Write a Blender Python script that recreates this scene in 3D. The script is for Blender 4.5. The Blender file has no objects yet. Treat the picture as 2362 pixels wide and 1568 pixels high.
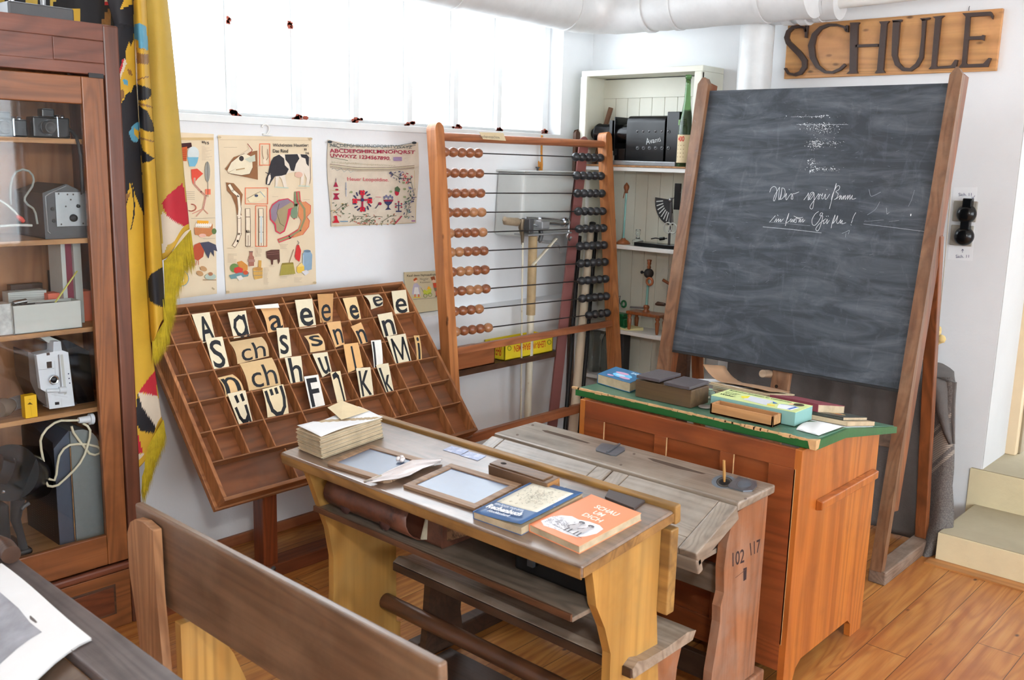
import bpy, math, random
import numpy as np
from mathutils import Vector as V, Matrix
from mathutils.geometry import tessellate_polygon
random.seed(7)
PI = math.pi
COL = bpy.context.scene.collection
# ---------------------------------------------------------------- camera model (2362 x 1568 frame)
FPX, CX, CY = 2202.18, 1181.0, 784.0
YAW, PIT, ROL = math.radians(41.9189), math.radians(10.6885), math.radians(-1.4911)
CAM = V((0, 0, 1.65))
FWD = V((math.cos(PIT) * math.cos(YAW), math.cos(PIT) * math.sin(YAW), -math.sin(PIT)))
_r0 = V((math.sin(YAW), -math.cos(YAW), 0)); _d0 = FWD.cross(_r0)
RGT = _r0 * math.cos(ROL) + _d0 * math.sin(ROL)
DWN = -_r0 * math.sin(ROL) + _d0 * math.cos(ROL)
def ray(u, v): return RGT * ((u - CX) / FPX) + DWN * ((v - CY) / FPX) + FWD
def at(u, v, x=None, y=None, z=None):
    d = ray(u, v)
    t = (x - CAM.x) / d.x if x is not None else (y - CAM.y) / d.y if y is not None else (z - CAM.z) / d.z
    return CAM + d * t
def onp(u, v, p0, n):
    d = ray(u, v); return CAM + d * ((V(p0) - CAM).dot(n) / d.dot(n))
# ---------------------------------------------------------------- materials
def lin(c):
    return tuple((x / 12.92 if x <= .04045 else ((x + .055) / 1.055) ** 2.4) for x in (c[0] / 255, c[1] / 255, c[2] / 255))
class NT:
    def __init__(s, name):
        s.m = bpy.data.materials.new(name); s.m.use_nodes = True; s.t = s.m.node_tree; s.t.nodes.clear()
        s.out = s.n('ShaderNodeOutputMaterial'); s.b = s.n('ShaderNodeBsdfPrincipled'); s.l(s.b.outputs[0], s.out.inputs[0])
        s.co = s.n('ShaderNodeTexCoord').outputs['Object']
    def n(s, k, **kw):
        o = s.t.nodes.new(k)
        for a, b in kw.items(): setattr(o, a, b)
        return o
    def l(s, a, b): s.t.links.new(a, b)
    def val(s, sock, v):
        if hasattr(v, 'links') or hasattr(v, 'is_output'): s.l(v, sock)
        else: sock.default_value = v
    def math(s, op, a, b=0.0, clamp=False):
        o = s.n('ShaderNodeMath', operation=op, use_clamp=clamp); s.val(o.inputs[0], a); s.val(o.inputs[1], b); return o.outputs[0]
    def mapping(s, sc, rot=(0, 0, 0), loc=(0, 0, 0), co=None):
        o = s.n('ShaderNodeMapping'); s.l(co or s.co, o.inputs[0]); o.inputs['Scale'].default_value = sc
        o.inputs['Rotation'].default_value = rot; o.inputs['Location'].default_value = loc; return o.outputs[0]
    def noise(s, co, scale, det=4, rough=.55, dist=0.0):
        o = s.n('ShaderNodeTexNoise'); s.l(co, o.inputs['Vector']); o.inputs['Scale'].default_value = scale
        o.inputs['Detail'].default_value = det; o.inputs['Roughness'].default_value = rough; o.inputs['Distortion'].default_value = dist; return o.outputs['Fac']
    def ramp(s, fac, stops):
        o = s.n('ShaderNodeValToRGB'); s.l(fac, o.inputs[0]); e = o.color_ramp.elements
        while len(e) < len(stops): e.new(.5)
        for i, (p, c) in enumerate(stops): e[i].position = p; e[i].color = (*c, 1) if len(c) == 3 else c
        return o.outputs[0]
    def mix(s, f, a, b, mode='MIX'):
        o = s.n('ShaderNodeMix', data_type='RGBA', blend_type=mode)
        s.val(o.inputs[0], f)
        for k, v in ((6, a), (7, b)):
            if isinstance(v, tuple): o.inputs[k].default_value = (*v, 1)
            else: s.l(v, o.inputs[k])
        return o.outputs[2]
    def bump(s, h, st, d=.002):
        o = s.n('ShaderNodeBump'); o.inputs['Strength'].default_value = st; o.inputs['Distance'].default_value = d
        s.l(h, o.inputs['Height']); s.l(o.outputs[0], s.b.inputs['Normal'])
    def col(s, c):
        if isinstance(c, tuple): s.b.inputs['Base Color'].default_value = (*c, 1)
        else: s.l(c, s.b.inputs['Base Color'])
    def rough(s, r): s.val(s.b.inputs['Roughness'], r)
GR = {'x': (.5, 9, 9), 'y': (9, .5, 9), 'z': (9, 9, .5)}
def wood(name, c1, c2, grain='x', rough=.45, wear=None, wearamt=.45, k=1.0, knots=0, spec=.5, fib=.35, coat=0):
    s = NT(name); c1, c2 = [tuple(q + (.3 * c[0] + .6 * c[1] + .1 * c[2] - q) * .03 for q in c) for c in (lin(c1), lin(c2))]
    co = s.mapping(tuple(q * k for q in GR[grain]))
    a = s.noise(co, 1.3, 3, .5, 1.6)
    b = s.noise(s.mapping(tuple(q * k * (6 if q > 1 else 2.2) for q in GR[grain])), 2.0, 3, .6)
    gr = s.noise(s.mapping(tuple(q * k * (.42 if q > 1 else .75) for q in GR[grain]), loc=(random.uniform(0, 5), random.uniform(0, 5), random.uniform(0, 5))), 1.5, 1.5, .45, .5)
    ring = s.math('POWER', s.math('ADD', s.math('MULTIPLY', s.math('SINE', s.math('MULTIPLY', gr, 95.0)), .5), .5), 2.2)
    pat = s.noise(s.co, 2.3 * k, 2, .5)
    f = s.math('ADD', s.math('MULTIPLY', a, .75), s.math('MULTIPLY', pat, .25))
    c = s.ramp(f, [(.3, c2), (.5, tuple((p + q) / 2 for p, q in zip(c1, c2))), (.72, c1)])
    c = s.mix(s.math('MULTIPLY', s.math('SUBTRACT', b, .5, True), fib * 2.2), c, tuple(q * .35 for q in c2))
    c = s.mix(s.math('MULTIPLY', ring, fib * 1.25), c, tuple(q * .5 for q in c2))
    sm = s.noise(s.mapping((1.3, 1.3, 1.3), loc=(3, 1, 2)), 3.2, 4, .7)
    c = s.mix(s.math('MULTIPLY', s.ramp(sm, [(.52, (0, 0, 0)), (.78, (1, 1, 1))]), .5), c, tuple(q * .45 for q in c2))
    if knots:
        vo = s.n('ShaderNodeTexVoronoi'); s.l(s.mapping(tuple(q * k * (.5 if q > 1 else 4) for q in GR[grain])), vo.inputs['Vector']); vo.inputs['Scale'].default_value = knots
        c = s.mix(s.ramp(vo.outputs['Distance'], [(.05, (1, 1, 1)), (.13, (0, 0, 0))]), c, tuple(q * .3 for q in c2))
    if wear:
        g = s.noise(s.co, 5, 5, .65)
        c = s.mix(s.math('MULTIPLY', s.ramp(g, [(.45, (0, 0, 0)), (.65, (1, 1, 1))]), wearamt), c, lin(wear))
    s.col(c); s.rough(s.math('ADD', s.math('MULTIPLY', b, .25), rough - .12)); s.b.inputs['Specular IOR Level'].default_value = spec
    if coat: s.b.inputs['Coat Weight'].default_value = coat; s.b.inputs['Coat Roughness'].default_value = .27
    s.bump(s.math('ADD', b, s.math('MULTIPLY', ring, .3)), .3, .0012); return s.m
def paint(name, c, rough=.5, var=.08, scale=6, bump=.1, bs=60, spec=.5, metal=0, c2=None, thr=(.5, .7)):
    s = NT(name); l = lin(c); g = s.noise(s.co, scale, 4, .6)
    cc = s.ramp(g, [(.3, tuple(q * (1 - var) for q in l)), (.7, tuple(min(1, q * (1 + var)) for q in l))])
    if c2: cc = s.mix(s.ramp(s.noise(s.co, scale * 1.7, 5, .7), [(thr[0], (0, 0, 0)), (thr[1], (1, 1, 1))]), cc, lin(c2))
    s.col(cc); s.rough(rough); s.b.inputs['Specular IOR Level'].default_value = spec; s.b.inputs['Metallic'].default_value = metal
    if bump: s.bump(s.noise(s.co, bs, 3, .6), bump, .002)
    return s.m
_F = {}
def flat(c, rough=.75, spec=.2):
    k = (tuple(c), rough)
    if k not in _F: _F[k] = paint('ink_%d_%d_%d' % tuple(c), c, rough, .05, 25, 0, spec=spec)
    return _F[k]
def glassy(name, tint=(1, 1, 1), gl=.9, ior=1.45):
    s = NT(name); s.t.nodes.remove(s.b)
    tr = s.n('ShaderNodeBsdfTransparent'); tr.inputs[0].default_value = (*tint, 1)
    g = s.n('ShaderNodeBsdfGlossy'); g.inputs['Roughness'].default_value = .02; g.inputs[0].default_value = (gl, gl, gl, 1)
    lw = s.n('ShaderNodeLayerWeight'); lw.inputs['Blend'].default_value = .5
    fr = s.math('ADD', .022, s.math('MULTIPLY', s.math('POWER', lw.outputs['Facing'], 5.0), .7))
    mx = s.n('ShaderNodeMixShader'); s.l(fr, mx.inputs[0]); s.l(tr.outputs[0], mx.inputs[1]); s.l(g.outputs[0], mx.inputs[2]); s.l(mx.outputs[0], s.out.inputs[0])
    return s.m
def realglass(name, c=(255, 255, 255), rough=.02):
    s = NT(name); s.col(lin(c)); s.rough(rough); s.b.inputs['Transmission Weight'].default_value = .92; s.b.inputs['IOR'].default_value = 1.45; return s.m
# ---------------------------------------------------------------- mesh building
class Fr:
    def __init__(s, o, x=(1, 0, 0), y=(0, 1, 0), z=None):
        s.o = V(o); s.x = V(x).normalized(); y = V(y)
        s.y = (y - s.x * y.dot(s.x)).normalized(); s.z = s.x.cross(s.y) if z is None else V(z).normalized()
    def p(s, a, b, c=0): return s.o + s.x * a + s.y * b + s.z * c
W0 = Fr((0, 0, 0))
def frz(o, deg):
    a = math.radians(deg); return Fr(o, (math.cos(a), math.sin(a), 0), (-math.sin(a), math.cos(a), 0))
class MB:
    def __init__(s): s.v = []; s.f = []; s.m = []; s.sm = []; s.mats = []
    def mi(s, m):
        if m not in s.mats: s.mats.append(m)
        return s.mats.index(m)
    def add(s, vs, fs, mat, smooth=False):
        b = len(s.v); s.v += [V(q) for q in vs]; i = s.mi(mat)
        for f in fs: s.f.append([b + q for q in f]); s.m.append(i); s.sm.append(smooth)
        return s
    def hexa(s, P, mat):
        return s.add(P, [(0, 3, 2, 1), (4, 5, 6, 7), (0, 1, 5, 4), (1, 2, 6, 5), (2, 3, 7, 6), (3, 0, 4, 7)], mat)
    def box(s, lo, hi, mat, fr=W0):
        a, b = lo, hi
        return s.hexa([fr.p(*q) for q in ((a[0], a[1], a[2]), (b[0], a[1], a[2]), (b[0], b[1], a[2]), (a[0], b[1], a[2]), (a[0], a[1], b[2]), (b[0], a[1], b[2]), (b[0], b[1], b[2]), (a[0], b[1], b[2]))], mat)
    def slab(s, quad, n, t, mat):   # quad of 3D points thickened by vector n*t
        n = V(n).normalized() * t
        return s.hexa([V(q) for q in quad] + [V(q) + n for q in quad], mat)
    def prism(s, poly, t0, t1, mat, fr=W0, smooth=False):
        n = len(poly); P = [fr.p(a, b, t0) for a, b in poly] + [fr.p(a, b, t1) for a, b in poly]
        tri = tessellate_polygon([[V((a, b, 0)) for a, b in poly]])
        s.add(P, [tuple(reversed(t)) for t in tri] + [tuple(q + n for q in t) for t in tri], mat)
        s.add(P, [(i, (i + 1) % n, (i + 1) % n + n, i + n) for i in range(n)], mat, smooth); return s
    def tube(s, path, r, mat, n=10, closed=False, flatk=None):
        P = [V(p) for p in path]; m = len(P); rs = r if isinstance(r, (list, tuple)) else [r] * m; vs = []; prev = None
        for i, p in enumerate(P):
            t = (P[(i + 1) % m] - P[i - 1]) if (closed or 0 < i < m - 1) else (P[1] - P[0] if i == 0 else P[-1] - P[-2])
            if t.length < 1e-9: t = V((0, 0, 1))
            t.normalize()
            if prev is None:
                a = V((0, 0, 1)) if abs(t.z) < .9 else V((1, 0, 0)); u = t.cross(a).normalized()
            else:
                u = (prev - t * prev.dot(t)); u = u.normalized() if u.length > 1e-6 else t.orthogonal().normalized()
            prev = u; w = t.cross(u)
            for k in range(n):
                a = 2 * PI * k / n; vs.append(p + (u * math.cos(a) + w * math.sin(a) * (flatk or 1)) * rs[i])
        fs = []
        for i in range(m if closed else m - 1):
            j = (i + 1) % m
            for k in range(n): fs.append((i * n + k, i * n + (k + 1) % n, j * n + (k + 1) % n, j * n + k))
        s.add(vs, fs, mat, True)
        if not closed: s.add(vs[:n], [tuple(reversed(range(n)))], mat); s.add(vs[-n:], [tuple(range(n))], mat)
        return s
    def lathe(s, prof, mat, fr=W0, n=24, smooth=True):
        vs = [fr.p(r * math.cos(2 * PI * k / n), r * math.sin(2 * PI * k / n), z) for r, z in prof for k in range(n)]
        fs = [(i * n + k, i * n + (k + 1) % n, (i + 1) * n + (k + 1) % n, (i + 1) * n + k) for i in range(len(prof) - 1) for k in range(n)]
        s.add(vs, fs, mat, smooth)
        if prof[0][0] > 1e-4: s.add(vs[:n], [tuple(reversed(range(n)))], mat)
        if prof[-1][0] > 1e-4: s.add(vs[-n:], [tuple(range(n))], mat)
        return s
    def ball(s, c, r, mat, n=16, sc=(1, 1, 1)):
        c = V(c); m = n // 2
        pr = [(max(1e-5, math.sin(PI * i / m)) * r, -math.cos(PI * i / m) * r) for i in range(m + 1)]
        vs = [c + V((a * math.cos(2 * PI * k / n) * sc[0], a * math.sin(2 * PI * k / n) * sc[1], z * sc[2])) for a, z in pr for k in range(n)]
        return s.add(vs, [(i * n + k, i * n + (k + 1) % n, (i + 1) * n + (k + 1) % n, (i + 1) * n + k) for i in range(m) for k in range(n)], mat, True)
    def grid(s, rows, mat, smooth=True, matf=None):
        h, w = len(rows), len(rows[0]); b = len(s.v); s.v += [V(p) for r in rows for p in r]
        for i in range(h - 1):
            for j in range(w - 1):
                s.f.append([b + i * w + j, b + i * w + j + 1, b + (i + 1) * w + j + 1, b + (i + 1) * w + j]); s.m.append(s.mi(matf(i, j) if matf else mat)); s.sm.append(smooth)
        return s
    def build(s, name, parent=None, bevel=0, solid=0, base=None, seg=2, sub=0):
        me = bpy.data.meshes.new(name)
        if parent is not None: base = V(parent['_w'])
        elif base is None:
            xs = [p.x for p in s.v]; ys = [p.y for p in s.v]; zs = [p.z for p in s.v]
            base = V(((min(xs) + max(xs)) / 2, (min(ys) + max(ys)) / 2, min(zs)))
        me.from_pydata([tuple(p - base) for p in s.v], [], s.f)
        for m in s.mats: me.materials.append(m)
        me.polygons.foreach_set('material_index', s.m); me.polygons.foreach_set('use_smooth', s.sm); me.update()
        o = bpy.data.objects.new(name, me); COL.objects.link(o)
        o['_w'] = tuple(base)
        if parent is not None: o.parent = parent
        else: o.location = base
        if bevel:
            md = o.modifiers.new('edge', 'BEVEL'); md.width = bevel; md.segments = seg; md.limit_method = 'ANGLE'; md.angle_limit = math.radians(40)
        if solid:
            md = o.modifiers.new('thickness', 'SOLIDIFY'); md.thickness = solid; md.offset = 0
        return o
def tag(o, label, cat, group=None, kind=None):
    if label: o['label'] = label
    if cat: o['category'] = cat
    if group: o['group'] = group
    if kind: o['kind'] = kind
    return o
def thing(name, label, cat, loc, group=None):
    o = bpy.data.objects.new(name, None); COL.objects.link(o); o.location = V(loc); o['_w'] = tuple(V(loc)); o.empty_display_size = .05
    return tag(o, label, cat, group)
def struct(name, mb, parent=None, **kw):
    o = mb.build(name, parent, **kw)
    if parent is None: o['kind'] = 'structure'
    return o
# ---------------------------------------------------------------- text and drawings on surfaces
_T = {}
def glyphs(txt, bold=0.0, cuts=0):
    k = (txt, bold, cuts)
    if k not in _T:
        cu = bpy.data.curves.new('t', 'FONT'); cu.body = txt; cu.offset = bold; cu.resolution_u = 3
        ob = bpy.data.objects.new('t', cu); COL.objects.link(ob); dg = bpy.context.evaluated_depsgraph_get()
        me = bpy.data.meshes.new_from_object(ob.evaluated_get(dg))
        if cuts:
            import bmesh
            bm = bmesh.new(); bm.from_mesh(me); ys = [v.co.y for v in bm.verts]; lo, hi = min(ys), max(ys)
            for i in range(1, cuts): bmesh.ops.bisect_plane(bm, geom=bm.verts[:] + bm.edges[:] + bm.faces[:], plane_co=(0, lo + (hi - lo) * i / cuts, 0), plane_no=(0, 1, 0))
            bm.to_mesh(me); bm.free()
        vs = [(v.co.x, v.co.y) for v in me.vertices]; fs = [tuple(p.vertices) for p in me.polygons]
        bpy.data.objects.remove(ob); bpy.data.curves.remove(cu); bpy.data.meshes.remove(me)
        x0, x1 = min(a for a, b in vs), max(a for a, b in vs); y0, y1 = min(b for a, b in vs), max(b for a, b in vs)
        _T[k] = ([((a - x0) / (x1 - x0 + 1e-9), (b - y0) / (y1 - y0 + 1e-9)) for a, b in vs], fs)
    return _T[k]
class Deco:
    """flat inks laid in thin layers on a surface; fn(u, v, off) gives the 3D point"""
    def __init__(s, fn, mb, step=3e-5, off=3e-4, org=(0, 0), sc=1.0):
        s.fn = fn; s.mb = mb; s.off = off; s.step = step; s.org = org; s.sc = sc
    def P(s, p): return s.fn(s.org[0] + p[0] / s.sc, s.org[1] + p[1] / s.sc, s.off)
    def poly(s, pts, c):
        s.off += s.step; m = flat(c) if isinstance(c, tuple) else c
        s.mb.add([s.P(p) for p in pts], [tuple(t) for t in tessellate_polygon([[V((a, b, 0)) for a, b in pts]])], m); return s
    def line(s, pts, w, c, closed=False):
        s.off += s.step; m = flat(c) if isinstance(c, tuple) else c; P = [V((a, b)) for a, b in pts]
        if closed: P.append(P[0])
        vs = []; fs = []
        for a, b in zip(P, P[1:]):
            d = b - a
            if d.length < 1e-9: continue
            d.normalize(); n = V((-d.y, d.x)) * w / 2; e = d * w * .35; i = len(vs)
            vs += [a - e + n, b + e + n, b + e - n, a - e - n]; fs.append((i, i + 1, i + 2, i + 3))
        s.mb.add([s.P(p) for p in vs], fs, m); return s
    def ell(s, cx, cy, rx, ry, c, rot=0, n=20):
        a = math.radians(rot); return s.poly([(cx + rx * math.cos(t) * math.cos(a) - ry * math.sin(t) * math.sin(a), cy + rx * math.cos(t) * math.sin(a) + ry * math.sin(t) * math.cos(a)) for t in [2 * PI * k / n for k in range(n)]], c)
    def ring(s, cx, cy, rx, ry, w, c, a0=0, a1=360, rot=0, n=20):
        r = math.radians(rot); q = [math.radians(a0 + (a1 - a0) * k / n) for k in range(n + 1)]
        return s.line([(cx + rx * math.cos(t) * math.cos(r) - ry * math.sin(t) * math.sin(r), cy + rx * math.cos(t) * math.sin(r) + ry * math.sin(t) * math.cos(r)) for t in q], w, c)
    def text(s, txt, quad, c, bold=0.0):   # quad: TL, TR, BR, BL of the ink
        s.off += s.step; vs, fs = glyphs(txt, bold); m = flat(c) if isinstance(c, tuple) else c; tl, tr, br, bl = [V(q) for q in quad]
        s.mb.add([s.P((bl * (1 - a) + br * a) * (1 - b) + (tl * (1 - a) + tr * a) * b) for a, b in vs], fs, m); return s
    def textr(s, txt, x0, y0, x1, y1, c, bold=0.0): return s.text(txt, ((x0, y0), (x1, y0), (x1, y1), (x0, y1)), c, bold)
def yplane(y): return lambda u, v, off: at(u, v, y=y - off)
def xplane(x): return lambda u, v, off: at(u, v, x=x - off)
def zplane(z): return lambda u, v, off: at(u, v, z=z + off)
def npl(p0, n):
    n = V(n).normalized(); return lambda u, v, off: onp(u, v, V(p0) + n * off, n)
def quadfn(tl, tr, br, bl, n=None):
    """unit square (0..1, v down) on a 3D quad"""
    tl, tr, br, bl = V(tl), V(tr), V(br), V(bl); nn = V(n).normalized() if n is not None else (tr - tl).cross(bl - tl).normalized() * -1
    return lambda u, v, off: (tl * (1 - u) + tr * u) * (1 - v) + (bl * (1 - u) + br * u) * v + nn * off
# ================================================================ materials
M = {}
M['wall'] = paint('whitewash', (226, 228, 230), .85, .03, 3, .35, 45, .3)
M['white'] = paint('white_paint', (228, 228, 224), .5, .03, 8, .05, 60, .4)
M['ceil'] = paint('ceiling_white', (225, 225, 222), .9, .02)
M['winfr'] = paint('window_white', (225, 228, 228), .5, .04, 9, .08, 60, .4)
M['rust'] = paint('rust_red', (160, 78, 60), .8, .2, 40)
M['glass'] = glassy('window_glass')
M['cabglass'] = glassy('cabinet_glass', (.93, .94, .94), .9, 1.5)
M['clear'] = realglass('clear_glass', (240, 250, 248))
M['green_glass'] = realglass('green_glass', (120, 170, 110))
M['teal_glass'] = paint('teal_glass_rod', (130, 185, 180), .1, .05)
M['foil'] = paint('duct_foil', (214, 215, 215), .5, .05, 12, 1.0, 11, .5, .12)
M['wrap'] = paint('duct_plastic_wrap', (214, 216, 216), .3, .05, 12, 1.0, 26, .6)
M['skirt'] = wood('baseboard_pine', (178, 112, 70), (140, 76, 44), 'x', .5)
M['step'] = paint('concrete_step_top', (168, 157, 132), .8, .07, 5, .3, 40)
M['stepr'] = paint('concrete_step_riser', (222, 208, 170), .8, .05, 6, .9, 28)
M['rev'] = paint('door_reveal_grey', (196, 196, 196), .85, .03, 4, .3, 45)
M['doorfr'] = paint('door_frame_cream', (222, 200, 165), .5, .04)
M['doorin'] = paint('door_frame_beige', (150, 136, 112), .6, .04)
M['door'] = paint('door_grey', (196, 194, 184), .55, .03)
M['desk1'] = wood('ochre_stained_wood', (196, 150, 76), (166, 116, 50), 'z', .45, (150, 125, 80), .35, .6)
M['desk1top'] = wood('worn_desk_top', (130, 104, 84), (92, 70, 54), 'y', .40, (160, 140, 122), .3, 1, spec=1, coat=1)
M['desk1edge'] = wood('ochre_desk_edge', (168, 125, 68), (120, 84, 45), 'y', .45, (90, 62, 38), .4)
M['ochre_y'] = wood('ochre_wood_long', (174, 132, 68), (130, 92, 46), 'y', .5, (110, 85, 50), .4)
M['oakgrey'] = wood('grey_worn_oak', (158, 143, 126), (118, 102, 87), 'y', .46, (172, 162, 150), .35, 1.2, spec=.9, coat=.5)
M['oakgreyx'] = wood('grey_worn_oak_cross', (156, 141, 124), (120, 103, 86), 'x', .46, (172, 162, 150), .3, 1.2, spec=.9, coat=.5)
M['redpanel'] = wood('reddish_side_panel', (170, 112, 74), (136, 84, 52), 'z', .5, (150, 135, 122), .35, .8)
M['benchtop'] = wood('grey_worn_bench', (176, 160, 142), (116, 98, 80), 'y', .42, (186, 174, 160), .4, coat=.6)  # worn grey, lightened in colour to stand in for grazing reflection on the seat
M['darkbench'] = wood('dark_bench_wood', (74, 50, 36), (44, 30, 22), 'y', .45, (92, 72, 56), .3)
M['back'] = wood('brown_backrest', (128, 98, 74), (94, 68, 50), 'y', .42, (142, 118, 96), .3, .9, spec=.7, coat=.3)
M['post'] = wood('pale_fir_post', (190, 142, 98), (150, 100, 64), 'z', .55, None, 0, 1.6)
M['rail'] = wood('dark_round_rail', (112, 74, 50), (70, 44, 30), 'y', .35)
M['greywood'] = wood('grey_table_board', (108, 98, 96), (74, 64, 62), 'y', .45, (130, 120, 116), .25)
M['greybrown'] = wood('grey_brown_table_board', (120, 100, 82), (80, 62, 50), 'x', .5)
M['teach'] = wood('orange_varnished_side', (196, 118, 42), (166, 86, 26), 'z', .38, None, 0, .7, spec=.5)
M['teachf'] = wood('orange_brown_front', (164, 88, 40), (130, 60, 26), 'y', .4, (112, 56, 28), .35, .8)
M['green'] = paint('green_lino_edge', (32, 92, 44), .35, .12, 14, .2)
M['greentop'] = paint('green_table_covering', (74, 116, 94), .3, .12, 8, .1, 40, .6, 0, (120, 150, 132), (.52, .7))
M['chip'] = paint('chipped_wood_edge', (200, 160, 112), .7, .15, 30, .3)
M['tray'] = wood('letter_tray_wood', (180, 122, 76), (132, 84, 50), 'x', .42, (120, 80, 60), .3, 1)
M['trayz'] = wood('letter_tray_sides', (190, 126, 76), (142, 88, 50), 'z', .42, None, 0, 1)
M['traypost'] = wood('red_brown_post', (138, 68, 32), (92, 42, 22), 'z', .35, None, 0, 1)
M['abac'] = wood('abacus_pine', (208, 138, 80), (166, 98, 50), 'z', .42, None, 0, 1.1, 3)
M['abacx'] = wood('abacus_pine_rail', (186, 116, 72), (142, 80, 48), 'x', .42, None, 0, 1.1)
M['steel'] = paint('dark_steel_rod', (70, 66, 66), .35, .1, 10, 0, metal=.8)
M['chrome'] = paint('chrome', (215, 218, 222), .18, .04, 10, 0, metal=1)
M['bead'] = wood('brown_bead', (170, 106, 66), (126, 70, 42), 'x', .3, None, 0, 3, spec=.6)
M['bead2'] = wood('light_brown_bead', (196, 142, 98), (160, 104, 64), 'x', .3, None, 0, 3, spec=.6)
M['beadk'] = paint('black_bead', (40, 42, 46), .32, .15, 20, .05, spec=.6)
M['easel'] = wood('easel_wood', (146, 104, 72), (104, 66, 42), 'z', .45, (160, 130, 104), .3, 1.2)
M['easeld'] = wood('easel_inner_edge', (150, 86, 44), (100, 54, 28), 'z', .42, None, 0, 1.2)
M['easelg'] = wood('worn_grey_easel_foot', (140, 116, 98), (104, 82, 66), 'x', .6, (170, 155, 142), .4)
M['cab'] = wood('cabinet_mahogany', (116, 68, 46), (88, 48, 32), 'z', .38, None, 0, 1, spec=.5)
M['cabx'] = wood('cabinet_mahogany_rail', (128, 72, 48), (96, 50, 34), 'x', .38, None, 0, 1, spec=.5)
M['cabd'] = wood('cabinet_door_wood', (150, 92, 48), (120, 68, 32), 'z', .38, None, 0, 1.2, spec=.5)
M['cabdx'] = wood('cabinet_door_rail', (146, 88, 46), (116, 66, 30), 'x', .38, None, 0, 1.2, spec=.5)
M['cabin'] = wood('cabinet_back_boards', (190, 136, 92), (160, 104, 64), 'z', .6, None, 0, .8, 2)
M['shelfp'] = wood('cabinet_pine_shelf', (196, 146, 92), (160, 110, 64), 'x', .5, None, 0, 1)
M['burl'] = wood('burl_drawer_panel', (140, 74, 38), (84, 40, 22), 'x', .35, (70, 34, 20), .5, 1.5)
M['black'] = paint('black_enamel', (14, 15, 17), .2, .1, 8, .02, spec=.35)
M['blackm'] = paint('black_matte', (34, 34, 36), .6, .12, 12, .1)
M['grey'] = paint('grey_hammered_enamel', (124, 130, 130), .42, .05, 60, .15, 120)
M['greyd'] = paint('dark_grey_metal', (66, 66, 68), .45, .08, 20, .1)
M['greym'] = paint('mid_grey_plate', (150, 152, 154), .3, .1, 30, .05, metal=.5)
M['lgrey'] = paint('light_grey_plastic', (188, 190, 184), .5, .03, 20, .03)
M['pwhite'] = paint('white_plastic', (216, 220, 226), .35, .02, 20, 0)
M['leather'] = paint('old_brown_leather', (102, 62, 46), .42, .25, 9, .6, 40, .5, 0, (62, 38, 32), (.5, .68))
M['hide'] = paint('cowhide_flap', (150, 112, 82), .7, .25, 14, .6, 70, .3, 0, (66, 48, 40), (.48, .62))
M['paper'] = paint('old_paper', (214, 196, 160), .8, .06, 20, .3, 60, .2)
M['pages'] = paint('yellowed_page_edges', (186, 168, 140), .85, .18, 22, .9, 30, .1)
M['pagesg'] = paint('grey_page_edges', (170, 160, 138), .85, .15, 26, .9, 40, .1)
M['wpaper'] = paint('white_paper', (232, 234, 236), .7, .02, 15, .15, 25, .3)
M['chart'] = paint('linen_chart', (224, 206, 176), .8, .05, 5, .15, 90, .2)
M['linen'] = paint('embroidery_linen', (208, 196, 178), .9, .06, 18, .5, 240, .1)
M['cloth'] = paint('rag_cloth', (224, 218, 218), .9, .06, 10, .4, 60, .1)
M['slate'] = paint('slate_plate', (72, 92, 124), .42, .08, 20, .05, 60, 1.0)
M['slfr'] = wood('slate_frame_wood', (170, 138, 108), (134, 102, 76), 'y', .5, None, 0, 1.4)
M['brass'] = paint('aged_zinc', (120, 126, 134), .38, .1, 30, .1, metal=.7)
M['gold'] = paint('gold_banner_silk', (188, 148, 46), .6, .09, 9, .25, 120, .3)
M['gold2'] = paint('olive_gold_banner_silk', (176, 146, 62), .6, .07, 9, .25, 120, .3)
M['bblack'] = paint('black_banner_silk', (30, 29, 33), .65, .1, 9, .2, 120, .3)
M['bred'] = paint('red_banner_silk', (172, 38, 50), .6, .07, 9, .2, 120, .3)
M['bwhite'] = paint('white_banner_silk', (196, 182, 162), .7, .06, 9, .2, 120, .3)
M['bblue'] = paint('blue_banner_paint', (78, 140, 164), .6, .12, 30, .1)
M['bbrown'] = paint('brown_banner_paint', (122, 84, 40), .6, .2, 60, .1)
M['fringe'] = paint('yellow_fringe', (180, 158, 30), .6, .18, 40, 0)
M['blanket'] = paint('grey_wool_blanket', (104, 100, 98), .95, .07, 20, .8, 160, .1)
M['sponge'] = paint('yellow_sponge', (206, 184, 128), .9, .12, 30, .9, 50, .1)
M['string'] = paint('string', (168, 158, 140), .9, .1)
M['boardwood'] = wood('sign_pine', (220, 166, 104), (192, 134, 76), 'y', .42, (214, 150, 104), .4, .8, 4)
M['iron'] = paint('dark_brown_sign_letter', (66, 50, 44), .45, .12, 20, .4, 70, .5)
M['boxwood'] = wood('brown_stained_box', (112, 88, 56), (74, 56, 38), 'y', .42, (88, 66, 56), .4)
M['palebox'] = wood('pale_beech_box', (206, 156, 104), (176, 122, 74), 'y', .5, None, 0, 1.2)
M['redboard'] = paint('red_brown_painted_board', (138, 84, 80), .5, .08, 6, .2, 60, .5)
M['darkwood'] = wood('dark_walnut', (98, 66, 46), (64, 42, 30), 'x', .4)
M['turned'] = wood('turned_orange_wood', (178, 104, 52), (134, 72, 36), 'z', .3, None, 0, 2)
M['greenp'] = paint('green_enamel', (26, 104, 58), .35, .12, 20, .1)
M['yellow'] = paint('yellow_card', (232, 208, 40), .5, .05)
M['tank'] = paint('grey_enamel_tank', (190, 193, 190), .4, .04, 8, .1, 40)
M['creampipe'] = paint('cream_pipe', (206, 200, 180), .5, .06, 10, .2, 40, .5, 0, (150, 120, 84), (.62, .72))
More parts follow.
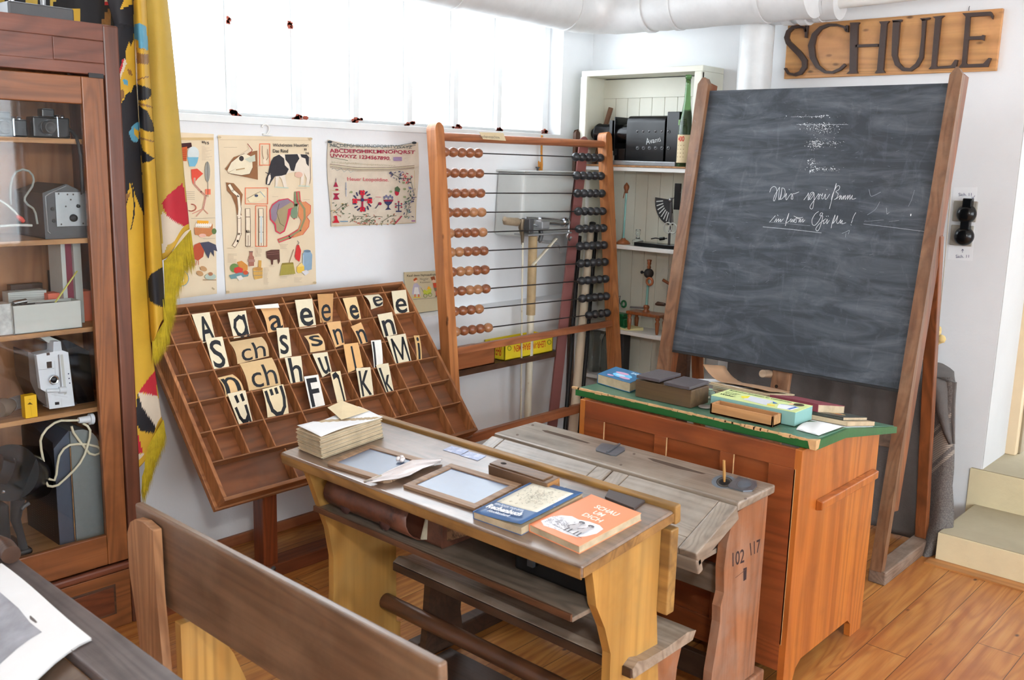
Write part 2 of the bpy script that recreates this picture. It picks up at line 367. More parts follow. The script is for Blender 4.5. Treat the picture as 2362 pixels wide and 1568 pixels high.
M['maproll'] = paint('cream_map_roll', (220, 202, 176), .7, .04, 10, .15)
M['cream'] = paint('cream_cupboard_paint', (220, 220, 206), .5, .04, 5, .1)
M['seat_red'] = paint('maroon_book_cloth', (128, 54, 66), .7, .08, 20, .2)
M['slate'].node_tree.nodes['Principled BSDF'].inputs['Coat Weight'].default_value = 1; M['slate'].node_tree.nodes['Principled BSDF'].inputs['Coat Roughness'].default_value = .27
# floor: long pine boards
s = NT('pine_floor_boards')
sep = s.n('ShaderNodeSeparateXYZ'); s.l(s.co, sep.inputs[0]); BW = .142
q = s.math('DIVIDE', sep.outputs[1], BW); idx = s.math('FLOOR', q); fr_ = s.math('FRACT', q)
wn = s.n('ShaderNodeTexWhiteNoise', noise_dimensions='1D'); s.l(idx, wn.inputs['W'])
xo = s.math('ADD', sep.outputs[0], s.math('MULTIPLY', wn.outputs[0], 9.0))
xq = s.math('DIVIDE', xo, 2.1); xf = s.math('FRACT', xq)
wn2 = s.n('ShaderNodeTexWhiteNoise', noise_dimensions='2D'); cmb = s.n('ShaderNodeCombineXYZ'); s.l(idx, cmb.inputs[0]); s.l(s.math('FLOOR', xq), cmb.inputs[1]); s.l(cmb.outputs[0], wn2.inputs['Vector'])
cc = s.n('ShaderNodeCombineXYZ'); s.l(xo, cc.inputs[0]); s.l(sep.outputs[1], cc.inputs[1]); s.l(s.math('MULTIPLY', wn2.outputs[0], 7), cc.inputs[2])
g1 = s.noise(s.mapping((.9, 9, 1), co=cc.outputs[0]), 1.4, 3, .5, 2.2)
w = s.n('ShaderNodeTexWave', wave_type='BANDS', bands_direction='Y'); s.l(s.mapping((.8, 7, 1), co=cc.outputs[0]), w.inputs[0]); w.inputs['Scale'].default_value = 1.2; w.inputs['Distortion'].default_value = 6; w.inputs['Detail'].default_value = 2; w.inputs['Detail Scale'].default_value = .8
g2 = s.noise(s.mapping((3, 90, 1), co=cc.outputs[0]), 1.2, 3, .6)
f = s.math('ADD', s.math('MULTIPLY', g1, .85), s.math('MULTIPLY', w.outputs['Fac'], .15))
c = s.ramp(f, [(.2, lin((160, 96, 46))), (.5, lin((192, 132, 68))), (.8, lin((206, 154, 86)))])
gr = s.noise(s.mapping((.55, 4.5, 1), co=cc.outputs[0]), 1.5, 1.5, .45, .5)
ring = s.math('POWER', s.math('ADD', s.math('MULTIPLY', s.math('SINE', s.math('MULTIPLY', gr, 80.0)), .5), .5), 2.0)
c = s.mix(s.math('MULTIPLY', ring, .42), c, lin((128, 66, 28)))
c = s.mix(s.math('MULTIPLY', s.ramp(s.noise(s.co, 2.6, 4, .65), [(.48, (0, 0, 0)), (.75, (1, 1, 1))]), .45), c, lin((134, 66, 28)))
c = s.mix(s.math('MULTIPLY', s.math('SUBTRACT', g2, .5, True), .9), c, lin((110, 58, 26)))
c = s.mix(s.math('MULTIPLY', wn2.outputs[0], .35), c, lin((160, 84, 34)))
vo = s.n('ShaderNodeTexVoronoi'); s.l(s.mapping((1, 1.9, 1), co=cc.outputs[0]), vo.inputs['Vector']); vo.inputs['Scale'].default_value = 4.2
c = s.mix(s.ramp(vo.outputs['Distance'], [(.03, (1, 1, 1)), (.075, (0, 0, 0))]), c, lin((84, 40, 20)))
jy = s.math('LESS_THAN', s.math('ABSOLUTE', s.math('SUBTRACT', fr_, .5)), .492); jx = s.math('LESS_THAN', s.math('ABSOLUTE', s.math('SUBTRACT', xf, .5)), .4993)
j = s.math('MULTIPLY', jy, jx)
c = s.mix(s.math('SUBTRACT', 1.0, j), c, lin((70, 38, 20)))
s.col(c); s.rough(s.math('ADD', .3, s.math('MULTIPLY', g2, .2))); s.bump(s.math('ADD', s.math('MULTIPLY', g2, .15), j), .35, .002)
M['floor'] = s.m
# ================================================================ room shell
XB, YL, YU, ZC = 4.62, 3.442, 3.57, 3.05       # back wall, lower and upper window wall, ceiling
XW, YR = -3.4, -3.4
struct('floor', MB().box((XW - .2, YR - .2, -.1), (XB + 1.6, YU + .3, 0), M['floor'], W0), base=V((0, 0, 0)))
struct('ceiling', MB().box((XW - .2, YR - .2, ZC), (XB + 1.6, YU + .4, ZC + .1), M['ceil']))
SZ = at(880, 287, y=YU).z        # window sill height
LZ = .872                        # masonry ledge
JX = at(1296, 200, y=YU).x       # right jamb of the window
ww = MB()
ww.box((XW, YL, 0), (XB + .2, YU + .35, LZ), M['wall'])
ww.box((XW, YU, LZ), (XB + .2, YU + .35, SZ), M['wall'])
ww.box((JX, YU, SZ), (XB + .2, YU + .35, ZC), M['wall'])
ww.box((XW, YU, SZ), (.2, YU + .35, ZC), M['wall'])
ww.box((.2, YU, 2.78), (JX, YU + .35, ZC), M['wall'])
struct('wall_window', ww)
bw = MB(); DY = at(2265, 1074, x=4.62).y
bw.box((XB, DY, 0), (XB + .25, YU + .35, ZC), M['wall'])
bw.box((XB, YR, 2.3), (XB + .25, DY, ZC), M['wall'])
bw.box((XB, YR, 0), (XB + .25, .2, 2.3), M['wall'])
struct('wall_back', bw)
rv = MB(); rv.box((XB + .25, DY, .28), (XB + .55, DY + .12, 2.4), M['rev']); rv.box((XB + .002, DY - .004, .29), (XB + .35, DY, 2.3), M['rev'])
struct('trim_1', rv)
tf = MB(); tf.box((XB + .35, DY - .05, .298), (XB + .40, DY, 2.3), M['doorfr']); tf.box((XB + .40, DY - .06, .298), (XB + .55, DY, 2.3), M['doorin'])
struct('trim_2', tf, bevel=.004)
d3 = MB(); d3.box((XB + .46, DY - .95, .31), (XB + .50, DY - .10, 2.28), M['door'])
struct('door_1', d3, bevel=.004)
lw = MB().box((XW - .2, YR, 0), (XW, YU, ZC), M['wall']); struct('wall_left', lw)
rw = MB(); rw.box((XW, YR - .2, 0), (XB + .2, YR, .7), M['wall']); rw.box((XW, YR - .2, 2.7), (XB + .2, YR, ZC), M['wall'])
rw.box((XW, YR - .2, .7), (-2.4, YR, 2.7), M['wall']); rw.box((3.7, YR - .2, .7), (XB + .2, YR, 2.7), M['wall']); struct('wall_rear', rw)
struct('baseboard_window', MB().box((XW, YL - .018, 0), (XB, YL, .045), M['skirt']), bevel=.003)
# steps by the door
st = MB(); S1 = at(2156.6, 1290, z=0); sx, sy = S1.x, S1.y
def stepbox(mb, x0, x1, y0, y1, z0, z1):
    mb.box((x0, y0, z0), (x1, y1, z1 - .004), M['stepr']); mb.box((x0 + .004, y0, z1 - .004), (x1, y1 - .004, z1), M['step'])
stepbox(st, sx, XB + .002, -.4, sy, 0, .127); stepbox(st, XB - .006, XB + 1.5, -.4, sy + .035, 0, .298)
struct('trim_3', st, bevel=.006)
fb = MB().box((sx - .075, -.4, .0), (sx - .001, sy + .02, .006), wood('floor_edge_board', (206, 146, 84), (180, 116, 60), 'y', .45)); struct('trim_4', fb)
# ---------------- the big window
win = MB(); YG = YU + .115
zt = 2.78
win.box((.2, YU - .012, SZ - .03), (JX + .01, YG + .08, SZ), M['winfr'])                 # sill lip
win.box((.2, YG - .02, SZ), (JX, YG + .03, SZ + .02), M['winfr'])
win.box((JX - .05, YG - .02, SZ), (JX, YG + .03, zt), M['winfr'])
win.box((.2, YG - .02, zt - .05), (JX, YG + .03, zt), M['winfr'])
bars = []
for u in (532, 681, 813, 936, 1042, 1142):
    x = at(u, 270 + (u - 532) * .05, y=YG).x; bars.append(x)
for x in [bars[0] - 3 * .47, bars[0] - 2 * .47, bars[0] - .47] + bars:
    if x < .3: continue
    win.box((x - .018, YG - .03, SZ), (x + .018, YG + .02, zt), M['winfr']); win.box((x - .034, YG + .0, SZ), (x - .018, YG + .012, zt), M['winfr'])
w1 = struct('window_1', win, bevel=.002)
rs = MB(); random.seed(3)
for x in bars + [JX - .05]:
    for k in range(9):
        a = V((x + random.uniform(-.03, .035), YG - .031, SZ + .003 + random.uniform(0, .022))); r = random.uniform(.006, .013)
        rs.add([a + V((r * math.cos(t) * 1.3, 0, r * math.sin(t) * .8)) for t in [q * PI / 3 + random.uniform(-.3, .3) for q in range(6)]], [(0, 1, 2, 3, 4, 5)], M['rust'])
for (u, v, n) in ((528, 44, 6), (668, 55, 6)):
    p = at(u, v, y=YG - .0315)
    for k in range(n):
        rs.hexa([p + V((random.uniform(-.014, .012) + dx * .008, dy * .002, dz * .012 - k * .004 * (1 if n == 6 else 3))) for dx, dy, dz in ((0, 0, 0), (1, 0, 0), (1, 1, 0), (0, 1, 0), (0, 0, 1), (1, 0, 1), (1, 1, 1), (0, 1, 1))], M['rust'])
rs.build('paint_chips', w1)
MB().box((.2, YG + .004, SZ), (JX, YG + .008, zt), M['glass']).build('pane', w1)
# window in the rear wall (behind the camera)
w2 = MB()
for x in (-2.4, -.4, 1.65, 3.66): w2.box((x, YR - .12, .7), (x + .04, YR - .08, 2.7), M['winfr'])
for z in (.7, 1.7, 2.66): w2.box((-2.4, YR - .12, z), (3.7, YR - .08, z + .04), M['winfr'])
w2 = struct('window_2', w2); MB().box((-2.4, YR - .102, .7), (3.7, YR - .098, 2.7), M['glass']).build('pane', w2)
# ================================================================ camera, light
cd = bpy.data.cameras.new('camera'); co = bpy.data.objects.new('camera', cd); COL.objects.link(co)
cd.sensor_width = 36; cd.lens = FPX / 2362 * 36; cd.clip_start = .02
co.matrix_world = Matrix(((RGT.x, -DWN.x, -FWD.x, CAM.x), (RGT.y, -DWN.y, -FWD.y, CAM.y), (RGT.z, -DWN.z, -FWD.z, CAM.z), (0, 0, 0, 1)))
sc = bpy.context.scene; sc.camera = co
cd.dof.use_dof = True; cd.dof.focus_distance = 3.6; cd.dof.aperture_fstop = 6.3
w = bpy.data.worlds.new('sky'); sc.world = w; w.use_nodes = True
bg = w.node_tree.nodes['Background']; bg.inputs[0].default_value = (.85, .93, 1, 1); bg.inputs[1].default_value = SKY = 24.0
def area(name, loc, look, sx_, sy_, e, col=(1, 1, 1)):
    l = bpy.data.lights.new(name, 'AREA'); l.shape = 'RECTANGLE'; l.size = sx_; l.size_y = sy_; l.energy = e; l.color = col
    o = bpy.data.objects.new(name, l); COL.objects.link(o); o.location = loc; d = V(look) - V(loc)
    o.rotation_euler = d.to_track_quat('-Z', 'Y').to_euler(); return o
area('daylight_rear_window', (.65, YR - .25, 1.7), (.65, 3, 1.4), 6.0, 2.0, 96, (1, .985, .96))
area('side_fill_light', (XW + .05, 0, 1.7), (3, 0.4, 1.2), 3.0, 1.6, 12, (1, .985, .96))  # added fill lamp in front of the solid left wall, no window there
area('camera_flash', (.14, -.10, 2.05), (2.6, 2.4, .9), .14, .10, 56, (1, .97, .93))
area('daylight_main_window', (2.4, YU + 3.4, 5.4), (2.3, 1.0, .6), 6.0, 3.0, 60, (.9, .95, 1))
vs_ = sc.view_settings; vs_.view_transform = 'Standard'; vs_.look = 'None'; vs_.gamma = 1; vs_.use_curve_mapping = False; vs_.exposure = -1.27
sc.cycles.max_bounces = 8; sc.cycles.diffuse_bounces = 5; sc.cycles.glossy_bounces = 4; sc.cycles.transparent_max_bounces = 16; sc.cycles.sample_clamp_indirect = 30
sc.cycles.caustics_reflective = False; sc.cycles.caustics_refractive = False
# ================================================================ ducts
def ribs(path, r, step, amp, seed):
    """resampled path with slightly wrinkled radii"""
    random.seed(seed); P = [V(p) for p in path]; out = []; rr = []
    for a, b in zip(P, P[1:]):
        n = max(1, int((b - a).length / step))
        for k in range(n): out.append(a.lerp(b, k / n)); rr.append(r * (1 + random.uniform(-amp, amp)))
    out.append(P[-1]); rr.append(r); return out, rr
def arc(c, r, a0, a1, u, w, n=8):
    u, w = V(u), V(w); return [V(c) + u * r * math.cos(a0 + (a1 - a0) * k / n) + w * r * math.sin(a0 + (a1 - a0) * k / n) for k in range(n + 1)]
DR = .125
zd = at(1322, 71, y=3.30).z + DR - .005; yd = 3.30; xd = 4.30
pts = [(1.2, yd, zd), (xd - .25, yd, zd)] + [tuple(p) for p in arc((xd - .22, yd - .22, zd), .22, PI / 2, 0, (1, 0, 0), (0, 1, 0))][1:]
pts += [(xd, 2.6, zd), (xd, 2.06, zd - .0)]
P_, R_ = ribs(pts, DR, .05, .018, 5)
t = thing('insulated_duct', 'large wrapped ventilation duct running under the ceiling above the window and round the corner', 'duct', (3.0, yd, zd - DR))
MB().tube(P_, R_, M['foil'], 28).build('duct_pipe', t)
for x in (3.2, 4.02): MB().tube([(x - .012, yd, zd), (x + .012, yd, zd)], DR + .006, M['foil'], 28).build('tape_band', t)
for y in (2.95, 2.78, 2.3): MB().tube([(xd, y - .012, zd), (xd, y + .012, zd)], DR + .006, M['foil'], 28).build('tape_band', t)
t = thing('vertical_duct', 'plastic wrapped vertical duct behind the blackboard beside the white cabinet', 'duct', (4.44, 2.42, 0))
yv = .5 * (at(1703, 150, x=4.42).y + at(1777, 150, x=4.42).y)
P_, R_ = ribs([(4.43, yv, 0), (4.43, yv, zd - .05)], .083, .04, .012, 8); MB().tube(P_, R_, M['wrap'], 28).build('duct_pipe', t)
t = thing('pipe_run', 'white lagged pipe with stepped collars high on the wall left of the school sign', 'pipe', (4.42, 1.9, zd - .02))
a = at(1780, 20, x=4.42); b = at(1912, 8, x=4.42); c = at(2100, -6, x=4.42)
MB().tube([(4.42, 1.99, a.z), a, b], .078, M['foil'], 24).tube([b, b.lerp(c, .01)], .045, M['foil'], 20).build('pipe', t)
cb = MB()
for k, r in ((.25, .085), (.55, .09), (.8, .082)): q = a.lerp(b, k); cb.tube([q, q.lerp(c, .08)], r, M['foil'], 24)
cb.build('pipe_collar', t); MB().tube([b, (4.42, .6, c.z + .04)], .03, M['white'], 16).build('thin_pipe', t)
# ================================================================ wall charts (linen)
PAP = (228, 208, 176)
def paperquad(name, px, y, mat, label, cat, wob=.004, ny=14, nx=10, parent=None, group=None, th=.0012):
    """a sheet hanging on the wall; px: TL, TR, BR, BL in photo pixels"""
    tl, tr, br, bl = [at(u, v, y=y) for u, v in px]; rows = []
    for i in range(ny + 1):
        b = i / ny; rows.append([(tl * (1 - a) + tr * a) * (1 - b) + (bl * (1 - a) + br * a) * b + V((0, -abs(math.sin(a * 7 + b * 5)) * wob * (.3 + b), 0)) for a in [k / nx for k in range(nx + 1)]])
    mb = MB(); mb.grid(rows, mat); mb.grid([[p + V((0, th, 0)) for p in reversed(r)] for r in rows], mat); return mb
WY = YU - .004
# --- poultry chart
mb = paperquad('c', ((404, 305), (493, 309), (500, 677), (400, 690)), WY, M['chart'], '', '', .002)
D = Deco(yplane(WY - .005), mb, org=(380, 240), sc=3.267)
K = (60, 56, 56); RD = (204, 74, 56); BR = (150, 92, 60)
D.line([(60, 262), (360, 262)], 20, (206, 178, 130)); D.poly([(70, 300), (200, 290), (205, 320), (150, 345), (75, 330)], (70, 42, 44)); D.poly([(75, 335), (170, 320), (165, 430), (80, 425)], (190, 92, 50))
for k in range(5): D.line([(90, 350 + k * 16), (165, 345 + k * 16)], 3, (150, 60, 40))
D.ell(215, 372, 44, 52, (206, 214, 214)); D.poly([(170, 400), (255, 400), (245, 440), (228, 470), (185, 470), (180, 440)], (118, 176, 200))
D.textr('II', 282, 278, 300, 295, K, .02); D.textr('15', 306, 284, 334, 304, K, .02)
for k in range(12): D.line([(280, 322 + k * 9), (280 + (k * 37 % 60) + 20, 322 + k * 9)], 1.6, (180, 160, 140))
D.ell(322, 510, 20, 78, (150, 148, 140)); D.line([(322, 435), (325, 640)], 4, (110, 108, 104)); D.poly([(306, 640), (346, 640), (346, 682), (306, 682)], (230, 120, 92)); D.line([(325, 640), (325, 700)], 3, K)
D.poly([(200, 492), (245, 486), (290, 524), (250, 560), (215, 605), (203, 560)], (216, 84, 66)); D.line([(225, 560), (225, 605), (275, 660), (310, 690), (290, 790)], 14, (212, 160, 140)); D.line([(290, 790), (210, 825)], 7, (206, 150, 130)); D.line([(290, 790), (325, 825)], 7, (206, 150, 130)); D.line([(290, 790), (240, 845)], 7, (206, 150, 130)); D.line([(225, 560), (225, 605), (275, 660), (310, 690), (290, 790)], 2, K)
D.ring(200, 780, 36, 26, 8, (206, 120, 100), -90, 120)
for k in range(5): D.line([(158, 660 + k * 14), (225, 662 + k * 14)], 2, (150, 140, 130))
D.poly([(245, 876), (330, 880), (330, 905), (245, 900)], (236, 170, 60))
for k in range(8): D.ell(240 + k * 15, 912, 8, 14, (240, 232, 220))
D.poly([(222, 930), (340, 935), (362, 900), (360, 980), (335, 998), (228, 985)], (196, 128, 84)); D.ell(285, 990, 28, 14, (226, 178, 160)); D.ell(372, 958, 18, 22, (96, 118, 74))
D.line([(200, 862), (380, 858)], 2, (150, 140, 130)); D.line([(290, 1014), (380, 1012)], 2, (150, 140, 130))
D.poly([(225, 1060), (265, 1042), (300, 1090), (290, 1150), (250, 1180), (210, 1160), (205, 1110)], (182, 84, 58)); D.poly([(265, 1045), (330, 1036), (385, 1060), (396, 1110), (370, 1100), (372, 1150), (345, 1110), (330, 1165), (300, 1110)], (74, 76, 92)); D.line([(240, 1180), (235, 1215)], 4, (190, 100, 70)); D.line([(255, 1180), (255, 1210)], 4, (190, 100, 70)); D.poly([(190, 1190), (235, 1200), (220, 1225), (185, 1215)], (210, 150, 130))
for (x, y) in ((292, 1240), (265, 1275)): D.ell(x, y, 28, 18, (190, 148, 104), 25)
D.ell(345, 1300, 42, 24, (176, 190, 176)); D.ell(345, 1280, 18, 14, (170, 120, 90)); D.line([(290, 1325), (385, 1325)], 6, (150, 120, 90))
D.ell(130, 1314, 50, 56, (230, 190, 90)); D.ring(130, 1314, 50, 56, 5, (110, 160, 180)); D.ell(128, 1318, 20, 26, (240, 222, 180)); D.line([(360, 1385), (372, 1395)], 10, (180, 160, 130))
mb.build('w', None); ch = bpy.context.scene.objects['w']; ch.name = 'wall_chart'; tag(ch, 'linen poultry chart half hidden behind the banner, left of the cattle chart', 'chart', 'teaching charts on the window wall')
# --- cattle chart
mb = paperquad('c', ((503, 311), (718, 317), (729, 655), (521, 678)), WY, M['chart'], '', '', .002)
D = Deco(yplane(WY - .005), mb, org=(380, 240), sc=3.267)
D.line([(412, 268), (1100, 274)], 2, (190, 168, 136))
D.textr('Wichtigstes Haustier:', 815, 298, 1084, 328, (74, 72, 72), .02); D.textr('Das Rind', 815, 340, 930, 366, (60, 58, 58), .02); D.textr('II', 1052, 334, 1068, 350, K, .02); D.textr('16', 1064, 360, 1088, 378, K, .02)
D.poly([(455, 490), (520, 400), (640, 360), (698, 350), (702, 570), (640, 556), (560, 540), (500, 528)], (146, 102, 70))
D.poly([(470, 500), (500, 440), (560, 392), (600, 370), (645, 392), (660, 440), (662, 480), (640, 525), (580, 535), (510, 528), (478, 520), (545, 480), (480, 515)], (228, 216, 188)); D.poly([(560, 390), (615, 380), (655, 350), (636, 300), (625, 305), (634, 340), (600, 362)], (222, 206, 180)); D.line([(625, 300), (660, 345), (640, 380)], 5, (150, 60, 60)); D.ell(578, 410, 18, 20, (66, 60, 60)); D.poly([(600, 415), (680, 380), (684, 430), (640, 440)], (196, 200, 180)); D.line([(540, 495), (600, 485)], 9, (178, 150, 110)); D.line([(470, 500), (500, 440), (560, 392), (600, 372)], 3, (90, 70, 60)); D.line([(478, 520), (580, 538), (640, 527), (662, 480)], 3, (90, 70, 60))
def box4(x0, y0, x1, y1, w, c): D.line([(x0, y0), (x1, y0), (x1, y1), (x0, y1)], w, c, True)
OR = (226, 108, 70)
box4(716, 300, 792, 460, 5, OR); D.line([(735, 315), (735, 370), (745, 415), (752, 445), (770, 415), (780, 400), (775, 340)], 4, (130, 104, 88)); D.ell(752, 430, 14, 18, (232, 214, 190))
# cow
CB, CW = (58, 56, 60), (226, 214, 198)
D.poly([(820, 400), (860, 378), (1000, 376), (1070, 378), (1092, 400), (1096, 560), (1082, 620), (1062, 618), (1070, 560), (1050, 520), (1046, 600), (1020, 612), (1030, 520), (990, 510), (930, 520), (905, 530), (922, 630), (900, 632), (880, 560), (862, 545), (850, 615), (832, 622), (836, 540), (826, 470)], CW)
D.poly([(820, 400), (862, 380), (900, 410), (905, 460), (935, 490), (915, 530), (880, 540), (830, 545), (800, 590), (790, 612), (762, 605), (764, 560), (780, 520), (790, 470), (802, 430)], CB); D.poly([(905, 380), (1000, 377), (1015, 410), (990, 450), (975, 505), (950, 500), (935, 450), (910, 420)], CB); D.poly([(1022, 378), (1070, 380), (1088, 400), (1085, 470), (1068, 450), (1060, 410), (1030, 400)], CB)
D.poly([(780, 545), (796, 520), (800, 560), (786, 600), (770, 606)], (226, 214, 198)); D.line([(760, 515), (785, 525), (822, 540)], 5, CB); D.ell(1010, 532, 30, 22, (220, 180, 160)); D.line([(1095, 400), (1100, 560), (1092, 600)], 4, (130, 110, 100)); D.line([(830, 625), (930, 632)], 8, (190, 204, 190)); D.line([(1010, 616), (1090, 620)], 8, (190, 204, 190))
# leg bones
D.poly([(462, 590), (520, 596), (560, 640), (588, 680), (572, 800), (582, 850), (548, 860), (535, 760), (505, 690), (470, 650)], (146, 102, 70))
D.line([(488, 612), (512, 652), (555, 690), (565, 790), (560, 860)], 26, (100, 84, 72)); D.line([(488, 612), (512, 652), (555, 690), (565, 790), (560, 860)], 19, (238, 226, 204)); D.line([(562, 870), (562, 980), (545, 1030), (525, 1065)], 30, (110, 84, 70)); D.line([(562, 870), (562, 980), (545, 1030), (525, 1065)], 22, (236, 220, 196)); D.line([(545, 840), (580, 845)], 10, (236, 222, 200))
for cx_ in (628, 727):
    D.line([(cx_ - 2, 800), (cx_, 880), (cx_, 960), (cx_, 1060)], 38, (110, 88, 76)); D.line([(cx_ - 2, 800), (cx_, 880), (cx_, 960), (cx_, 1058)], 30, (232, 216, 190)); D.line([(cx_, 990), (cx_, 1066)], 4, (110, 88, 76)); D.line([(cx_ - 16, 850), (cx_ + 16, 850)], 5, (110, 88, 76)); D.line([(cx_ - 16, 965), (cx_ + 16, 965)], 4, (110, 88, 76))
box4(686, 766, 770, 1072, 5, OR); box4(608, 632, 776, 752, 5, OR); D.line([(727, 850), (727, 1040)], 16, (200, 206, 204))
D.poly([(622, 712), (680, 680), (720, 660), (755, 660), (752, 705), (700, 735), (640, 740)], (228, 214, 178)); D.ell(690, 690, 14, 10, (74, 82, 104)); D.line([(720, 660), (755, 700)], 6, (150, 170, 176)); D.line([(622, 712), (680, 680), (720, 660)], 3, (130, 120, 100))
# stomach
D.poly([(790, 800), (810, 755), (860, 720), (930, 710), (975, 740), (990, 780), (1000, 850), (975, 870), (945, 830), (925, 900), (905, 960), (870, 980), (835, 960), (828, 910), (795, 870)], (206, 66, 88)); D.poly([(797, 800), (816, 762), (862, 728), (928, 718), (968, 746), (976, 776), (930, 790), (918, 880), (898, 950), (868, 970), (842, 952), (838, 904), (803, 866)], (166, 150, 116)); D.poly([(800, 800), (816, 762), (862, 728), (930, 716), (950, 740), (900, 770), (850, 800), (845, 860), (830, 890), (803, 866)], (142, 128, 142))
D.line([(990, 668), (988, 760), (985, 850)], 26, (126, 142, 110)); D.ell(975, 820, 26, 42, (122, 144, 118)); D.line([(1005, 668), (1010, 730), (1050, 790), (1055, 860), (1020, 950), (940, 1000), (865, 1028)], 30, (206, 66, 80)); D.poly([(1015, 740), (1060, 735), (1100, 765), (1098, 820), (1070, 850), (1092, 880), (1085, 925), (1040, 985), (960, 1010), (1010, 940), (1030, 880), (1005, 840)], (214, 140, 96)); D.line([(1005, 668), (1012, 730), (1052, 790), (1055, 860), (1020, 950), (940, 1000), (865, 1028)], 16, (150, 142, 104)); D.line([(1060, 735), (1100, 765), (1098, 820), (1070, 850), (1092, 880), (1085, 925), (1040, 985)], 4, (200, 80, 84)); D.line([(862, 750), (845, 820), (870, 900), (900, 920)], 3, (80, 80, 60))
# products
D.ell(525, 1235, 32, 34, (110, 140, 82)); D.poly([(545, 1190), (580, 1180), (625, 1215), (625, 1250), (600, 1265), (560, 1230)], (206, 140, 70)); D.poly([(525, 1235), (555, 1225), (590, 1240), (585, 1272), (540, 1276), (520, 1262)], (206, 66, 60)); D.poly([(485, 1290), (560, 1270), (636, 1268), (628, 1298), (560, 1310), (500, 1318)], (110, 146, 150)); D.poly([(540, 1300), (575, 1290), (595, 1315), (560, 1330)], (222, 214, 206)); D.ell(610, 1270, 20, 16, (200, 90, 60))
D.poly([(640, 1110), (662, 1110), (662, 1138), (673, 1152), (673, 1218), (634, 1222), (632, 1155), (640, 1138)], (166, 112, 96)); D.line([(640, 1112), (662, 1112)], 8, (120, 96, 90)); D.line([(634, 1180), (672, 1180)], 20, (176, 132, 118))
D.poly([(666, 1236), (738, 1232), (736, 1310), (680, 1322), (670, 1300)], (214, 170, 92)); D.line([(718, 1185), (716, 1245)], 22, (206, 160, 84)); D.ell(702, 1240, 34, 12, (190, 140, 80)); D.line([(668, 1262), (736, 1258)], 4, (150, 150, 140)); D.line([(670, 1292), (736, 1288)], 4, (150, 150, 140))
for k in range(5): D.line([(680 + k * 13, 1244), (683 + k * 12, 1312)], 2, (170, 120, 60))
D.poly([(764, 1110), (800, 1098), (865, 1096), (868, 1185), (856, 1208), (850, 1170), (818, 1175), (815, 1210), (803, 1208), (800, 1175), (770, 1160)], (94, 62, 54)); D.line([(766, 1120), (862, 1112)], 3, (140, 100, 90)); D.line([(766, 1134), (862, 1128)], 3, (140, 100, 90))
D.poly([(885, 1198), (968, 1192), (985, 1278), (866, 1292)], (170, 156, 76)); D.poly([(885, 1198), (968, 1192), (970, 1206), (882, 1212)], (140, 124, 60)); D.line([(972, 1096), (938, 1195)], 5, (140, 112, 90))
for k in range(9): D.line([(880 + k * 10, 1215), (874 + k * 12, 1288)], 2, (140, 130, 64))
D.poly([(995, 1062), (1012, 1060), (1028, 1105), (1022, 1160), (1015, 1188), (990, 1170), (980, 1145)], (206, 60, 58)); D.line([(1000, 1030), (1012, 1045), (1000, 1065)], 4, (100, 100, 100)); D.poly([(1040, 1125), (1060, 1110), (1100, 1112), (1112, 1135), (1108, 1245), (1075, 1256), (1040, 1240)], (140, 166, 186)); D.ell(1074, 1108, 26, 10, (110, 128, 146)); D.line([(1045, 1140), (1045, 1235)], 6, (180, 196, 208))
D.poly([(996, 1228), (1030, 1195), (1052, 1222), (1050, 1262), (1010, 1275), (996, 1262)], (228, 190, 82)); D.poly([(996, 1228), (1030, 1195), (1052, 1222)], (236, 206, 130)); D.poly([(1032, 1262), (1070, 1248), (1090, 1268), (1058, 1292)], (210, 208, 210))
random.seed(2)
for (x, y, n, wd) in ((475, 1130, 7, 70), (680, 1085, 7, 60), (745, 1235, 13, 40), (870, 1058, 4, 70), (785, 1215, 2, 50), (975, 1310, 4, 60), (868, 1300, 2, 60), (690, 466, 1, 50), (445, 325, 1, 110), (1045, 720, 1, 50), (810, 697, 1, 60), (990, 634, 1, 80), (470, 1086, 1, 60), (620, 1078, 1, 70)):
    for k in range(n): D.line([(x, y + k * 10), (x + wd * random.uniform(.6, 1), y + k * 10)], 1.8, (170, 150, 128))
for (x, y) in ((412, 250), (1100, 262), (475, 1415), (1130, 1345)): D.ell(x, y, 14, 9, (196, 176, 140))
ch = mb.build('wall_chart'); tag(ch, 'linen cattle chart headed Das Rind, with cow, bones and stomach drawings', 'chart', 'teaching charts on the window wall')
# hook
q = at(613, 298, y=YU); hk = MB().tube([at(u / 4.724 + 380, v / 4.724, y=YU - .012) for u, v in ((1062, 1388), (1075, 1360), (1105, 1355), (1135, 1375), (1140, 1420), (1125, 1450), (1100, 1470))], .0035, M['white'], 8)
hk.box((at(604, 311, y=YU).x, YU - .014, at(604, 312, y=YU).z), (at(625, 311, y=YU).x, YU, at(604, 308, y=YU).z), M['white']); tag(hk.build('wall_hook'), 'white painted hook on the wall above the cattle chart', 'hook')
# --- embroidered sampler
TL, TR, BR_, BL = (756, 322), (964, 328), (962, 514), (760, 523); tl, tr, br, bl = [at(u, v, y=YU - .006) for u, v in (TL, TR, BR_, BL)]; rows = []
for i in range(17):
    b = i / 16; rows.append([(tl * (1 - a) + tr * a) * (1 - b) + (bl * (1 - a) + br * a) * b + V((0, -.004 * abs(math.sin(a * 5 + 1)), -.028 * math.sin(PI * a) * (1 - b))) + V((.008 * math.sin(b * 5) * (1 if a > .5 else -1) * abs(a - .5) * 2, 0, 0)) for a in [k / 14 for k in range(15)]])
mb = MB(); mb.grid(rows, M['linen']); mb.grid([[p + V((0, .002, 0)) for p in reversed(r)] for r in rows], M['linen'])
D = Deco(yplane(YU - .013), mb, org=(380, 240), sc=3.267)
MR, NV, GN, PK = (158, 44, 70), (56, 58, 92), (84, 104, 78), (196, 96, 104)
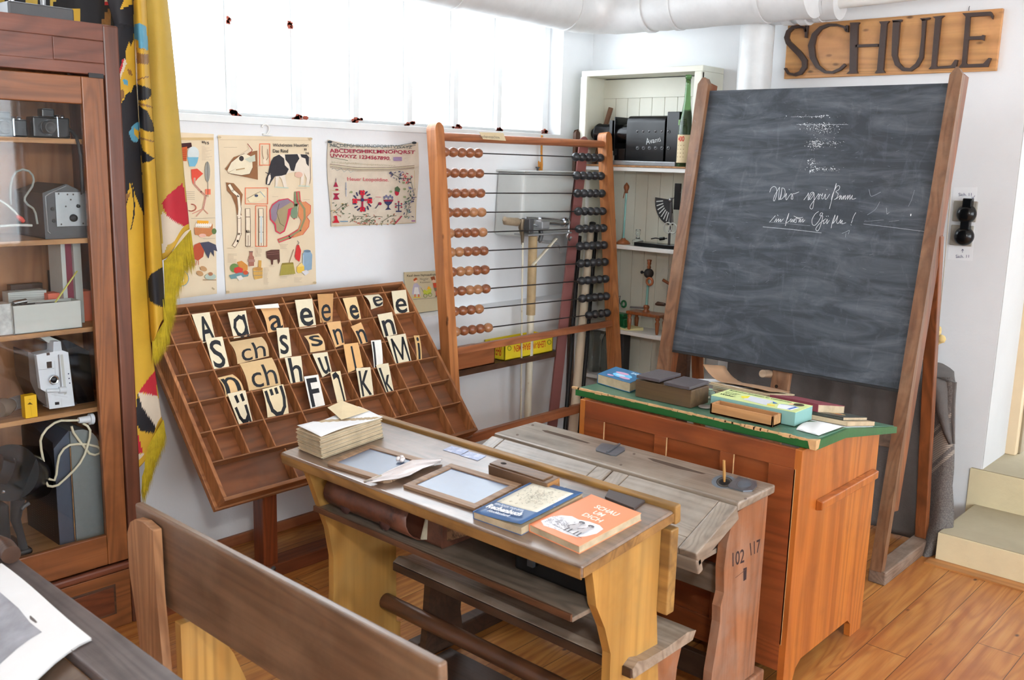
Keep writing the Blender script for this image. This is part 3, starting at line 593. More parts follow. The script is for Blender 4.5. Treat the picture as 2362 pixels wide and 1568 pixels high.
D.line([(1240, 300), (1330, 335), (1480, 352), (1700, 345), (1890, 310)], 3, (70, 80, 84)); D.line([(1240, 275), (1330, 305), (1560, 322), (1760, 312), (1890, 288)], 3, (70, 80, 84))
D.text('ABCDEFGHIKLMNOPQRSTVWXYZ', ((1240, 296), (1865, 312), (1862, 340), (1245, 328)), (86, 98, 98), 0); D.text('ABCDEFGHIKLMNOPQRST', ((1240, 336), (1888, 350), (1884, 380), (1246, 372)), MR, .02); D.text('UVWXYZ 1234567890.', ((1246, 372), (1704, 396), (1700, 424), (1250, 400)), MR, .02)
D.text('abcdefghiklmnopqrstuvwxyz', ((1255, 430), (1740, 455), (1738, 474), (1256, 450)), (180, 172, 148)); D.poly([(1722, 400), (1786, 398), (1788, 428), (1724, 428)], (160, 110, 160)); D.line([(1722, 408), (1788, 408)], 4, (150, 176, 180)); D.line([(1722, 420), (1788, 420)], 4, (150, 176, 180)); D.line([(1250, 400), (1380, 425)], 3, GN)
for k, (c_, w_) in enumerate((((110, 84, 66), 3), ((190, 180, 150), 6), ((110, 84, 66), 3), ((150, 130, 100), 3))): D.line([(1246, 452 + k * 9), (1450, 478 + k * 9), (1700, 478 + k * 8), (1880, 462 + k * 8)], w_, c_)
D.line([(1258, 492), (1276, 482), (1300, 502), (1330, 484), (1352, 512), (1380, 490), (1400, 516), (1424, 500)], 2.5, (150, 160, 156))
D.text('Heuer Leopoldine.', ((1376, 550), (1690, 558), (1688, 592), (1378, 586)), PK, .01)
# wreath with cross
for k in range(16):
    a = 2 * PI * k / 16; D.line([(1490 + 52 * math.cos(a), 730 + 58 * math.sin(a)), (1490 + 72 * math.cos(a + .12), 730 + 80 * math.sin(a + .12))], 10, NV)
for a in (0, 90, 180, 270):
    x, y = 1490 + 56 * math.cos(math.radians(a)), 730 + 62 * math.sin(math.radians(a))
    for dx, dy in ((-9, -9), (9, -9), (-9, 9), (9, 9)): D.ell(x + dx, y + dy, 10, 10, (196, 40, 56), n=8)
D.line([(1490, 690), (1490, 780)], 14, MR); D.line([(1455, 722), (1525, 722)], 14, MR); D.ell(1490, 722, 14, 14, NV, n=8)
# basket, flowers
D.poly([(1648, 720), (1724, 718), (1708, 750), (1690, 765), (1690, 780), (1708, 795), (1660, 797), (1680, 780), (1682, 765), (1662, 750)], NV)
for k in range(5): D.ell(1655 + k * 15, 704 - (k % 2) * 10, 8, 12, (110, 110, 140), n=8); D.ell(1658 + k * 14, 728, 7, 8, MR, n=8)
D.line([(1763, 740), (1763, 800)], 8, NV); D.line([(1742, 764), (1784, 764)], 6, NV); D.line([(1745, 808), (1782, 808)], 10, NV)
for x, y in ((1763, 736), (1742, 752), (1784, 752), (1742, 776), (1784, 776)): D.ell(x, y, 7, 7, MR, n=8)
D.ell(1750, 668, 16, 22, (176, 36, 60)); D.poly([(1735, 630), (1755, 618), (1775, 640), (1768, 665), (1735, 655)], GN); D.ell(1622, 750, 13, 12, MR); D.line([(1620, 745), (1590, 785)], 5, NV); D.line([(1590, 700), (1630, 702)], 4, PK)
for x, y in ((1406, 663), (1704, 660), (1808, 640), (1800, 592), (1808, 700)): D.ell(x, y, 12, 9, (140, 150, 110), n=6)
D.poly([(1290, 582), (1308, 624), (1272, 624)], MR); D.line([(1290, 562), (1290, 585)], 4, NV); D.line([(1262, 652), (1320, 652)], 4, (190, 170, 110)); D.ell(1298, 645, 12, 7, MR); D.poly([(1268, 672), (1320, 672), (1300, 690), (1318, 718), (1268, 720), (1285, 690)], MR); D.line([(1366, 590), (1366, 695)], 4, (120, 140, 170)); D.ell(1366, 640, 5, 5, (120, 140, 170))
random.seed(11)
for (x0, y0, x1, y1, n, cs) in ((1262, 740, 1392, 840, 26, (GN, GN, (196, 160, 80), (74, 84, 66), (190, 150, 130))), (1390, 825, 1745, 905, 60, (GN, (74, 84, 66), (176, 84, 70), (110, 120, 90))), (1805, 720, 1868, 850, 26, ((110, 140, 140), NV, GN)), (1700, 505, 1800, 580, 26, (NV, (110, 100, 150), (70, 84, 104))), (1795, 520, 1868, 600, 18, (MR, (200, 60, 70), (70, 84, 104))), (1838, 600, 1886, 735, 26, (NV, (110, 110, 150), GN))):
    for k in range(n):
        x, y = random.uniform(x0, x1), random.uniform(y0, y1); a = random.uniform(0, PI); D.line([(x, y), (x + 13 * math.cos(a), y + 13 * math.sin(a))], random.uniform(4, 7), random.choice(cs))
for pts in ([(1270, 820), (1330, 770), (1380, 745)], [(1395, 890), (1450, 845), (1500, 850)], [(1515, 888), (1580, 845), (1640, 850)], [(1640, 885), (1700, 845), (1745, 840)], [(1705, 520), (1780, 560), (1850, 560), (1880, 680), (1850, 730)], [(1820, 840), (1850, 740)]): D.line(pts, 3.5, (76, 84, 70))
D.poly([(1262, 895), (1285, 870), (1276, 842), (1298, 840), (1302, 868), (1318, 895)], (190, 40, 54)); D.line([(1325, 884), (1378, 884)], 8, (110, 140, 160)); D.line([(1738, 900), (1785, 845)], 9, (176, 60, 80)); D.line([(1862, 880), (1886, 880)], 7, (150, 80, 150))
D.line([(1258, 915), (1500, 910), (1880, 895)], 2, (190, 160, 90)); D.line([(1252, 640), (1262, 910)], 2, (190, 160, 90)); D.line([(1880, 500), (1892, 890)], 2, (190, 160, 90))
for k, (x, y) in enumerate(((1245, 285), (1880, 292))): D.ell(x, y, 18, 10, (60, 66, 70))
tag(mb.build('embroidered_sampler'), 'linen alphabet sampler with red and blue cross stitch, between cattle chart and bead frame', 'sampler')
# --- small picture board on the ledge
mb = MB(); q = [at(933, 628, y=3.556), at(1016, 624, y=3.556), at(1016, 696, y=3.545), at(940, 698, y=3.545)]
q[2].z = q[3].z = LZ + .004; mb.slab(q, (0, 1, -.1), .006, paint('picture_board', (200, 184, 150), .6, .05))
n_ = (q[1] - q[0]).cross(q[3] - q[0]).normalized(); n_ = n_ if n_.y < 0 else -n_
D = Deco(npl(q[0], n_), mb, org=(700, 620), sc=4.126, off=8e-4)
D.text('Kauf denn Nylvaasfrulan', ((985, 55), (1275, 42), (1276, 68), (988, 82)), (58, 54, 52), .01); D.text('Nuntlur', ((1110, 88), (1190, 84), (1190, 102), (1110, 106)), (96, 88, 84)); D.text('mit', ((1140, 104), (1160, 103), (1160, 116), (1140, 117)), (96, 88, 84)); D.text('Kryzelunn', ((1110, 122), (1205, 118), (1205, 136), (1112, 140)), (96, 88, 84))
D.poly([(1050, 140), (1085, 135), (1100, 170), (1115, 245), (1030, 245), (1040, 180)], (186, 176, 190)); D.poly([(1058, 175), (1090, 175), (1104, 240), (1050, 240)], (226, 220, 214)); D.ell(1064, 110, 18, 20, (232, 190, 160)); D.poly([(1046, 100), (1070, 82), (1088, 98), (1072, 106), (1050, 118)], (186, 90, 50)); D.line([(1062, 245), (1062, 270)], 10, (206, 90, 60)); D.line([(1098, 245), (1098, 270)], 10, (206, 90, 60)); D.line([(1088, 150), (1120, 178)], 7, (186, 176, 190)); D.line([(1048, 272), (1112, 272)], 8, (220, 190, 60))
D.poly([(1135, 215), (1150, 195), (1175, 210), (1200, 165), (1220, 195), (1212, 240), (1150, 245)], (186, 190, 70)); D.poly([(1172, 195), (1190, 163), (1215, 190)], (236, 176, 60)); D.ring(1160, 255, 17, 17, 5, (120, 150, 60)); D.ring(1205, 245, 17, 17, 5, (120, 150, 60)); D.line([(1118, 180), (1140, 215)], 3, (90, 90, 70))
D.poly([(1208, 80), (1246, 68), (1256, 104), (1222, 114)], (150, 84, 50)); D.ell(1238, 118, 15, 16, (232, 190, 160)); D.poly([(1232, 135), (1282, 130), (1286, 178), (1240, 180)], (206, 80, 50)); D.poly([(1240, 180), (1288, 176), (1288, 210), (1250, 214)], (130, 110, 84)); D.line([(1262, 214), (1266, 255)], 9, (206, 90, 60)); D.line([(1255, 262), (1282, 258)], 8, (90, 60, 50))
D.line([(1045, 292), (1288, 272)], 3, (110, 100, 90))
tag(mb.build('picture_board'), 'small picture board of two children with a pram leaning on the ledge', 'picture')
# ================================================================ letter tray (type case) on its stand
th = math.radians(39); a_ = math.radians(1.0)
TZ = V((0, math.sin(th), math.cos(th))); TX = V((math.cos(a_), math.sin(a_), 0)); TN = TX.cross(TZ).normalized()   # TN points to the room
if TN.y > 0: TN = -TN
TB = at(519, 1156, y=2.85); TW, TH, TD = 1.292, .80, .058
T = Fr(TB, TX, TZ, TN)   # origin on the front rim plane, z towards the room
def tp(a, b, c=0): return T.p(a, b, c)
case = thing('letter_case', 'brown wooden compartment tray tilted on a stand, full of printed letter cards', 'letter case', (2.35, 3.1, 0))
mb = MB(); mb.box((.004, .004, -TD), (TW - .004, TH - .004, -TD + .008), wood('case_back_board', (158, 98, 58), (112, 64, 36), 'x', .45, (110, 82, 66), .5, .8), T); mb.build('back_panel', case)
rim = MB(); r = .014
rim.box((0, 0, -TD), (TW, r, 0), M['tray'], T); rim.box((0, TH - r, -TD), (TW, TH, 0), M['tray'], T); rim.box((0, r, -TD), (r, TH - r, 0), M['trayz'], T); rim.box((TW - r, r, -TD), (TW, TH - r, 0), M['trayz'], T)
rim.box((-.012, -.006, -TD - .02), (TW + .012, TH, -TD), M['tray'], T); rim.build('rim', case, bevel=.002)
dv = MB(); t_ = .003; d0 = -TD + .008; d1 = -.004
ROWS = [.152, .27, .392, .508, .634, .754]
COLS = {.062: (.152, TH), .17: (.152, TH), .284: (.152, TH), .46: (.27, TH), .607: (.152, TH), .748: (.152, TH), .888: (.152, TH), 1.02: (.152, TH), 1.154: (.014, TH), .318: (.014, .152), .9: (.014, .152), .62: (.014, .152)}
for c, (v0, v1) in COLS.items(): dv.box((c - t_, v0, d0), (c + t_, v1 - r, d1), M['trayz'], T)
for v in ROWS: dv.box((r, v - t_, d0), (TW - r, v + t_, d1 - .001), M['tray'], T)
for c, v0 in ((.46, .152), (.955, .152)): dv.box((c - t_, v0, d0), (c + t_, v0 + .118, d1), M['trayz'], T)
dv.build('dividers', case, bevel=.0008, seg=1)
st = MB(); py = 3.085
xL = at(612, 1200, y=py).x; st.box((xL - .032, py - .035, .055), (xL + .032, py + .035, .545), M['traypost']); st.build('post', case, bevel=.003)
rl = MB(); rl.box((1.55, py - .045, 0), (3.02, py + .045, .055), wood('stand_foot_rail', (150, 82, 44), (106, 54, 30), 'x', .42)); rl.build('foot_rail', case, bevel=.003)
pb = at(630, 1311, y=py - .046); MB().lathe([(.011, 0), (.009, .006), (.003, .009)], M['greyd'], Fr(pb, (1, 0, 0), (0, 0, 1), (0, -1, 0)), 12).build('bolt', case)
lg = MB(); lx = 2.86; lg.hexa([V((lx + a, y + b, z)) for (y, z) in ((2.80, .055), (3.12, .45)) for a, b in ((-.035, -.03), (.035, -.03), (.035, .03), (-.035, .03))], M['traypost'])
lg2 = MB(); p0 = tp(1.16, .30, -TD - .05); p1 = tp(1.16, -.16, -TD - .05); lg2.hexa([p + V((a, b, 0)) for p in (p1, p0) for a, b in ((-.032, -.03), (.032, -.03), (.032, .03), (-.032, .03))], M['traypost']); lg2.build('support_strut', case, bevel=.003)
lg3 = MB(); lg3.box((p1.x - .03, py - .03, .055), (p1.x + .03, py + .03, .5), M['traypost']); lg3.build('post', case, bevel=.003)
# --- letter cards
CR, TAN, WH, INK = (226, 214, 184), (222, 176, 124), (236, 234, 226), (46, 48, 52)
def A_(*q): return [(370 + x / 4.9, 640 + y / 4.9) for x, y in q]
def B_(*q): return [(700 + x / 4.126, 620 + y / 4.126) for x, y in q]
def C_(*q): return [(400 + x / 5.228, 880 + y / 5.228) for x, y in q]
TNN = TN
def card(px, col, glyph, box, label, curl=0.0, lean=.006, bold=.03, strokes=None, sw=.13):
    """px: TL TR BR BL of the card front; box: x0,y0,x1,y1 of the letter on the unit card (y down)"""
    q = [onp(u, v, TB + TNN * (.006 if i < 2 else -lean), TNN) for i, (u, v) in enumerate(px)]
    tl, tr, br, bl = q; n = (tr - tl).cross(bl - tl).normalized(); n = n if n.dot(TNN) > 0 else -n
    def fn(u, v, off):
        p = (tl * (1 - u) + tr * u) * (1 - v) + (bl * (1 - u) + br * u) * v
        return p + n * (off + curl * (math.sin(PI * min(1, v * .9 + .05)) * .9 - (1 - v) * (1 - v) * .9))
    m = paint('card_%d' % col[2], col, .75, .04, 30, .1, 90, .2) if ('card', col) not in _F else _F[('card', col)]; _F[('card', col)] = m
    N = 8; mb = MB(); mb.grid([[fn(j / 3, i / N, 0) for j in range(4)] for i in range(N + 1)], m); mb.grid([[fn(j / 3, i / N, -.0008) for j in range(3, -1, -1)] for i in range(N + 1)], m)
    for e0, e1 in ((0, 1),): 
        pass
    D = Deco(fn, mb, off=4e-4)
    if strokes:
        for s_ in strokes: 
            P = []
            for a, b in zip(s_, s_[1:]): P += [(a[0] + (b[0] - a[0]) * k / 4, a[1] + (b[1] - a[1]) * k / 4) for k in range(4)]
            P.append(s_[-1]); D.line(P, sw, INK)
    if glyph:
        vs, fs = glyphs(glyph, bold * .35, 8); x0, y0, x1, y1 = box; i = flat(INK); D.off += 3e-5
        # fine vertical splitting is not needed: letters follow the card through its gentle bend
        mb.add([fn(x0 + (x1 - x0) * a, y1 + (y0 - y1) * b, 6e-4 + (.0006 if curl else 0)) for a, b in vs], fs, i)
    return tag(mb.build('letter_card'), label, 'letter card', 'letter cards in the compartment tray')
card(A_((355, 415), (555, 390), (622, 700), (470, 745)), CR, 'A', (.12, .12, .98, .97), 'cream card with large black A at the top left of the tray', bold=.05)
card(A_((760, 395), (965, 372), (1015, 655), (830, 688)), CR, None, None, 'cream card with round single-storey black a in the top row', strokes=[[(.82, .2), (.88, .98)], [(.84, .5), (.78, .3), (.55, .22), (.3, .35), (.2, .6), (.3, .85), (.52, .96), (.75, .85), (.86, .65)]], sw=.15)
card(A_((1065, 318), (1330, 292), (1345, 340), (1080, 352)), WH, None, None, 'blank white folded card behind the tan a card', lean=-.01)
card(A_((1140, 340), (1330, 318), (1395, 580), (1215, 628)), TAN, 'a', (.18, .38, .95, .98), 'tan card with double-storey black a in the top row', .010, bold=.03)
card(A_((1520, 255), (1715, 238), (1762, 555), (1575, 578)), CR, 'e', (.12, .3, .88, .95), 'white cream card with black e, fourth in the top row', bold=.04)
card(B_((132, 240), (285, 235), (275, 500), (160, 512)), (196, 150, 100), 'e', (.15, .37, .85, .98), 'dark tan card with thin black e in the top row', bold=.01)
card(B_((375, 278), (505, 262), (548, 480), (435, 498)), (230, 200, 150), 'e', (.2, .34, .9, .97), 'pale tan card with fat ornamental black e in the top row', .003, bold=.06)
card(B_((590, 245), (728, 232), (752, 350), (640, 388)), CR, 'e', (.25, .2, .98, .98), 'curled cream card with black e, second from right in the top row', .014, bold=.03)
card(B_((838, 212), (975, 198), (1008, 420), (870, 436)), CR, 'e', (.12, .34, .9, .98), 'cream card with black e at the right end of the top row', bold=.03)
card(A_((510, 690), (700, 665), (780, 1015), (605, 1052)), CR, 'S', (.1, .08, .85, .96), 'cream card with tall black S below the A card', bold=.03)
card(A_((790, 715), (1160, 655), (1225, 890), (868, 980)), (206, 176, 134), 'ch', (.15, .25, .9, .98), 'wide curled tan card with ch, the upper of two', .016, bold=.0)
card(A_((1310, 570), (1450, 565), (1485, 885), (1350, 912)), CR, 's', (.12, .24, .82, .9), 'narrow cream card with black s in the second row', bold=.02)
card(B_((20, 630), (158, 605), (205, 775), (62, 797)), (226, 190, 140), 's', (.12, .08, .9, .75), 'curled tan card with black s in the second row', .014, bold=.02)
card(B_((220, 510), (352, 495), (392, 715), (305, 748)), TAN, 'n', (.22, .3, .95, .93), 'tan card with n, left of two tan n cards', bold=.02)
card(B_((455, 545), (552, 505), (614, 700), (535, 722)), TAN, 'n', (.12, .3, .98, .98), 'tilted tan card with n, right of two tan n cards', .004, bold=.02)
card(B_((705, 435), (842, 410), (892, 620), (768, 652)), CR, 'n', (.12, .28, .92, .98), 'cream card with torn top edge and black n', bold=.03)
card(A_((660, 1120), (832, 1080), (942, 1285), (735, 1352)), (226, 190, 140), 'n', (.05, .12, .88, .92), 'curled tan card with large n in the left column', .016, bold=.02)
card(A_((905, 965), (1270, 895), (1358, 1210), (1000, 1282)), (212, 180, 134), 'ch', (.14, .2, .92, .96), 'wide tan card with ch, the lower of two', .010, bold=.0)
card(A_((1405, 905), (1590, 885), (1622, 1175), (1475, 1202)), CR, 'h', (.15, .03, .92, .98), 'cream card with tall black h beside the lower ch card', bold=.03)
card(B_((85, 808), (228, 790), (270, 975), (182, 1030)), CR, 'u', (.2, .2, .88, .98), 'cream card with black u in the third row', bold=.03)
card(B_((380, 718), (520, 700), (568, 930), (425, 988)), (226, 178, 120), None, None, 'orange tan card with a single black stroke l', strokes=[[(.5, .15), (.52, .99)]], sw=.12)
card(B_((645, 680), (740, 672), (755, 900), (672, 948)), WH, None, None, 'narrow white card with black stroke l at its left edge', .003, strokes=[[(.2, .12), (.18, .97)]], sw=.2)
card(B_((793, 645), (970, 615), (1028, 880), (880, 910)), CR, None, None, 'cream card with wide black M in the third row', strokes=[[(.12, .95), (.2, .14), (.5, .84), (.8, .14), (.9, .95)]], sw=.11)
card(B_((1055, 630), (1106, 628), (1126, 862), (1078, 872)), (214, 176, 120), 'i', (.3, .08, .75, .98), 'very narrow tan card with black i right of the M card', .006, bold=.04)
card(C_((652, 145), (868, 103), (957, 485), (795, 520)), CR, None, None, 'cream card with small black u umlaut in the fourth row', strokes=[[(.38, .16), (.40, .28)], [(.72, .14), (.74, .26)], [(.18, .52), (.22, .78), (.36, .94), (.56, .96), (.74, .84)], [(.80, .50), (.84, .96)]], sw=.17)
card(C_((1080, 85), (1330, 25), (1390, 385), (1135, 432)), (232, 214, 176), None, None, 'cream card with large capital U umlaut, bottom left area', .006, strokes=[[(.36, .12), (.37, .25)], [(.60, .11), (.61, .24)], [(.12, .14), (.14, .45), (.25, .8), (.45, .96), (.68, .95), (.84, .75), (.88, .45), (.86, .08)]], sw=.14)
card(B_((5, 1025), (140, 1005), (205, 1295), (70, 1327)), WH, 'F', (.1, .08, .82, .98), 'white card with black F, right of the capital U umlaut', bold=.04)
card(B_((255, 985), (350, 970), (408, 1250), (322, 1272)), (232, 214, 176), None, None, 'narrow cream card with hooked stroke letter beside the F', strokes=[[(.2, .16), (.5, .1), (.68, .2), (.74, .6), (.78, .98)]], sw=.18)
card(B_((500, 945), (637, 935), (668, 1200), (548, 1228)), CR, 'K', (.12, .1, .88, .97), 'cream card with black capital K in the fourth row', bold=.03)
card(B_((690, 915), (808, 895), (860, 1165), (790, 1178)), CR, 'k', (.1, .12, .92, .98), 'cream card with black small k right of the capital K', bold=.03)
# ================================================================ big bead frame
ta = math.radians(6.2); YA = 3.15; ZA0 = .65
AN = V((0, math.cos(ta), -math.sin(ta))); AP0 = at(1045, 870, y=YA)
def ap(u, v, off=0): return onp(u, v, AP0 - AN * off, AN)
AU = V((0, math.sin(ta), math.cos(ta)))
def aframe(p): return Fr(p, (1, 0, 0), AU)
pL, pR = ap(1018, 500), ap(1384, 500)
xl0 = ap(996, 300).x; xl1 = ap(1016, 300).x
ab = thing('bead_frame', 'tall wooden school bead frame with brown and black beads, leaning beside the letter case', 'bead frame', (3.7, 3.08, 0))
A = Fr(V((0, 0, 0)) + V((0, AP0.y - AP0.z * math.tan(ta), 0)), (1, 0, 0), AU)   # a=x, b=along the frame, c towards the wall(-)/room(+)
nz = A.z if A.z.y < 0 else -A.z; A.z = nz
def aloc(u, v):
    p = ap(u, v); d = p - A.o; return d.dot(A.x), d.dot(A.y)
al, bt = aloc(1006, 286); ar, _ = aloc(1391, 306)
HL = 1.80
def apost(x0, x1, top):
    n = 5; poly = [(x0, 0), (x1, 0), (x1, top - .035)] + [(x0 + (x1 - x0) * .5 * (1 + math.cos(PI * k / 12)), top - .035 + .035 * math.sin(PI * k / 12)) for k in range(1, 12)] + [(x0, top - .035)]
    return MB().prism(poly, -.03, .03, M['abac'], A)
xa, xb_ = aloc(1000, 600)[0], 0
L0 = aloc(994, 300)[0]; L1 = L0 + .054; R1 = aloc(1402, 330)[0]; R0 = R1 - .055
apost(L0, L1, aloc(1003, 283)[1]).build('post', ab, bevel=.004); apost(R0, R1, aloc(1391, 305)[1]).build('post', ab, bevel=.004)
for k, (va, vb, h) in enumerate((((1020, 318), (1385, 330), .017), ((1048, 806), (1390, 752), .017))):
    b0 = (aloc(*va)[1] + aloc(*vb)[1]) / 2
    if k == 0: MB().tube([A.p(L1 - .01, b0, 0), A.p(R0 + .01, b0, 0)], .02, M['abacx'], 12).build('top_rail', ab)
    else: mb = MB(); mb.box((L1 - .005, b0 - h, -.02), (R0 + .005, b0 + h, .02), M['abacx'], A); mb.build('rail', ab, bevel=.003)
mb = MB(); mb.box((L1 - .005, .30, -.02), (R0 + .005, .345, .02), M['abacx'], A); mb.build('rail', ab, bevel=.003)
for x0, x1 in ((L0 - .0, L1), (R0, R1)): mb = MB(); mb.box((x0, A.o.y - .22, 0), (x1, A.o.y + .2, .05), M['abac']); mb.build('foot', ab, bevel=.004)
# paper label
mb = MB(); q = [A.p(*aloc(u, v), .024) for u, v in ((1097, 306), (1153, 308), (1159, 326), (1106, 322))]; mb.slab(q, (0, 1, 0), .0008, M['paper'])
Deco(npl(q[0], A.z), mb, off=6e-4).text('Rechenmaschine', ((1106, 311), (1151, 313), (1153, 320), (1108, 318)), (110, 104, 96)); mb.build('paper_label', ab)
ROD = [((1020, 350), (1385, 364), 5, 5), ((1025, 398), (1390, 406), 5, 5), ((1028, 445), (1392, 446), 5, 5), ((1030, 490), (1394, 487), 5, 5), ((1033, 538), (1395, 526), 5, 5), ((1036, 582), (1397, 565), 5, 5), ((1040, 627), (1398, 604), 5, 5), ((1043, 672), (1400, 643), 5, 5), ((1046, 718), (1401, 683), 4, 5), ((1048, 765), (1403, 721), 5, 4)]
bd = {}
def beadmesh(m, r): 
    o = MB().lathe([(1e-4, -r * 1.12), (r * .45, -r * 1.05), (r * .8, -r * .68), (r * .96, -r * .3), (r, 0), (r * .96, r * .3), (r * .8, r * .68), (r * .45, r * 1.05), (1e-4, r * 1.12)], m, Fr((0, 0, 0), (0, 1, 0), (0, 0, 1)), 18); return o
BX = {k: beadmesh(M[k], .0235) for k in ('bead', 'bead2', 'beadk')}
first = {}; base = V(ab['_w'])
for i, (a, b, nl, nr) in enumerate(ROD):
    b0 = aloc(*a)[1]; b1 = aloc(*b)[1]
    P0_, P1_ = A.p(L1 - .012, b0, 0), A.p(R0 + .012, b1, 0); MB().tube([P0_, P1_], .0032, M['steel'], 8).build('rod', ab)
    d = (P1_ - P0_).normalized(); spec = []
    for k in range(nl): spec.append((P0_ + d * (.036 + .0555 * k), 'bead2' if (i * 7 + k * 3) % 5 in (0, 3) and i > 2 else 'bead'))
    for k in range(nr): spec.append((P1_ - d * (.036 + .0535 * k), 'beadk'))
    for p, m in spec:
        if m not in first:
            BX[m].v = [q + base for q in BX[m].v]; o = BX[m].build('bead', ab); first[m] = o
        else: o = first[m].copy(); COL.objects.link(o); o.parent = ab
        o.location = p - base; o.rotation_euler = (random.uniform(0, 6), 0, 0) if False else (0, 0, 0)
# ================================================================ wall shelf below, with its things
zs = .745; x0s, x1s = 2.92, at(1283, 825, y=3.30).x
sh = MB(); n = 6; poly = [(x0s, 3.275), (x1s - .05, 3.275)] + [(x1s - .05 + .05 * math.sin(PI / 2 * k / n), 3.325 - .05 * math.cos(PI / 2 * k / n)) for k in range(1, n + 1)] + [(x1s, YL - .001), (x0s, YL - .001)]
zs = at(1170, 833, y=3.275).z; sh.prism(poly, zs - .03, zs, M['darkwood']); tag(sh.build('wall_shelf', bevel=.003), 'dark brown wall shelf with rounded end behind the bead frame', 'shelf')
def obox(name, x0, x1, y0, y1, z0, h, m, t_=.006, label=None, cat=None, mi=None, base_=True):
    mb = MB(); mb.box((x0, y0, z0), (x1, y1, z0 + t_), m); mb.box((x0, y0, z0), (x1, y0 + t_, z0 + h), m); mb.box((x0, y1 - t_, z0), (x1, y1, z0 + h), m); mb.box((x0, y0, z0), (x0 + t_, y1, z0 + h), m); mb.box((x1 - t_, y0, z0), (x1, y1, z0 + h), m)
    return mb
yb0 = 3.285; xq0 = at(1164, 815, y=yb0).x; xq1 = at(1275, 800, y=yb0).x
hb = at(1163, 793, y=yb0).z - zs
mb = obox('b', xq0, xq1, yb0, YL - .01, zs + .001, hb, M['yellow'])
D = Deco(yplane(yb0), mb, off=5e-4); D.text('LEHR-WEBRAHMEN', ((1258, 800), (1186, 812), (1186, 797), (1258, 785)), (200, 84, 40), .02)
D.ring(1175, 803, 4, 5, 1.5, (130, 160, 60)); D.ring(1267, 789, 4, 5, 1.5, (130, 160, 60))
D2 = Deco(lambda u, v, off: V((xq0 - off, yb0 + u, zs + v)), mb, off=5e-4); D2.text('LEHR', ((.075, hb * .25), (.02, hb * .25), (.02, hb * .8), (.075, hb * .8)), (200, 84, 40), .02)
tag(mb.build('weaving_frame_box', bevel=.001), 'open yellow cardboard box lettered LEHR-WEBRAHMEN, upside down on the wall shelf', 'box')
mb = MB(); mb.box((xq0 + .03, yb0 + .02, zs + .009), (xq1 - .10, YL - .03, zs + .03), M['cardgrey'] if 'cardgrey' in M else paint('grey_card', (140, 136, 122), .7)); tag(mb.build('card_insert'), 'grey cardboard insert inside the yellow weaving frame box', 'card')
mb = MB(); c0 = V((xq0 + .07, 3.34, zs + .068)); c1 = V((xq1 - .07, 3.39, zs + .052)); mb.tube([c0, c0.lerp(c1, .25), c0.lerp(c1, .27), c1], [.020, .018, .009, .009], M['turned'], 12); tag(mb.build('wooden_mallet', bevel=0), 'turned wooden shaft lying across the yellow weaving frame box', 'tool')
xw0, xw1 = 2.98, at(1140, 815, y=3.29).x
mb = obox('b', xw0, xw1 - .005, 3.28, 3.43, zs + .001, at(1100, 815, y=3.28).z - zs + .012, M['palebox'] if False else wood('box_front_wood', (180, 112, 66), (150, 84, 44), 'x', .5)); hh = at(1100, 815, y=3.28).z - zs + .012
tag(mb.build('open_wooden_box', bevel=.001), 'open brown wooden box with papers on the wall shelf, behind the left post', 'box')
for k, (dx, dy, h, sx_, lab) in enumerate(((.02, .03, .035, .09, 'white crumpled paper packet at the left in the open wooden box'), (.12, .05, .03, .10, 'white paper with black print in the middle of the open wooden box'))):
    mb = MB(); f_ = frz((xw0 + dx, 3.28 + dy - .01, zs + .03), 12 * (k - .5)); mb.box((0, 0, -.022), (sx_, .07, h), M['wpaper'], f_); DD = Deco(lambda u, v, off: f_.p(u, -off, v), mb, off=5e-4)
    for j in range(4): DD.line([(.012 + j * .02, .012), (.022 + j * .02, .02)], .006, (60, 60, 66))
    tag(mb.build('paper_packet', bevel=.003), lab, 'paper', 'papers in the wooden box')
# ================================================================ corner: tank, crank device on a post, poles, boards
x0, x1 = at(1167, 420, y=3.50).x, at(1287, 420, y=3.50).x; zt0, zt1 = at(1170, 545, y=3.45).z, at(1170, 396, y=3.45).z
mb = MB(); w2_ = .012; mb.hexa([V(p) for p in ((x0 - .02, 3.37, zt0), (x1 - .05, 3.37, zt0), (x1 - .05, YU - .002, zt0), (x0 - .02, YU - .002, zt0), (x0, 3.37, zt1), (x1, 3.37, zt1), (x1, YU - .002, zt1), (x0, YU - .002, zt1))], M['tank'])
t = thing('water_tank', 'grey enamelled wall tank with a lid behind the bead frame rods', 'tank', ((x0 + x1) / 2, 3.46, zt0)); mb.build('tank_body', t, bevel=.02, seg=3)
mb = MB(); mb.box((x0 - .008, 3.36, zt1), (x1 + .008, YU - .002, zt1 + .008), M['tank']); mb.build('lid', t, bevel=.002); MB().lathe([(.006, 0), (.006, .012), (.012, .014), (.012, .02)], M['greyd'], Fr(((x0 + x1) / 2 - .02, 3.45, zt1 + .008)), 12).build('lid_knob', t)
# yellow cord from the sill
mb = MB(); pc = [at(u, v, y=3.53) for u, v in ((1250, 312), (1249, 350), (1250, 380), (1249, 397))]; mb.tube(pc, .006, paint('orange_cord', (196, 130, 50), .7), 8)
for k in range(7): p = at(1243, 372 + k * 4, y=3.525); mb.tube([p, p + V((-.012, -.006, -.006)), p + V((.004, -.01, -.012)), p + V((.014, 0, -.006))], .004, M['cordo'] if 'cordo' in M else flat((196, 130, 50)), 6)
tag(mb.build('knotted_cord'), 'orange knotted cord hanging from the window sill above the tank', 'cord')
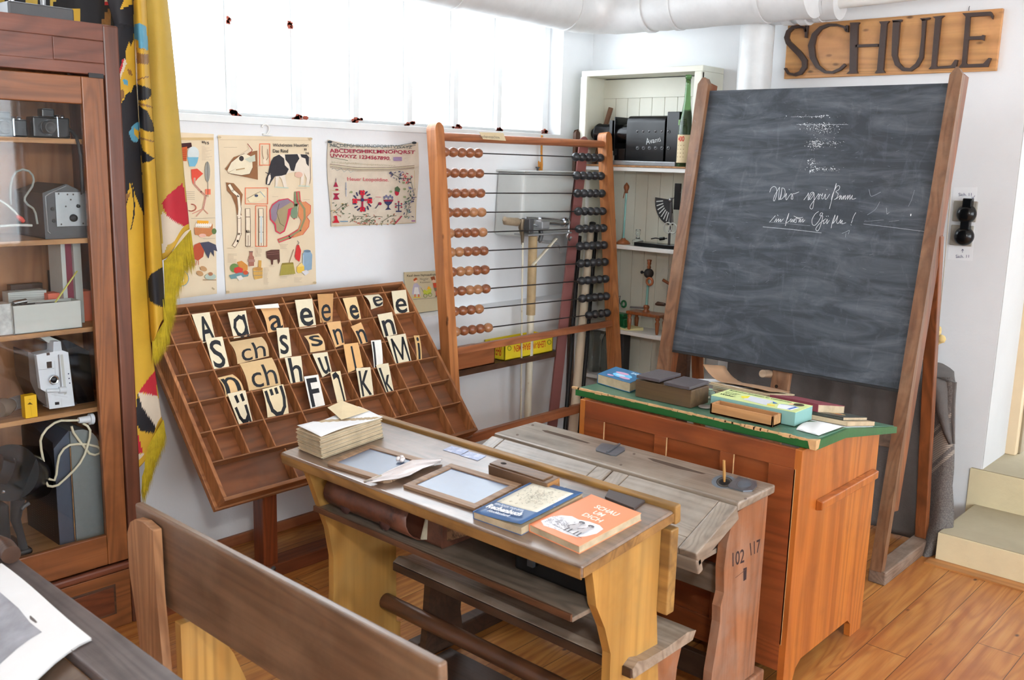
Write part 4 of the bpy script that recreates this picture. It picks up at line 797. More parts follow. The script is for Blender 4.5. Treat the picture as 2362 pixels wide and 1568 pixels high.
# post with bracket and cranked apparatus
YP = 3.30; xp = at(1222, 800, y=YP).x
t = thing('apparatus_post', 'cream metal post with a bracket carrying the cranked apparatus behind the bead frame', 'stand', (xp, YP, 0))
zp = at(1222, 545, y=YP).z; MB().tube([(xp, YP, 0), (xp, YP, zp - .30)], .019, M['creampipe'], 16).build('post', t); MB().tube([(xp, YP, zp - .42), (xp, YP, zp)], .024, paint('rusty_tube', (166, 142, 104), .6, .15, 20, .2), 16).build('upper_tube', t)
mb = MB(); a, b = at(1212, 541, y=YP - .03), at(1312, 547, y=YP - .03); mb.box((a.x, YP - .05, a.z - .006), (b.x, YP + .05, a.z + .002), M['greym']); mb.build('bracket_plate', t, bevel=.001)
mb = MB(); mb.tube([at(1228, 612, y=YP - .028), at(1283, 550, y=YP - .028)], .012, M['creampipe'], 8, flatk=.4); mb.build('bracket_brace', t); MB().tube([at(1206, 560, y=YP - .03), at(1204, 700, y=YP - .03), at(1201, 1000, y=YP)], .005, M['creampipe'], 8).build('thin_rod', t)
t = thing('cranked_apparatus', 'chrome cranked apparatus with wooden grip mounted on the cream post', 'apparatus', at(1250, 540, y=YP)); Y_ = YP - .02
g = lambda u, v, dy=0: at(1130 + u / 4.61, 360 + v / 4.61, y=Y_ + dy)
MB().tube([g(138, 685), g(155, 668), g(165, 690), g(290, 700), g(300, 700), g(320, 690)], [.004, .014, .02, .022, .016, .008], paint('grip_wood', (150, 132, 108), .6, .15, 40, .3), 14).build('grip', t)
MB().tube([g(520, 680), g(770, 705)], .019, M['chrome'], 16).tube([g(380, 655), g(530, 668)], .007, M['chrome'], 10).tube([g(420, 720), g(520, 745)], .006, M['chrome'], 10).build('cylinder', t)
MB().tube([g(340, 670), g(330, 760), g(345, 850), g(345, 940)], [.016, .014, .01, .006], paint('bronze', (110, 96, 78), .4, .2, 40, .2, metal=.6), 10).build('clamp_arm', t)
mb = MB(); mb.box((g(375, 700).x, Y_ - .03, g(400, 820).z), (g(425, 700).x, Y_ + .03, g(400, 660).z), M['greyd']); mb.box((g(515, 700).x, Y_ - .026, g(560, 775).z), (g(600, 700).x, Y_ + .026, g(560, 690).z), M['greym']); mb.build('gear_housing', t, bevel=.006)
MB().tube([g(540, 790), g(545, 850), g(530, 905)], .012, M['greyd'], 10).tube([g(530, 905), g(640, 915), g(720, 935), g(750, 985), g(755, 1035)], [.009, .008, .007, .006, .004], M['greym'], 10).build('crank', t)
MB().tube([g(770, 705), g(800, 700)], .026, M['chrome'], 14).tube([g(820, 660), g(845, 700), g(838, 760), g(840, 800), g(815, 850), g(845, 895), g(865, 860)], .006, M['chrome'], 8).build('hook', t)
def flr(a, b):
    d = b - a; e = a + d * (a.z / (a.z - b.z)); e.z = .003; return e
# boards and rolled maps leaning in the corner
def plank(name, top, bot, w_, t_, m, label, cat, group=None, hole=False):
    top, bot = V(top), V(bot); d = (top - bot).normalized(); xx = V((1, -.35, 0)); xx = xx - d * xx.dot(d); f_ = Fr(bot, xx, d); mb = MB(); L = (top - bot).length
    mb.prism([(-w_ / 2, 0), (w_ / 2, 0), (w_ / 2, L - .02), (w_ / 2 - .02, L), (-w_ / 2 + .02, L), (-w_ / 2, L - .02)], 0, t_, m, f_)
    return tag(mb.build(name, bevel=.002), label, cat, group)
tp0 = at(1328, 300, y=3.49); plank('leaning_board', (at(1346, 330, y=3.42).x, 3.42, at(1340, 316, y=3.42).z), flr((at(1346, 330, y=3.42)), at(1272, 985, y=3.24)), .058, .014, M['redboard'], 'red brown painted board leaning in the corner', 'board')
plank('leaning_board', (at(1327, 310, y=3.50).x, 3.50, at(1330, 300, y=3.5).z), flr(at(1327, 310, y=3.50), at(1308, 980, y=3.32)), .03, .03, M['darkwood'], 'narrow dark brown batten leaning behind the red brown board', 'board')
def pole(name, ut, vt, ub, vb, yt, yb_, r, m, label, cat, group=None, capm=None, n=16):
    a, b = at(ut, vt, y=yt), at(ub, vb, y=yb_); d = (b - a); e = a + d * (a.z / (a.z - b.z)); e.z = 0.004
    t = thing(name, label, cat, e, group); MB().tube([e, a], r, m, n).build('roll' if capm else 'rod', t)
    if capm: MB().tube([a, a + (a - e).normalized() * .03], r * .75, capm, n).build('end_cap', t)
    return t
pole('rolled_map', 1366, 525, 1322, 985, 3.40, 3.12, .026, M['maproll'], 'thick cream rolled map leaning behind the black beads', 'rolled map', 'rolled maps in the corner', M['blackm'])
pole('rolled_map', 1337, 545, 1304, 985, 3.36, 3.10, .012, M['black'], 'thin black map rod, left of the cream rolled map', 'map rod', 'rolled maps in the corner')
pole('rolled_map', 1376, 520, 1338, 985, 3.36, 3.06, .011, M['black'], 'thin black map rod, right of the cream rolled map', 'map rod', 'rolled maps in the corner')
tb = MB(); xp2 = at(1353, 400, y=3.47).x; tb.tube([(xp2, 3.47, .0), (xp2, 3.47, at(1353, 345, y=3.47).z)], .02, M['white'], 16); tag(tb.build('white_pipe'), 'white vertical pipe in the corner next to the white cupboard', 'pipe')
# ================================================================ white open cupboard against the back wall
XF = 4.405; yR = at(1622, 152, x=XF).y; yLc = at(1342, 165, x=XF).y; zT = at(1615, 150, x=XF).z
cu = thing('white_cupboard', 'cream painted open cupboard in the corner holding old teaching apparatus', 'cupboard', ((XF + XB) / 2, (yR + yLc) / 2, 0))
xk = XB - .004; p_ = .018
mb = MB(); mb.box((XF, yR, zT - .03), (xk, yLc, zT), M['cream']); mb.build('top_board', cu, bevel=.003)
mb = MB(); mb.box((XF, yR, .002), (xk, yR + p_, zT - .03), M['cream']); mb.build('side_panel', cu, bevel=.002); mb = MB(); mb.box((XF, yLc - p_, .002), (xk, yLc, zT - .03), M['cream']); mb.build('side_panel', cu, bevel=.002)
mb = MB(); mb.box((XF - .008, yLc - .045, .002), (XF + .02, yLc, zT - .03), M['cream']); mb.build('front_post', cu, bevel=.006, seg=3); mb = MB(); mb.box((XF - .008, yR, .002), (XF + .02, yR + .045, zT - .03), M['cream']); mb.build('front_post', cu, bevel=.006, seg=3)
bk = MB(); nB = 9; wB = (yLc - yR - 2 * p_) / nB
for k in range(nB): bk.box((xk - .012, yR + p_ + k * wB + .001, .05), (xk - .004, yR + p_ + (k + 1) * wB - .001, zT - .13), M['cream'])
bk.box((xk - .004, yR + p_, .05), (xk, yLc - p_, zT - .03), M['greyd']); bk.box((xk - .02, yR + p_, zT - .14), (xk - .004, yLc - p_, zT - .035), M['cream']); bk.build('back_boards', cu, bevel=.0015)
ZS = [at(1470, 386, x=XF).z, at(1480, 570, x=XF).z, at(1470, 768, x=XF).z, .42]
for z in ZS: mb = MB(); mb.box((XF + .004, yR + p_, z - .022), (xk - .012, yLc - p_, z), M['white']); mb.build('shelf', cu, bevel=.002)
xm = (XF + XB) / 2 - .01
# --- lantern projector on the upper shelf
z0 = ZS[0]; g = lambda u, v, x=XF + .03: at(1280 + u / 3.136, v / 3.136, x=x)
pj = thing('lantern_projector', 'long black lantern projector lettered Avanti on the top shelf of the white cupboard', 'projector', (xm, g(560, 0).y, z0))
yA, yB = g(1000, 1190).y, g(240, 1190).y
mb = MB(); mb.box((XF + .0, yA + .03, z0 + .001), (XB - .05, yB, z0 + .010), M['shelfp']); mb.build('base_board', pj, bevel=.001)
mb = MB(); mb.box((XF + .01, g(950, 0).y, z0 + .010), (XB - .06, g(390, 0).y, z0 + .034), M['greym']); mb.build('base_rail', pj, bevel=.003)
y1, y2 = g(855, 0).y, g(575, 0).y; z1, z2 = z0 + .036, g(700, 835).z; mb = MB()
nn = 10; cx_ = (XF + XB) / 2 - .03; hw = .062; prof = [(-hw, z1)] + [(-hw + .04 - .04 * math.cos(PI / 2 * k / nn), z2 - .04 + .04 * math.sin(PI / 2 * k / nn)) for k in range(nn + 1)] + [(hw - .04 + .04 * math.sin(PI / 2 * k / nn), z2 - .04 + .04 * math.cos(PI / 2 * k / nn)) for k in range(nn + 1)] + [(hw, z1)]
mb.prism(prof, 0, y2 - y1, M['black'], Fr((cx_, y1, 0), (1, 0, 0), (0, 0, 1), (0, 1, 0)))
D = Deco(xplane(cx_ - hw), mb, org=(1280, 0), sc=3.136, off=5e-4)
for x in (597, 640, 683, 728, 773, 820):
    for y in (952, 1070): D.ell(x, y, 12, 13, M['greyd']); D.ell(x, y, 7, 8, (10, 10, 12)); D.ell(x - 3, y - 5, 2.5, 2.5, (200, 200, 205))
D.text('Avanti', ((655, 1000), (760, 992), (766, 1022), (660, 1046)), (190, 192, 194)); mb.build('lamp_house', pj, bevel=.004)
mb = MB(); mb.box((cx_ - .06, g(960, 0).y, z0 + .036), (cx_ + .06, g(868, 0).y, g(900, 808).z), M['black']); D = Deco(xplane(cx_ - .06), mb, org=(1280, 0), sc=3.136, off=5e-4); D.poly([(895, 866), (952, 866), (950, 905), (893, 905)], (150, 190, 130)); D.line([(903, 880), (942, 880)], 4, (70, 90, 60)); D.line([(903, 892), (935, 892)], 3, (70, 90, 60)); mb.build('rear_housing', pj, bevel=.003)
rc = (g(500, 0).y, g(500, 965).z)
fy = lambda u: Fr((cx_, g(u, 0).y, rc[1]), (1, 0, 0), (0, 0, 1), (0, 1, 0))
MB().lathe([(.05, 0), (.052, .012), (.052, g(480, 0).y - g(590, 0).y)], M['black'], fy(590), 28).build('condenser_tube', pj)
mb = MB(); mb.box((cx_ - .064, g(490, 0).y, g(490, 1125).z), (cx_ + .06, g(482, 0).y, g(490, 845).z), M['black']); mb.box((cx_ - .064, g(470, 0).y, g(490, 1092).z), (cx_ + .06, g(446, 0).y, g(490, 870).z), M['black']); mb.build('slide_stage', pj, bevel=.002)
MB().lathe([(.052, 0), (.054, .005), (.054, g(330, 0).y - g(446, 0).y), (.058, g(330, 0).y - g(446, 0).y + .002), (.052, g(315, 0).y - g(446, 0).y), (.03, g(315, 0).y - g(446, 0).y), (.03, g(285, 0).y - g(446, 0).y), (.022, g(285, 0).y - g(446, 0).y)], M['black'], fy(446), 28).build('lens_barrel', pj)
mb = MB(); mb.hexa([V((cx_ + a, y, z)) for z, w0_ in ((z0 + .036, 1), (z0 + .10, .75)) for a, y in ((-.05, g(560, 0).y), (.05, g(560, 0).y), (.05, g(480 - 20 * (1 - w0_), 0).y), (-.05, g(480, 0).y))], M['black']); mb.build('support_foot', pj, bevel=.002)
# rolled tube standing behind
a, b = at(1280 + 405 / 3.136, 780 / 3.136, x=4.57), at(1280 + 275 / 3.136, 1110 / 3.136, x=4.50); b.z = z0 + .003; b.y = min(b.y, yLc - .04)
tag(MB().tube([b, a], .014, paint('bark_tube', (120, 84, 60), .7, .25, 30, .4), 12).build('mottled_tube'), 'brown mottled tube leaning behind the lens of the lantern projector', 'tube')
# bottles right of the projector
def bottle(name, c, prof, m, label, cat, lab=None, group=None, n=24):
    t = thing(name, label, cat, c, group); MB().lathe(prof, m, Fr(c), n).build('glass_body', t)
    if lab: MB().lathe(lab[0], lab[1], Fr(c), n).build('paper_label', t)
    return t
gz = lambda v: g(1000, v).z
xb4 = 4.445; yb1 = g(1000, 0, xb4).y; zb = z0 + .001; hB = g(1008, 540, xb4).z - zb
bb = bottle('wine_bottle', (xb4, yb1, zb), [(.036, 0), (.039, .01), (.039, .19), (.035, .24), (.026, .29), (.017, .35), (.0135, hB - .05), (.0135, hB - .02), (.017, hB - .018), (.017, hB), (.012, hB)], M['green_glass'], 'tall green glass bottle with a paper label marked 400 behind the left easel rail', 'bottle', ([(.0395, .03), (.0395, .175)], M['paper']))
mb = MB(); DL = Deco(lambda u, v, off: V((xb4 - (.0398 + off) * math.cos(u / .04), yb1 - (.0398 + off) * math.sin(u / .04), zb + v)), mb, off=3e-4); DL.text('400', ((-.022, .168), (.018, .168), (.018, .14), (-.022, .14)), (200, 60, 52), .02)
for k in range(4): DL.line([(-.02, .12 - k * .02), (0, .12 - k * .02), (.018, .12 - k * .02)], .0035, (150, 124, 96))
mb.build('lettering', bb)
# --- second shelf
z1s = ZS[1] + .001; h = lambda u, v, x=xm - .03: at(1300 + u / 3.0166, 380 + v / 3.0166, x=x)
p = h(415, 540); t = thing('glass_rod_stand', 'thin glass rod with wooden tip standing on a round orange wooden foot', 'apparatus', (p.x, p.y, z1s))
yy = p.y; MB().lathe([(.001, 0), (.040, 0), (.041, .006), (.03, .018), (.016, .026), (.010, .034), (.001, .034)], M['turned'], Fr((p.x, yy, z1s)), 28).build('foot', t)
zt_ = h(428, 195).z; MB().tube([(p.x, yy, z1s + .03), (p.x, yy - .005, zt_)], .0055, M['teal_glass'], 12).build('glass_rod', t)
MB().lathe([(.004, -.002), (.011, 0), (.008, .008), (.016, .028), (.015, .04), (.004, .055), (.001, .058)], M['turned'], Fr((p.x, yy - .005, zt_)), 20).build('knob', t); MB().tube([(p.x, yy, zt_ + .025), (p.x, yy + .015, zt_ - .03)], .0025, M['turned'], 8).build('pointer', t)
p = h(515, 545, xm - .03); bottle('ink_bottle', (p.x, p.y, z1s), [(.026, 0), (.032, .006), (.032, .028), (.012, .038), (.010, .06), (.014, .062), (.014, .09), (.001, .09)], M['clear'], 'small clear glass bottle with stopper left of the black fan device', 'bottle')
p = h(333, 530, xm + .02); bottle('measuring_glass', (p.x, p.y, z1s), [(.02, 0), (.02, .13), (.008, .16), (.007, .19), (.001, .19)], M['clear'], 'slim grey glass flask half hidden by the right post of the bead frame', 'bottle')
# electrical device with fan scale
t = thing('fan_scale_instrument', 'black demonstration instrument with slotted fan-shaped scale on the middle shelf', 'instrument', h(720, 560)); xe = xm - .03; z = z1s
mb = MB(); mb.box((xe - .045, h(800, 0, xe).y - .04, z), (xe + .045, h(548, 0, xe).y, z + .022), M['black']); mb.build('base', t, bevel=.003)
cen = h(752, 245, xe); R_ = (h(752, 245, xe) - h(632, 240, xe)).length
mb = MB(); f_ = Fr((xe + .01, cen.y, cen.z), (0, 1, 0), (0, 0, 1), (-1, 0, 0)); arcp = [(0, 0)] + [(R_ * math.cos(a) * 1.0, R_ * 1.22 * math.sin(a)) for a in [math.radians(4) - PI * .56 * k / 16 for k in range(17)]]
mb.prism(arcp, 0, .004, M['blackm'], f_); D = Deco(lambda u, v, off: f_.p(u, v, .0045 + off), mb, off=1e-4)
for k in range(9):
    a = math.radians(-6 - 11 * k); D.line([(R_ * .55 * math.cos(a), R_ * .66 * math.sin(a)), (R_ * .9 * math.cos(a), R_ * 1.08 * math.sin(a))], .006, (205, 208, 205))
mb.build('fan_scale', t)
mb = MB(); yc = cen.y; mb.box((xe - .006, yc - .006, z + .02), (xe + .002, yc + .006, cen.z + .012), M['greyd']); mb.box((xe - .012, h(830, 0, xe).y, cen.z - .05), (xe, h(790, 0, xe).y, h(820, 130, xe).z), M['black']); mb.build('upright', t, bevel=.001)
MB().tube([h(750, 245, xe - .01), h(815, 190, xe - .01)], .002, M['greyd'], 6).lathe([(.001, 0), (.009, 0), (.009, .006), (.001, .006)], M['greym'], Fr((xe - .014, cen.y, cen.z), (0, 1, 0), (0, 0, 1), (-1, 0, 0)), 14).build('pointer', t)
for k, dy in enumerate((.018, -.014)): mb = MB(); q = h(745, 440, xe - .01); mb.tube([(q.x, q.y + .025 * math.cos(a) + dy, q.z + .028 * math.sin(a)) for a in [2 * PI * i / 18 for i in range(18)]], .004, M['lgrey'], 8, True); mb.build('coil', t)
mb = MB(); mb.tube([h(610, 515, xe - .05), h(640, 510, xe - .06), h(675, 515, xe - .055), h(720, 512, xe - .05)], .0035, M['black'], 8); mb.tube([h(670, 516, xe - .055), h(700, 512, xe - .055)], .009, M['black'], 10); mb.build('cable', t)
# --- third shelf
z = ZS[2] + .001; x3 = xm - .03
t = thing('green_vice', 'small green cast iron device with a crank axle on the lower visible shelf', 'device', h(430, 1130, x3)); yA, yB = h(510, 0, x3).y, h(350, 0, x3).y
mb = MB(); mb.box((x3 - .04, yA, z), (x3 + .04, yB, z + .016), M['greenp']); mb.hexa([V((x3 + a * k, yy, zz)) for zz, k, q in ((z + .016, .9, 0), (z + .055, .75, 1)) for a, yy in ((-.035, h(500 - 8 * q, 0, x3).y), (.035, h(500 - 8 * q, 0, x3).y), (.035, h(368 + 4 * q, 0, x3).y), (-.035, h(368 + 4 * q, 0, x3).y))], M['greenp']); mb.box((x3 - .032, h(490, 0, x3).y, z + .07), (x3 + .032, h(375, 0, x3).y, z + .085), M['greenp']); mb.box((x3 - .025, h(480, 0, x3).y, z + .05), (x3 + .025, h(385, 0, x3).y, z + .075), M['greenp']); mb.build('iron_body', t, bevel=.004)
MB().tube([(x3, h(465, 0, x3).y + .015 * math.cos(a), h(465, 975, x3).z + .018 * math.sin(a)) for a in [2 * PI * i / 16 for i in range(16)]], .006, M['greenp'], 8, True).build('bearing_ring', t)
MB().tube([h(465, 990, x3), h(560, 995, x3), h(580, 998, x3)], [.006, .006, .009], M['greym'], 10).build('axle', t); MB().tube([h(395, 970, x3), h(388, 945, x3), h(395, 912, x3), h(375, 920, x3), h(335, 908, x3)], .0025, M['greyd'], 6).build('wire_hook', t)
mb = MB(); q0 = h(410, 1105, x3 - .04); 
mb.hexa([V((x3 - .055, h(530, 0, x3).y, z)), V((x3 + .02, h(600, 0, x3).y, z)), V((x3 + .02, h(470, 0, x3).y, z)), V((x3 - .055, h(410, 0, x3).y, z)), V((x3 - .05, h(530, 0, x3).y, z + .004)), V((x3 + .02, h(600, 0, x3).y, z + .018)), V((x3 + .02, h(470, 0, x3).y, z + .022)), V((x3 - .05, h(420, 0, x3).y, z + .018))], paint('yellow_folder', (222, 216, 160), .6)); tag(mb.build('folded_leaflets'), 'pale yellow folded leaflets in front of the green device', 'leaflets')
# static machine with turned legs
t = thing('influence_machine', 'wooden stool-like electrical machine with black ball on a glass column', 'apparatus', h(620, 1150, x3)); yA = h(760, 0, x3).y; yB = h(518, 0, x3).y; zt_ = h(600, 1035, x3).z
mb = MB(); mb.box((x3 - .05, yA, zt_ - .012), (x3 + .05, yB, zt_ + .006), M['turned']); mb.build('platform', t, bevel=.004)
for dx in (-.036, .036):
    for yy in (yA + .02, yB - .018): MB().lathe([(.006, 0), (.009, .01), (.013, (zt_ - z) * .6), (.008, (zt_ - z) * .7), (.014, (zt_ - z) * .8), (.010, zt_ - z - .012)], M['turned'], Fr((x3 + dx, yy, z)), 14).build('leg', t)
yc = h(628, 0, x3).y; MB().lathe([(.022, 0), (.02, .008), (.012, .014), (.018, .026), (.016, .036), (.006, .042)], M['turned'], Fr((x3, yc, zt_ + .006)), 18).build('column_foot', t)
zq = h(635, 760, x3).z; MB().tube([(x3, yc, zt_ + .045), (x3, yc - .004, zq)], .007, M['teal_glass'], 12).build('glass_column', t); MB().ball((x3, yc - .004, zq), .028, M['blackm']).ball((x3, h(583, 0, x3).y, zq + .002), .009, M['blackm']).tube([(x3, yc, zq), (x3, h(583, 0, x3).y, zq + .002)], .004, M['blackm']).build('black_ball', t)
MB().lathe([(.008, 0), (.012, .008), (.007, .018), (.012, .03), (.01, .036), (.014, .05), (.001, .052)], M['turned'], Fr((x3, yc - .004, zq + .026)), 16).build('turned_finial', t)
mb = MB(); mb.tube([(x3 - .03, h(663, 0, x3).y + .019 * math.cos(a), h(663, 815, x3).z + .019 * math.sin(a)) for a in [2 * PI * i / 18 for i in range(18)]], .007, M['turned'], 10, True); mb.tube([h(690, 800, x3 - .02), h(740, 830, x3 - .01)], .008, M['turned']); mb.build('handle_ring', t)
MB().tube([h(640, 970, x3 - .03), h(655, 965, x3 - .03), h(705, 972, x3 - .03)], [.005, .012, .009], M['darkwood'], 12).build('crank_grip', t); mb = MB(); q = h(752, 790, x3 + .03); mb.lathe([(.08, -.002), (.08, .002)], M['glass'], Fr(q, (0, 1, 0), (0, 0, 1), (-1, 0, 0)), 32); mb.build('glass_disc', t)
# --- bottom shelf: jars and a lamp chimney
z = ZS[3] + .001
for (u, v, pr, lab) in ((1368, 870, [(.03, 0), (.036, .01), (.036, .19), (.03, .215), (.034, .22), (.034, .245)], 'wide clear preserving jar, leftmost on the lowest cupboard shelf'),
                        (1404, 860, [(.04, 0), (.048, .01), (.05, .20), (.03, .25), (.018, .27), (.022, .31), (.013, .36), (.013, .40)], 'clear oil lamp glass with tall chimney on the lowest cupboard shelf')):
    q = at(u, v, x=xm - .02); bottle('glass_jar', (q.x, q.y, z), pr, M['clear'], lab, 'jar', None, 'glassware on the lowest shelf')
q = at(1432, 880, x=xm - .02); t = thing('iron_grinder', 'dark iron device with handle partly hidden by the right bead frame post', 'device', (q.x, q.y, z)); mb = MB(); mb.box((q.x - .04, q.y - .03, z), (q.x + .04, q.y + .045, z + .28), M['blackm']); mb.build('iron_body', t, bevel=.01); MB().tube([at(1414, 832, x=q.x - .03), at(1424, 831, x=q.x - .03)], .007, M['darkwood'], 10).build('handle', t); MB().lathe([(.001, -.01), (.032, -.01), (.032, .01), (.001, .01)], M['blackm'], Fr(at(1428, 868, x=q.x - .055), (0, 1, 0), (0, 0, 1), (-1, 0, 0)), 24).build('wheel', t)
# ================================================================ SCHULE sign
XS = XB - .022
q = [at(1815, 57, x=XS), at(2311, 20, x=XS), at(2300, 164, x=XS), at(1810, 181, x=XS)]
y1, y2 = (q[0].y + q[3].y) / 2, (q[1].y + q[2].y) / 2; z1, z2 = (q[0].z + q[1].z) / 2, (q[2].z + q[3].z) / 2
sg = thing('school_sign', 'pine board sign with dark raised letters SCHULE high on the back wall', 'sign', (XB - .012, (y1 + y2) / 2, z2))
mb = MB(); mb.box((XS, y2, z2), (XB - .001, y1, z1), M['boardwood']); mb.build('board', sg, bevel=.003)
def S_(*P): return [(1780 + a / 4.058, b / 4.058) for a, b in P]
def letter(outl, name='letter'):
    mb = MB(); 
    for P in outl:
        W = [at(u, v, x=XS) for u, v in S_(*P)]
        mb.prism([(p.y, p.z) for p in W], .0005, .017, M['iron'], Fr((XS, 0, 0), (0, 1, 0), (0, 0, 1), (-1, 0, 0)))
    return mb.build(name, sg, bevel=.0025)
def stroke(P, w):
    """outline of a polyline with varying width (pixels of the crop)"""
    L, R_ = [], []
    for i, p in enumerate(P):
        a = P[max(0, i - 1)]; b = P[min(len(P) - 1, i + 1)]; d = V((b[0] - a[0], b[1] - a[1])).normalized(); n = V((-d.y, d.x)) * (w[i] if isinstance(w, (list, tuple)) else w) / 2
        L.append((p[0] + n.x, p[1] + n.y)); R_.append((p[0] - n.x, p[1] - n.y))
    return L + R_[::-1]
letter([stroke([(332, 300), (318, 262), (270, 250), (210, 258), (165, 300), (150, 355), (165, 400), (215, 450), (275, 510), (318, 570), (318, 630), (280, 685), (225, 702), (165, 688), (135, 640)], [30, 24, 24, 30, 36, 42, 46, 50, 52, 52, 46, 36, 26, 22, 20]), [(326, 240), (352, 240), (342, 358), (322, 355)]])
letter([stroke([(712, 290), (690, 255), (620, 236), (545, 236), (470, 265), (410, 330), (382, 430), (395, 540), (440, 625), (510, 675), (580, 680), (650, 650), (700, 605)], [26, 22, 22, 26, 34, 46, 58, 54, 40, 28, 24, 26, 26]), [(708, 238), (728, 240), (726, 305), (706, 302)]])
letter([[(745, 215), (836, 212), (820, 232), (808, 660), (816, 688), (710, 692), (740, 668), (748, 240)], [(1018, 205), (1112, 200), (1092, 225), (1056, 655), (1072, 682), (975, 688), (998, 655), (1034, 235)], [(800, 420), (1008, 412), (1006, 438), (798, 445)]])
letter([stroke([(1180, 200), (1170, 350), (1160, 520), (1185, 600), (1240, 650), (1310, 655), (1370, 610), (1410, 540), (1428, 350), (1438, 185)], [66, 62, 52, 46, 36, 32, 38, 40, 32, 40]), [(1138, 192), (1232, 184), (1226, 206), (1148, 214)], [(1398, 176), (1496, 166), (1486, 184), (1420, 200)]])
letter([[(1518, 160), (1630, 148), (1596, 176), (1552, 612), (1560, 625), (1690, 615), (1725, 562), (1752, 562), (1736, 636), (1478, 650), (1504, 622), (1542, 178)]])
letter([[(1795, 128), (2062, 112), (2085, 150), (2078, 186), (2055, 150), (1868, 160), (1856, 345), (1975, 340), (1985, 330), (2004, 332), (1996, 384), (1975, 372), (1852, 376), (1832, 590), (1842, 604), (1990, 598), (2040, 545), (2064, 546), (2032, 628), (1755, 636), (1790, 600), (1826, 160)]])
for u in (383, 1850): p = at(*S_((u, 205 if u < 1000 else 85))[0], x=XB); MB().tube([(XB, p.y, p.z + .012), (XB - .006, p.y, p.z + .006), (XB - .006, p.y, p.z - .008)], .0015, M['greyd'], 6).build('hanging_wire', sg)
# ================================================================ easel
te = math.radians(9.25); ED = V((math.sin(te), 0, math.cos(te))); EN = V((-math.cos(te), 0, math.sin(te)))   # rail direction, normal towards the camera
EP = plane_pt = at(2030, 1300, x=3.72)
def ep(u, v, off=0): return onp(u, v, EP + EN * off, EN)
EO = V((EP.x - EP.z * math.tan(te), 0, 0)); E_ = Fr(EO, (0, -1, 0), ED, EN)     # a = -y (to the right), b along the rail, c towards the room
def eloc(u, v): p = ep(u, v) - EO; return p.dot(E_.x), p.dot(E_.y)
es = thing('blackboard_easel', 'large worn wooden easel carrying the blackboard in front of the back wall', 'easel', (3.95, 1.9, 0))
aL = eloc(1634, 230)[0]; aR = eloc(2196, 230)[0]; bT = (eloc(1622, 187)[1] + eloc(2205, 165)[1]) / 2 + .01
for a0, s_ in ((aL, -1), (aR, 1)):
    w_ = .034; x0, x1 = (a0 - .05, a0 + .006) if s_ < 0 else (a0 - .014, a0 + .034)
    mb = MB(); poly = [(x0, .055), (x1, .055), (x1, bT - .03), (x1 - .02, bT), (x0 + .02, bT), (x0, bT - .03)]; mb.prism(poly, -.005, .032, M['easel'], E_); mb.build('front_rail', es, bevel=.004)
    g0, g1 = (x0, x1); mb = MB(); mb.box((g0 + .003, .3, -.06), (g1 - .003, bT - .02, -.005), M['easeld'], E_); mb.build('grooved_strip', es, bevel=.002)
yR_ = -(aR + .012); yL_ = -(aL - .012)
for y in (yR_, yL_):
    mb = MB(); mb.box((at(2015, 1337, z=0).x - .03, y - .035, 0), (4.27, y + .035, .058), M['easelg']); mb.build('foot_rail', es, bevel=.005)
    top = E_.p(-y, 1.42, -.04); top.y = y; bot = V((4.20, y, .058)); d = top - bot; mid = bot + d; mb = MB()
    mb.hexa([p + V(o) for p in (bot, mid) for o in ((-.02, -.024, 0), (.02, -.024, 0), (.02, .024, 0), (-.02, .024, 0))], M['easeld']); mb.build('rear_leg', es, bevel=.004)
bz = eloc(2060, 1012)[1]; mb = MB(); mb.box((aL, bz - .04, -.03), (aR, bz + .04, -.008), M['easelg'], E_); mb.build('cross_rail', es, bevel=.003)
mb = MB(); zc = 1.86; mb.box((4.10, yR_, zc), (4.125, yL_, zc + .07), M['easeld']); mb.build('rear_cross_rail', es, bevel=.003)
# peg board with wooden peg under the blackboard
ym = ep(1800, 900).y; pa = eloc(1800, 870); mb = MB(); mb.box((pa[0] - .045, pa[1] - .32, -.03), (pa[0] + .04, pa[1] + .10, -.008), M['easel'], E_); D = Deco(lambda u, v, off: E_.p(u, v, -.008 + off), mb, off=3e-4); D.ell(*eloc(1789, 891), .008, .008, (40, 30, 24)); mb.build('support_post', es, bevel=.003)
c_ = E_.p(*eloc(1772, 862), .0); MB().tube([c_ + EN * -.02, c_ + EN * .055], .017, wood('peg_wood', (190, 168, 142), (160, 130, 104), 'x', .6), 14).build('wooden_peg', es)
sm = MB(); q_ = at(1585, 838, x=4.2); mb = MB(); mb.hexa([V((4.15 + dx, yy, zz)) for zz, yy0 in ((.058, 2.50), (1.0, 2.50)) for dx, yy in ((-.02, at(1600, 850, x=4.2).y), (.02, at(1600, 850, x=4.2).y), (.02, at(1574, 850, x=4.2).y), (-.02, at(1574, 850, x=4.2).y))], M['darkwood']); mb.build('rear_strut', es, bevel=.003)
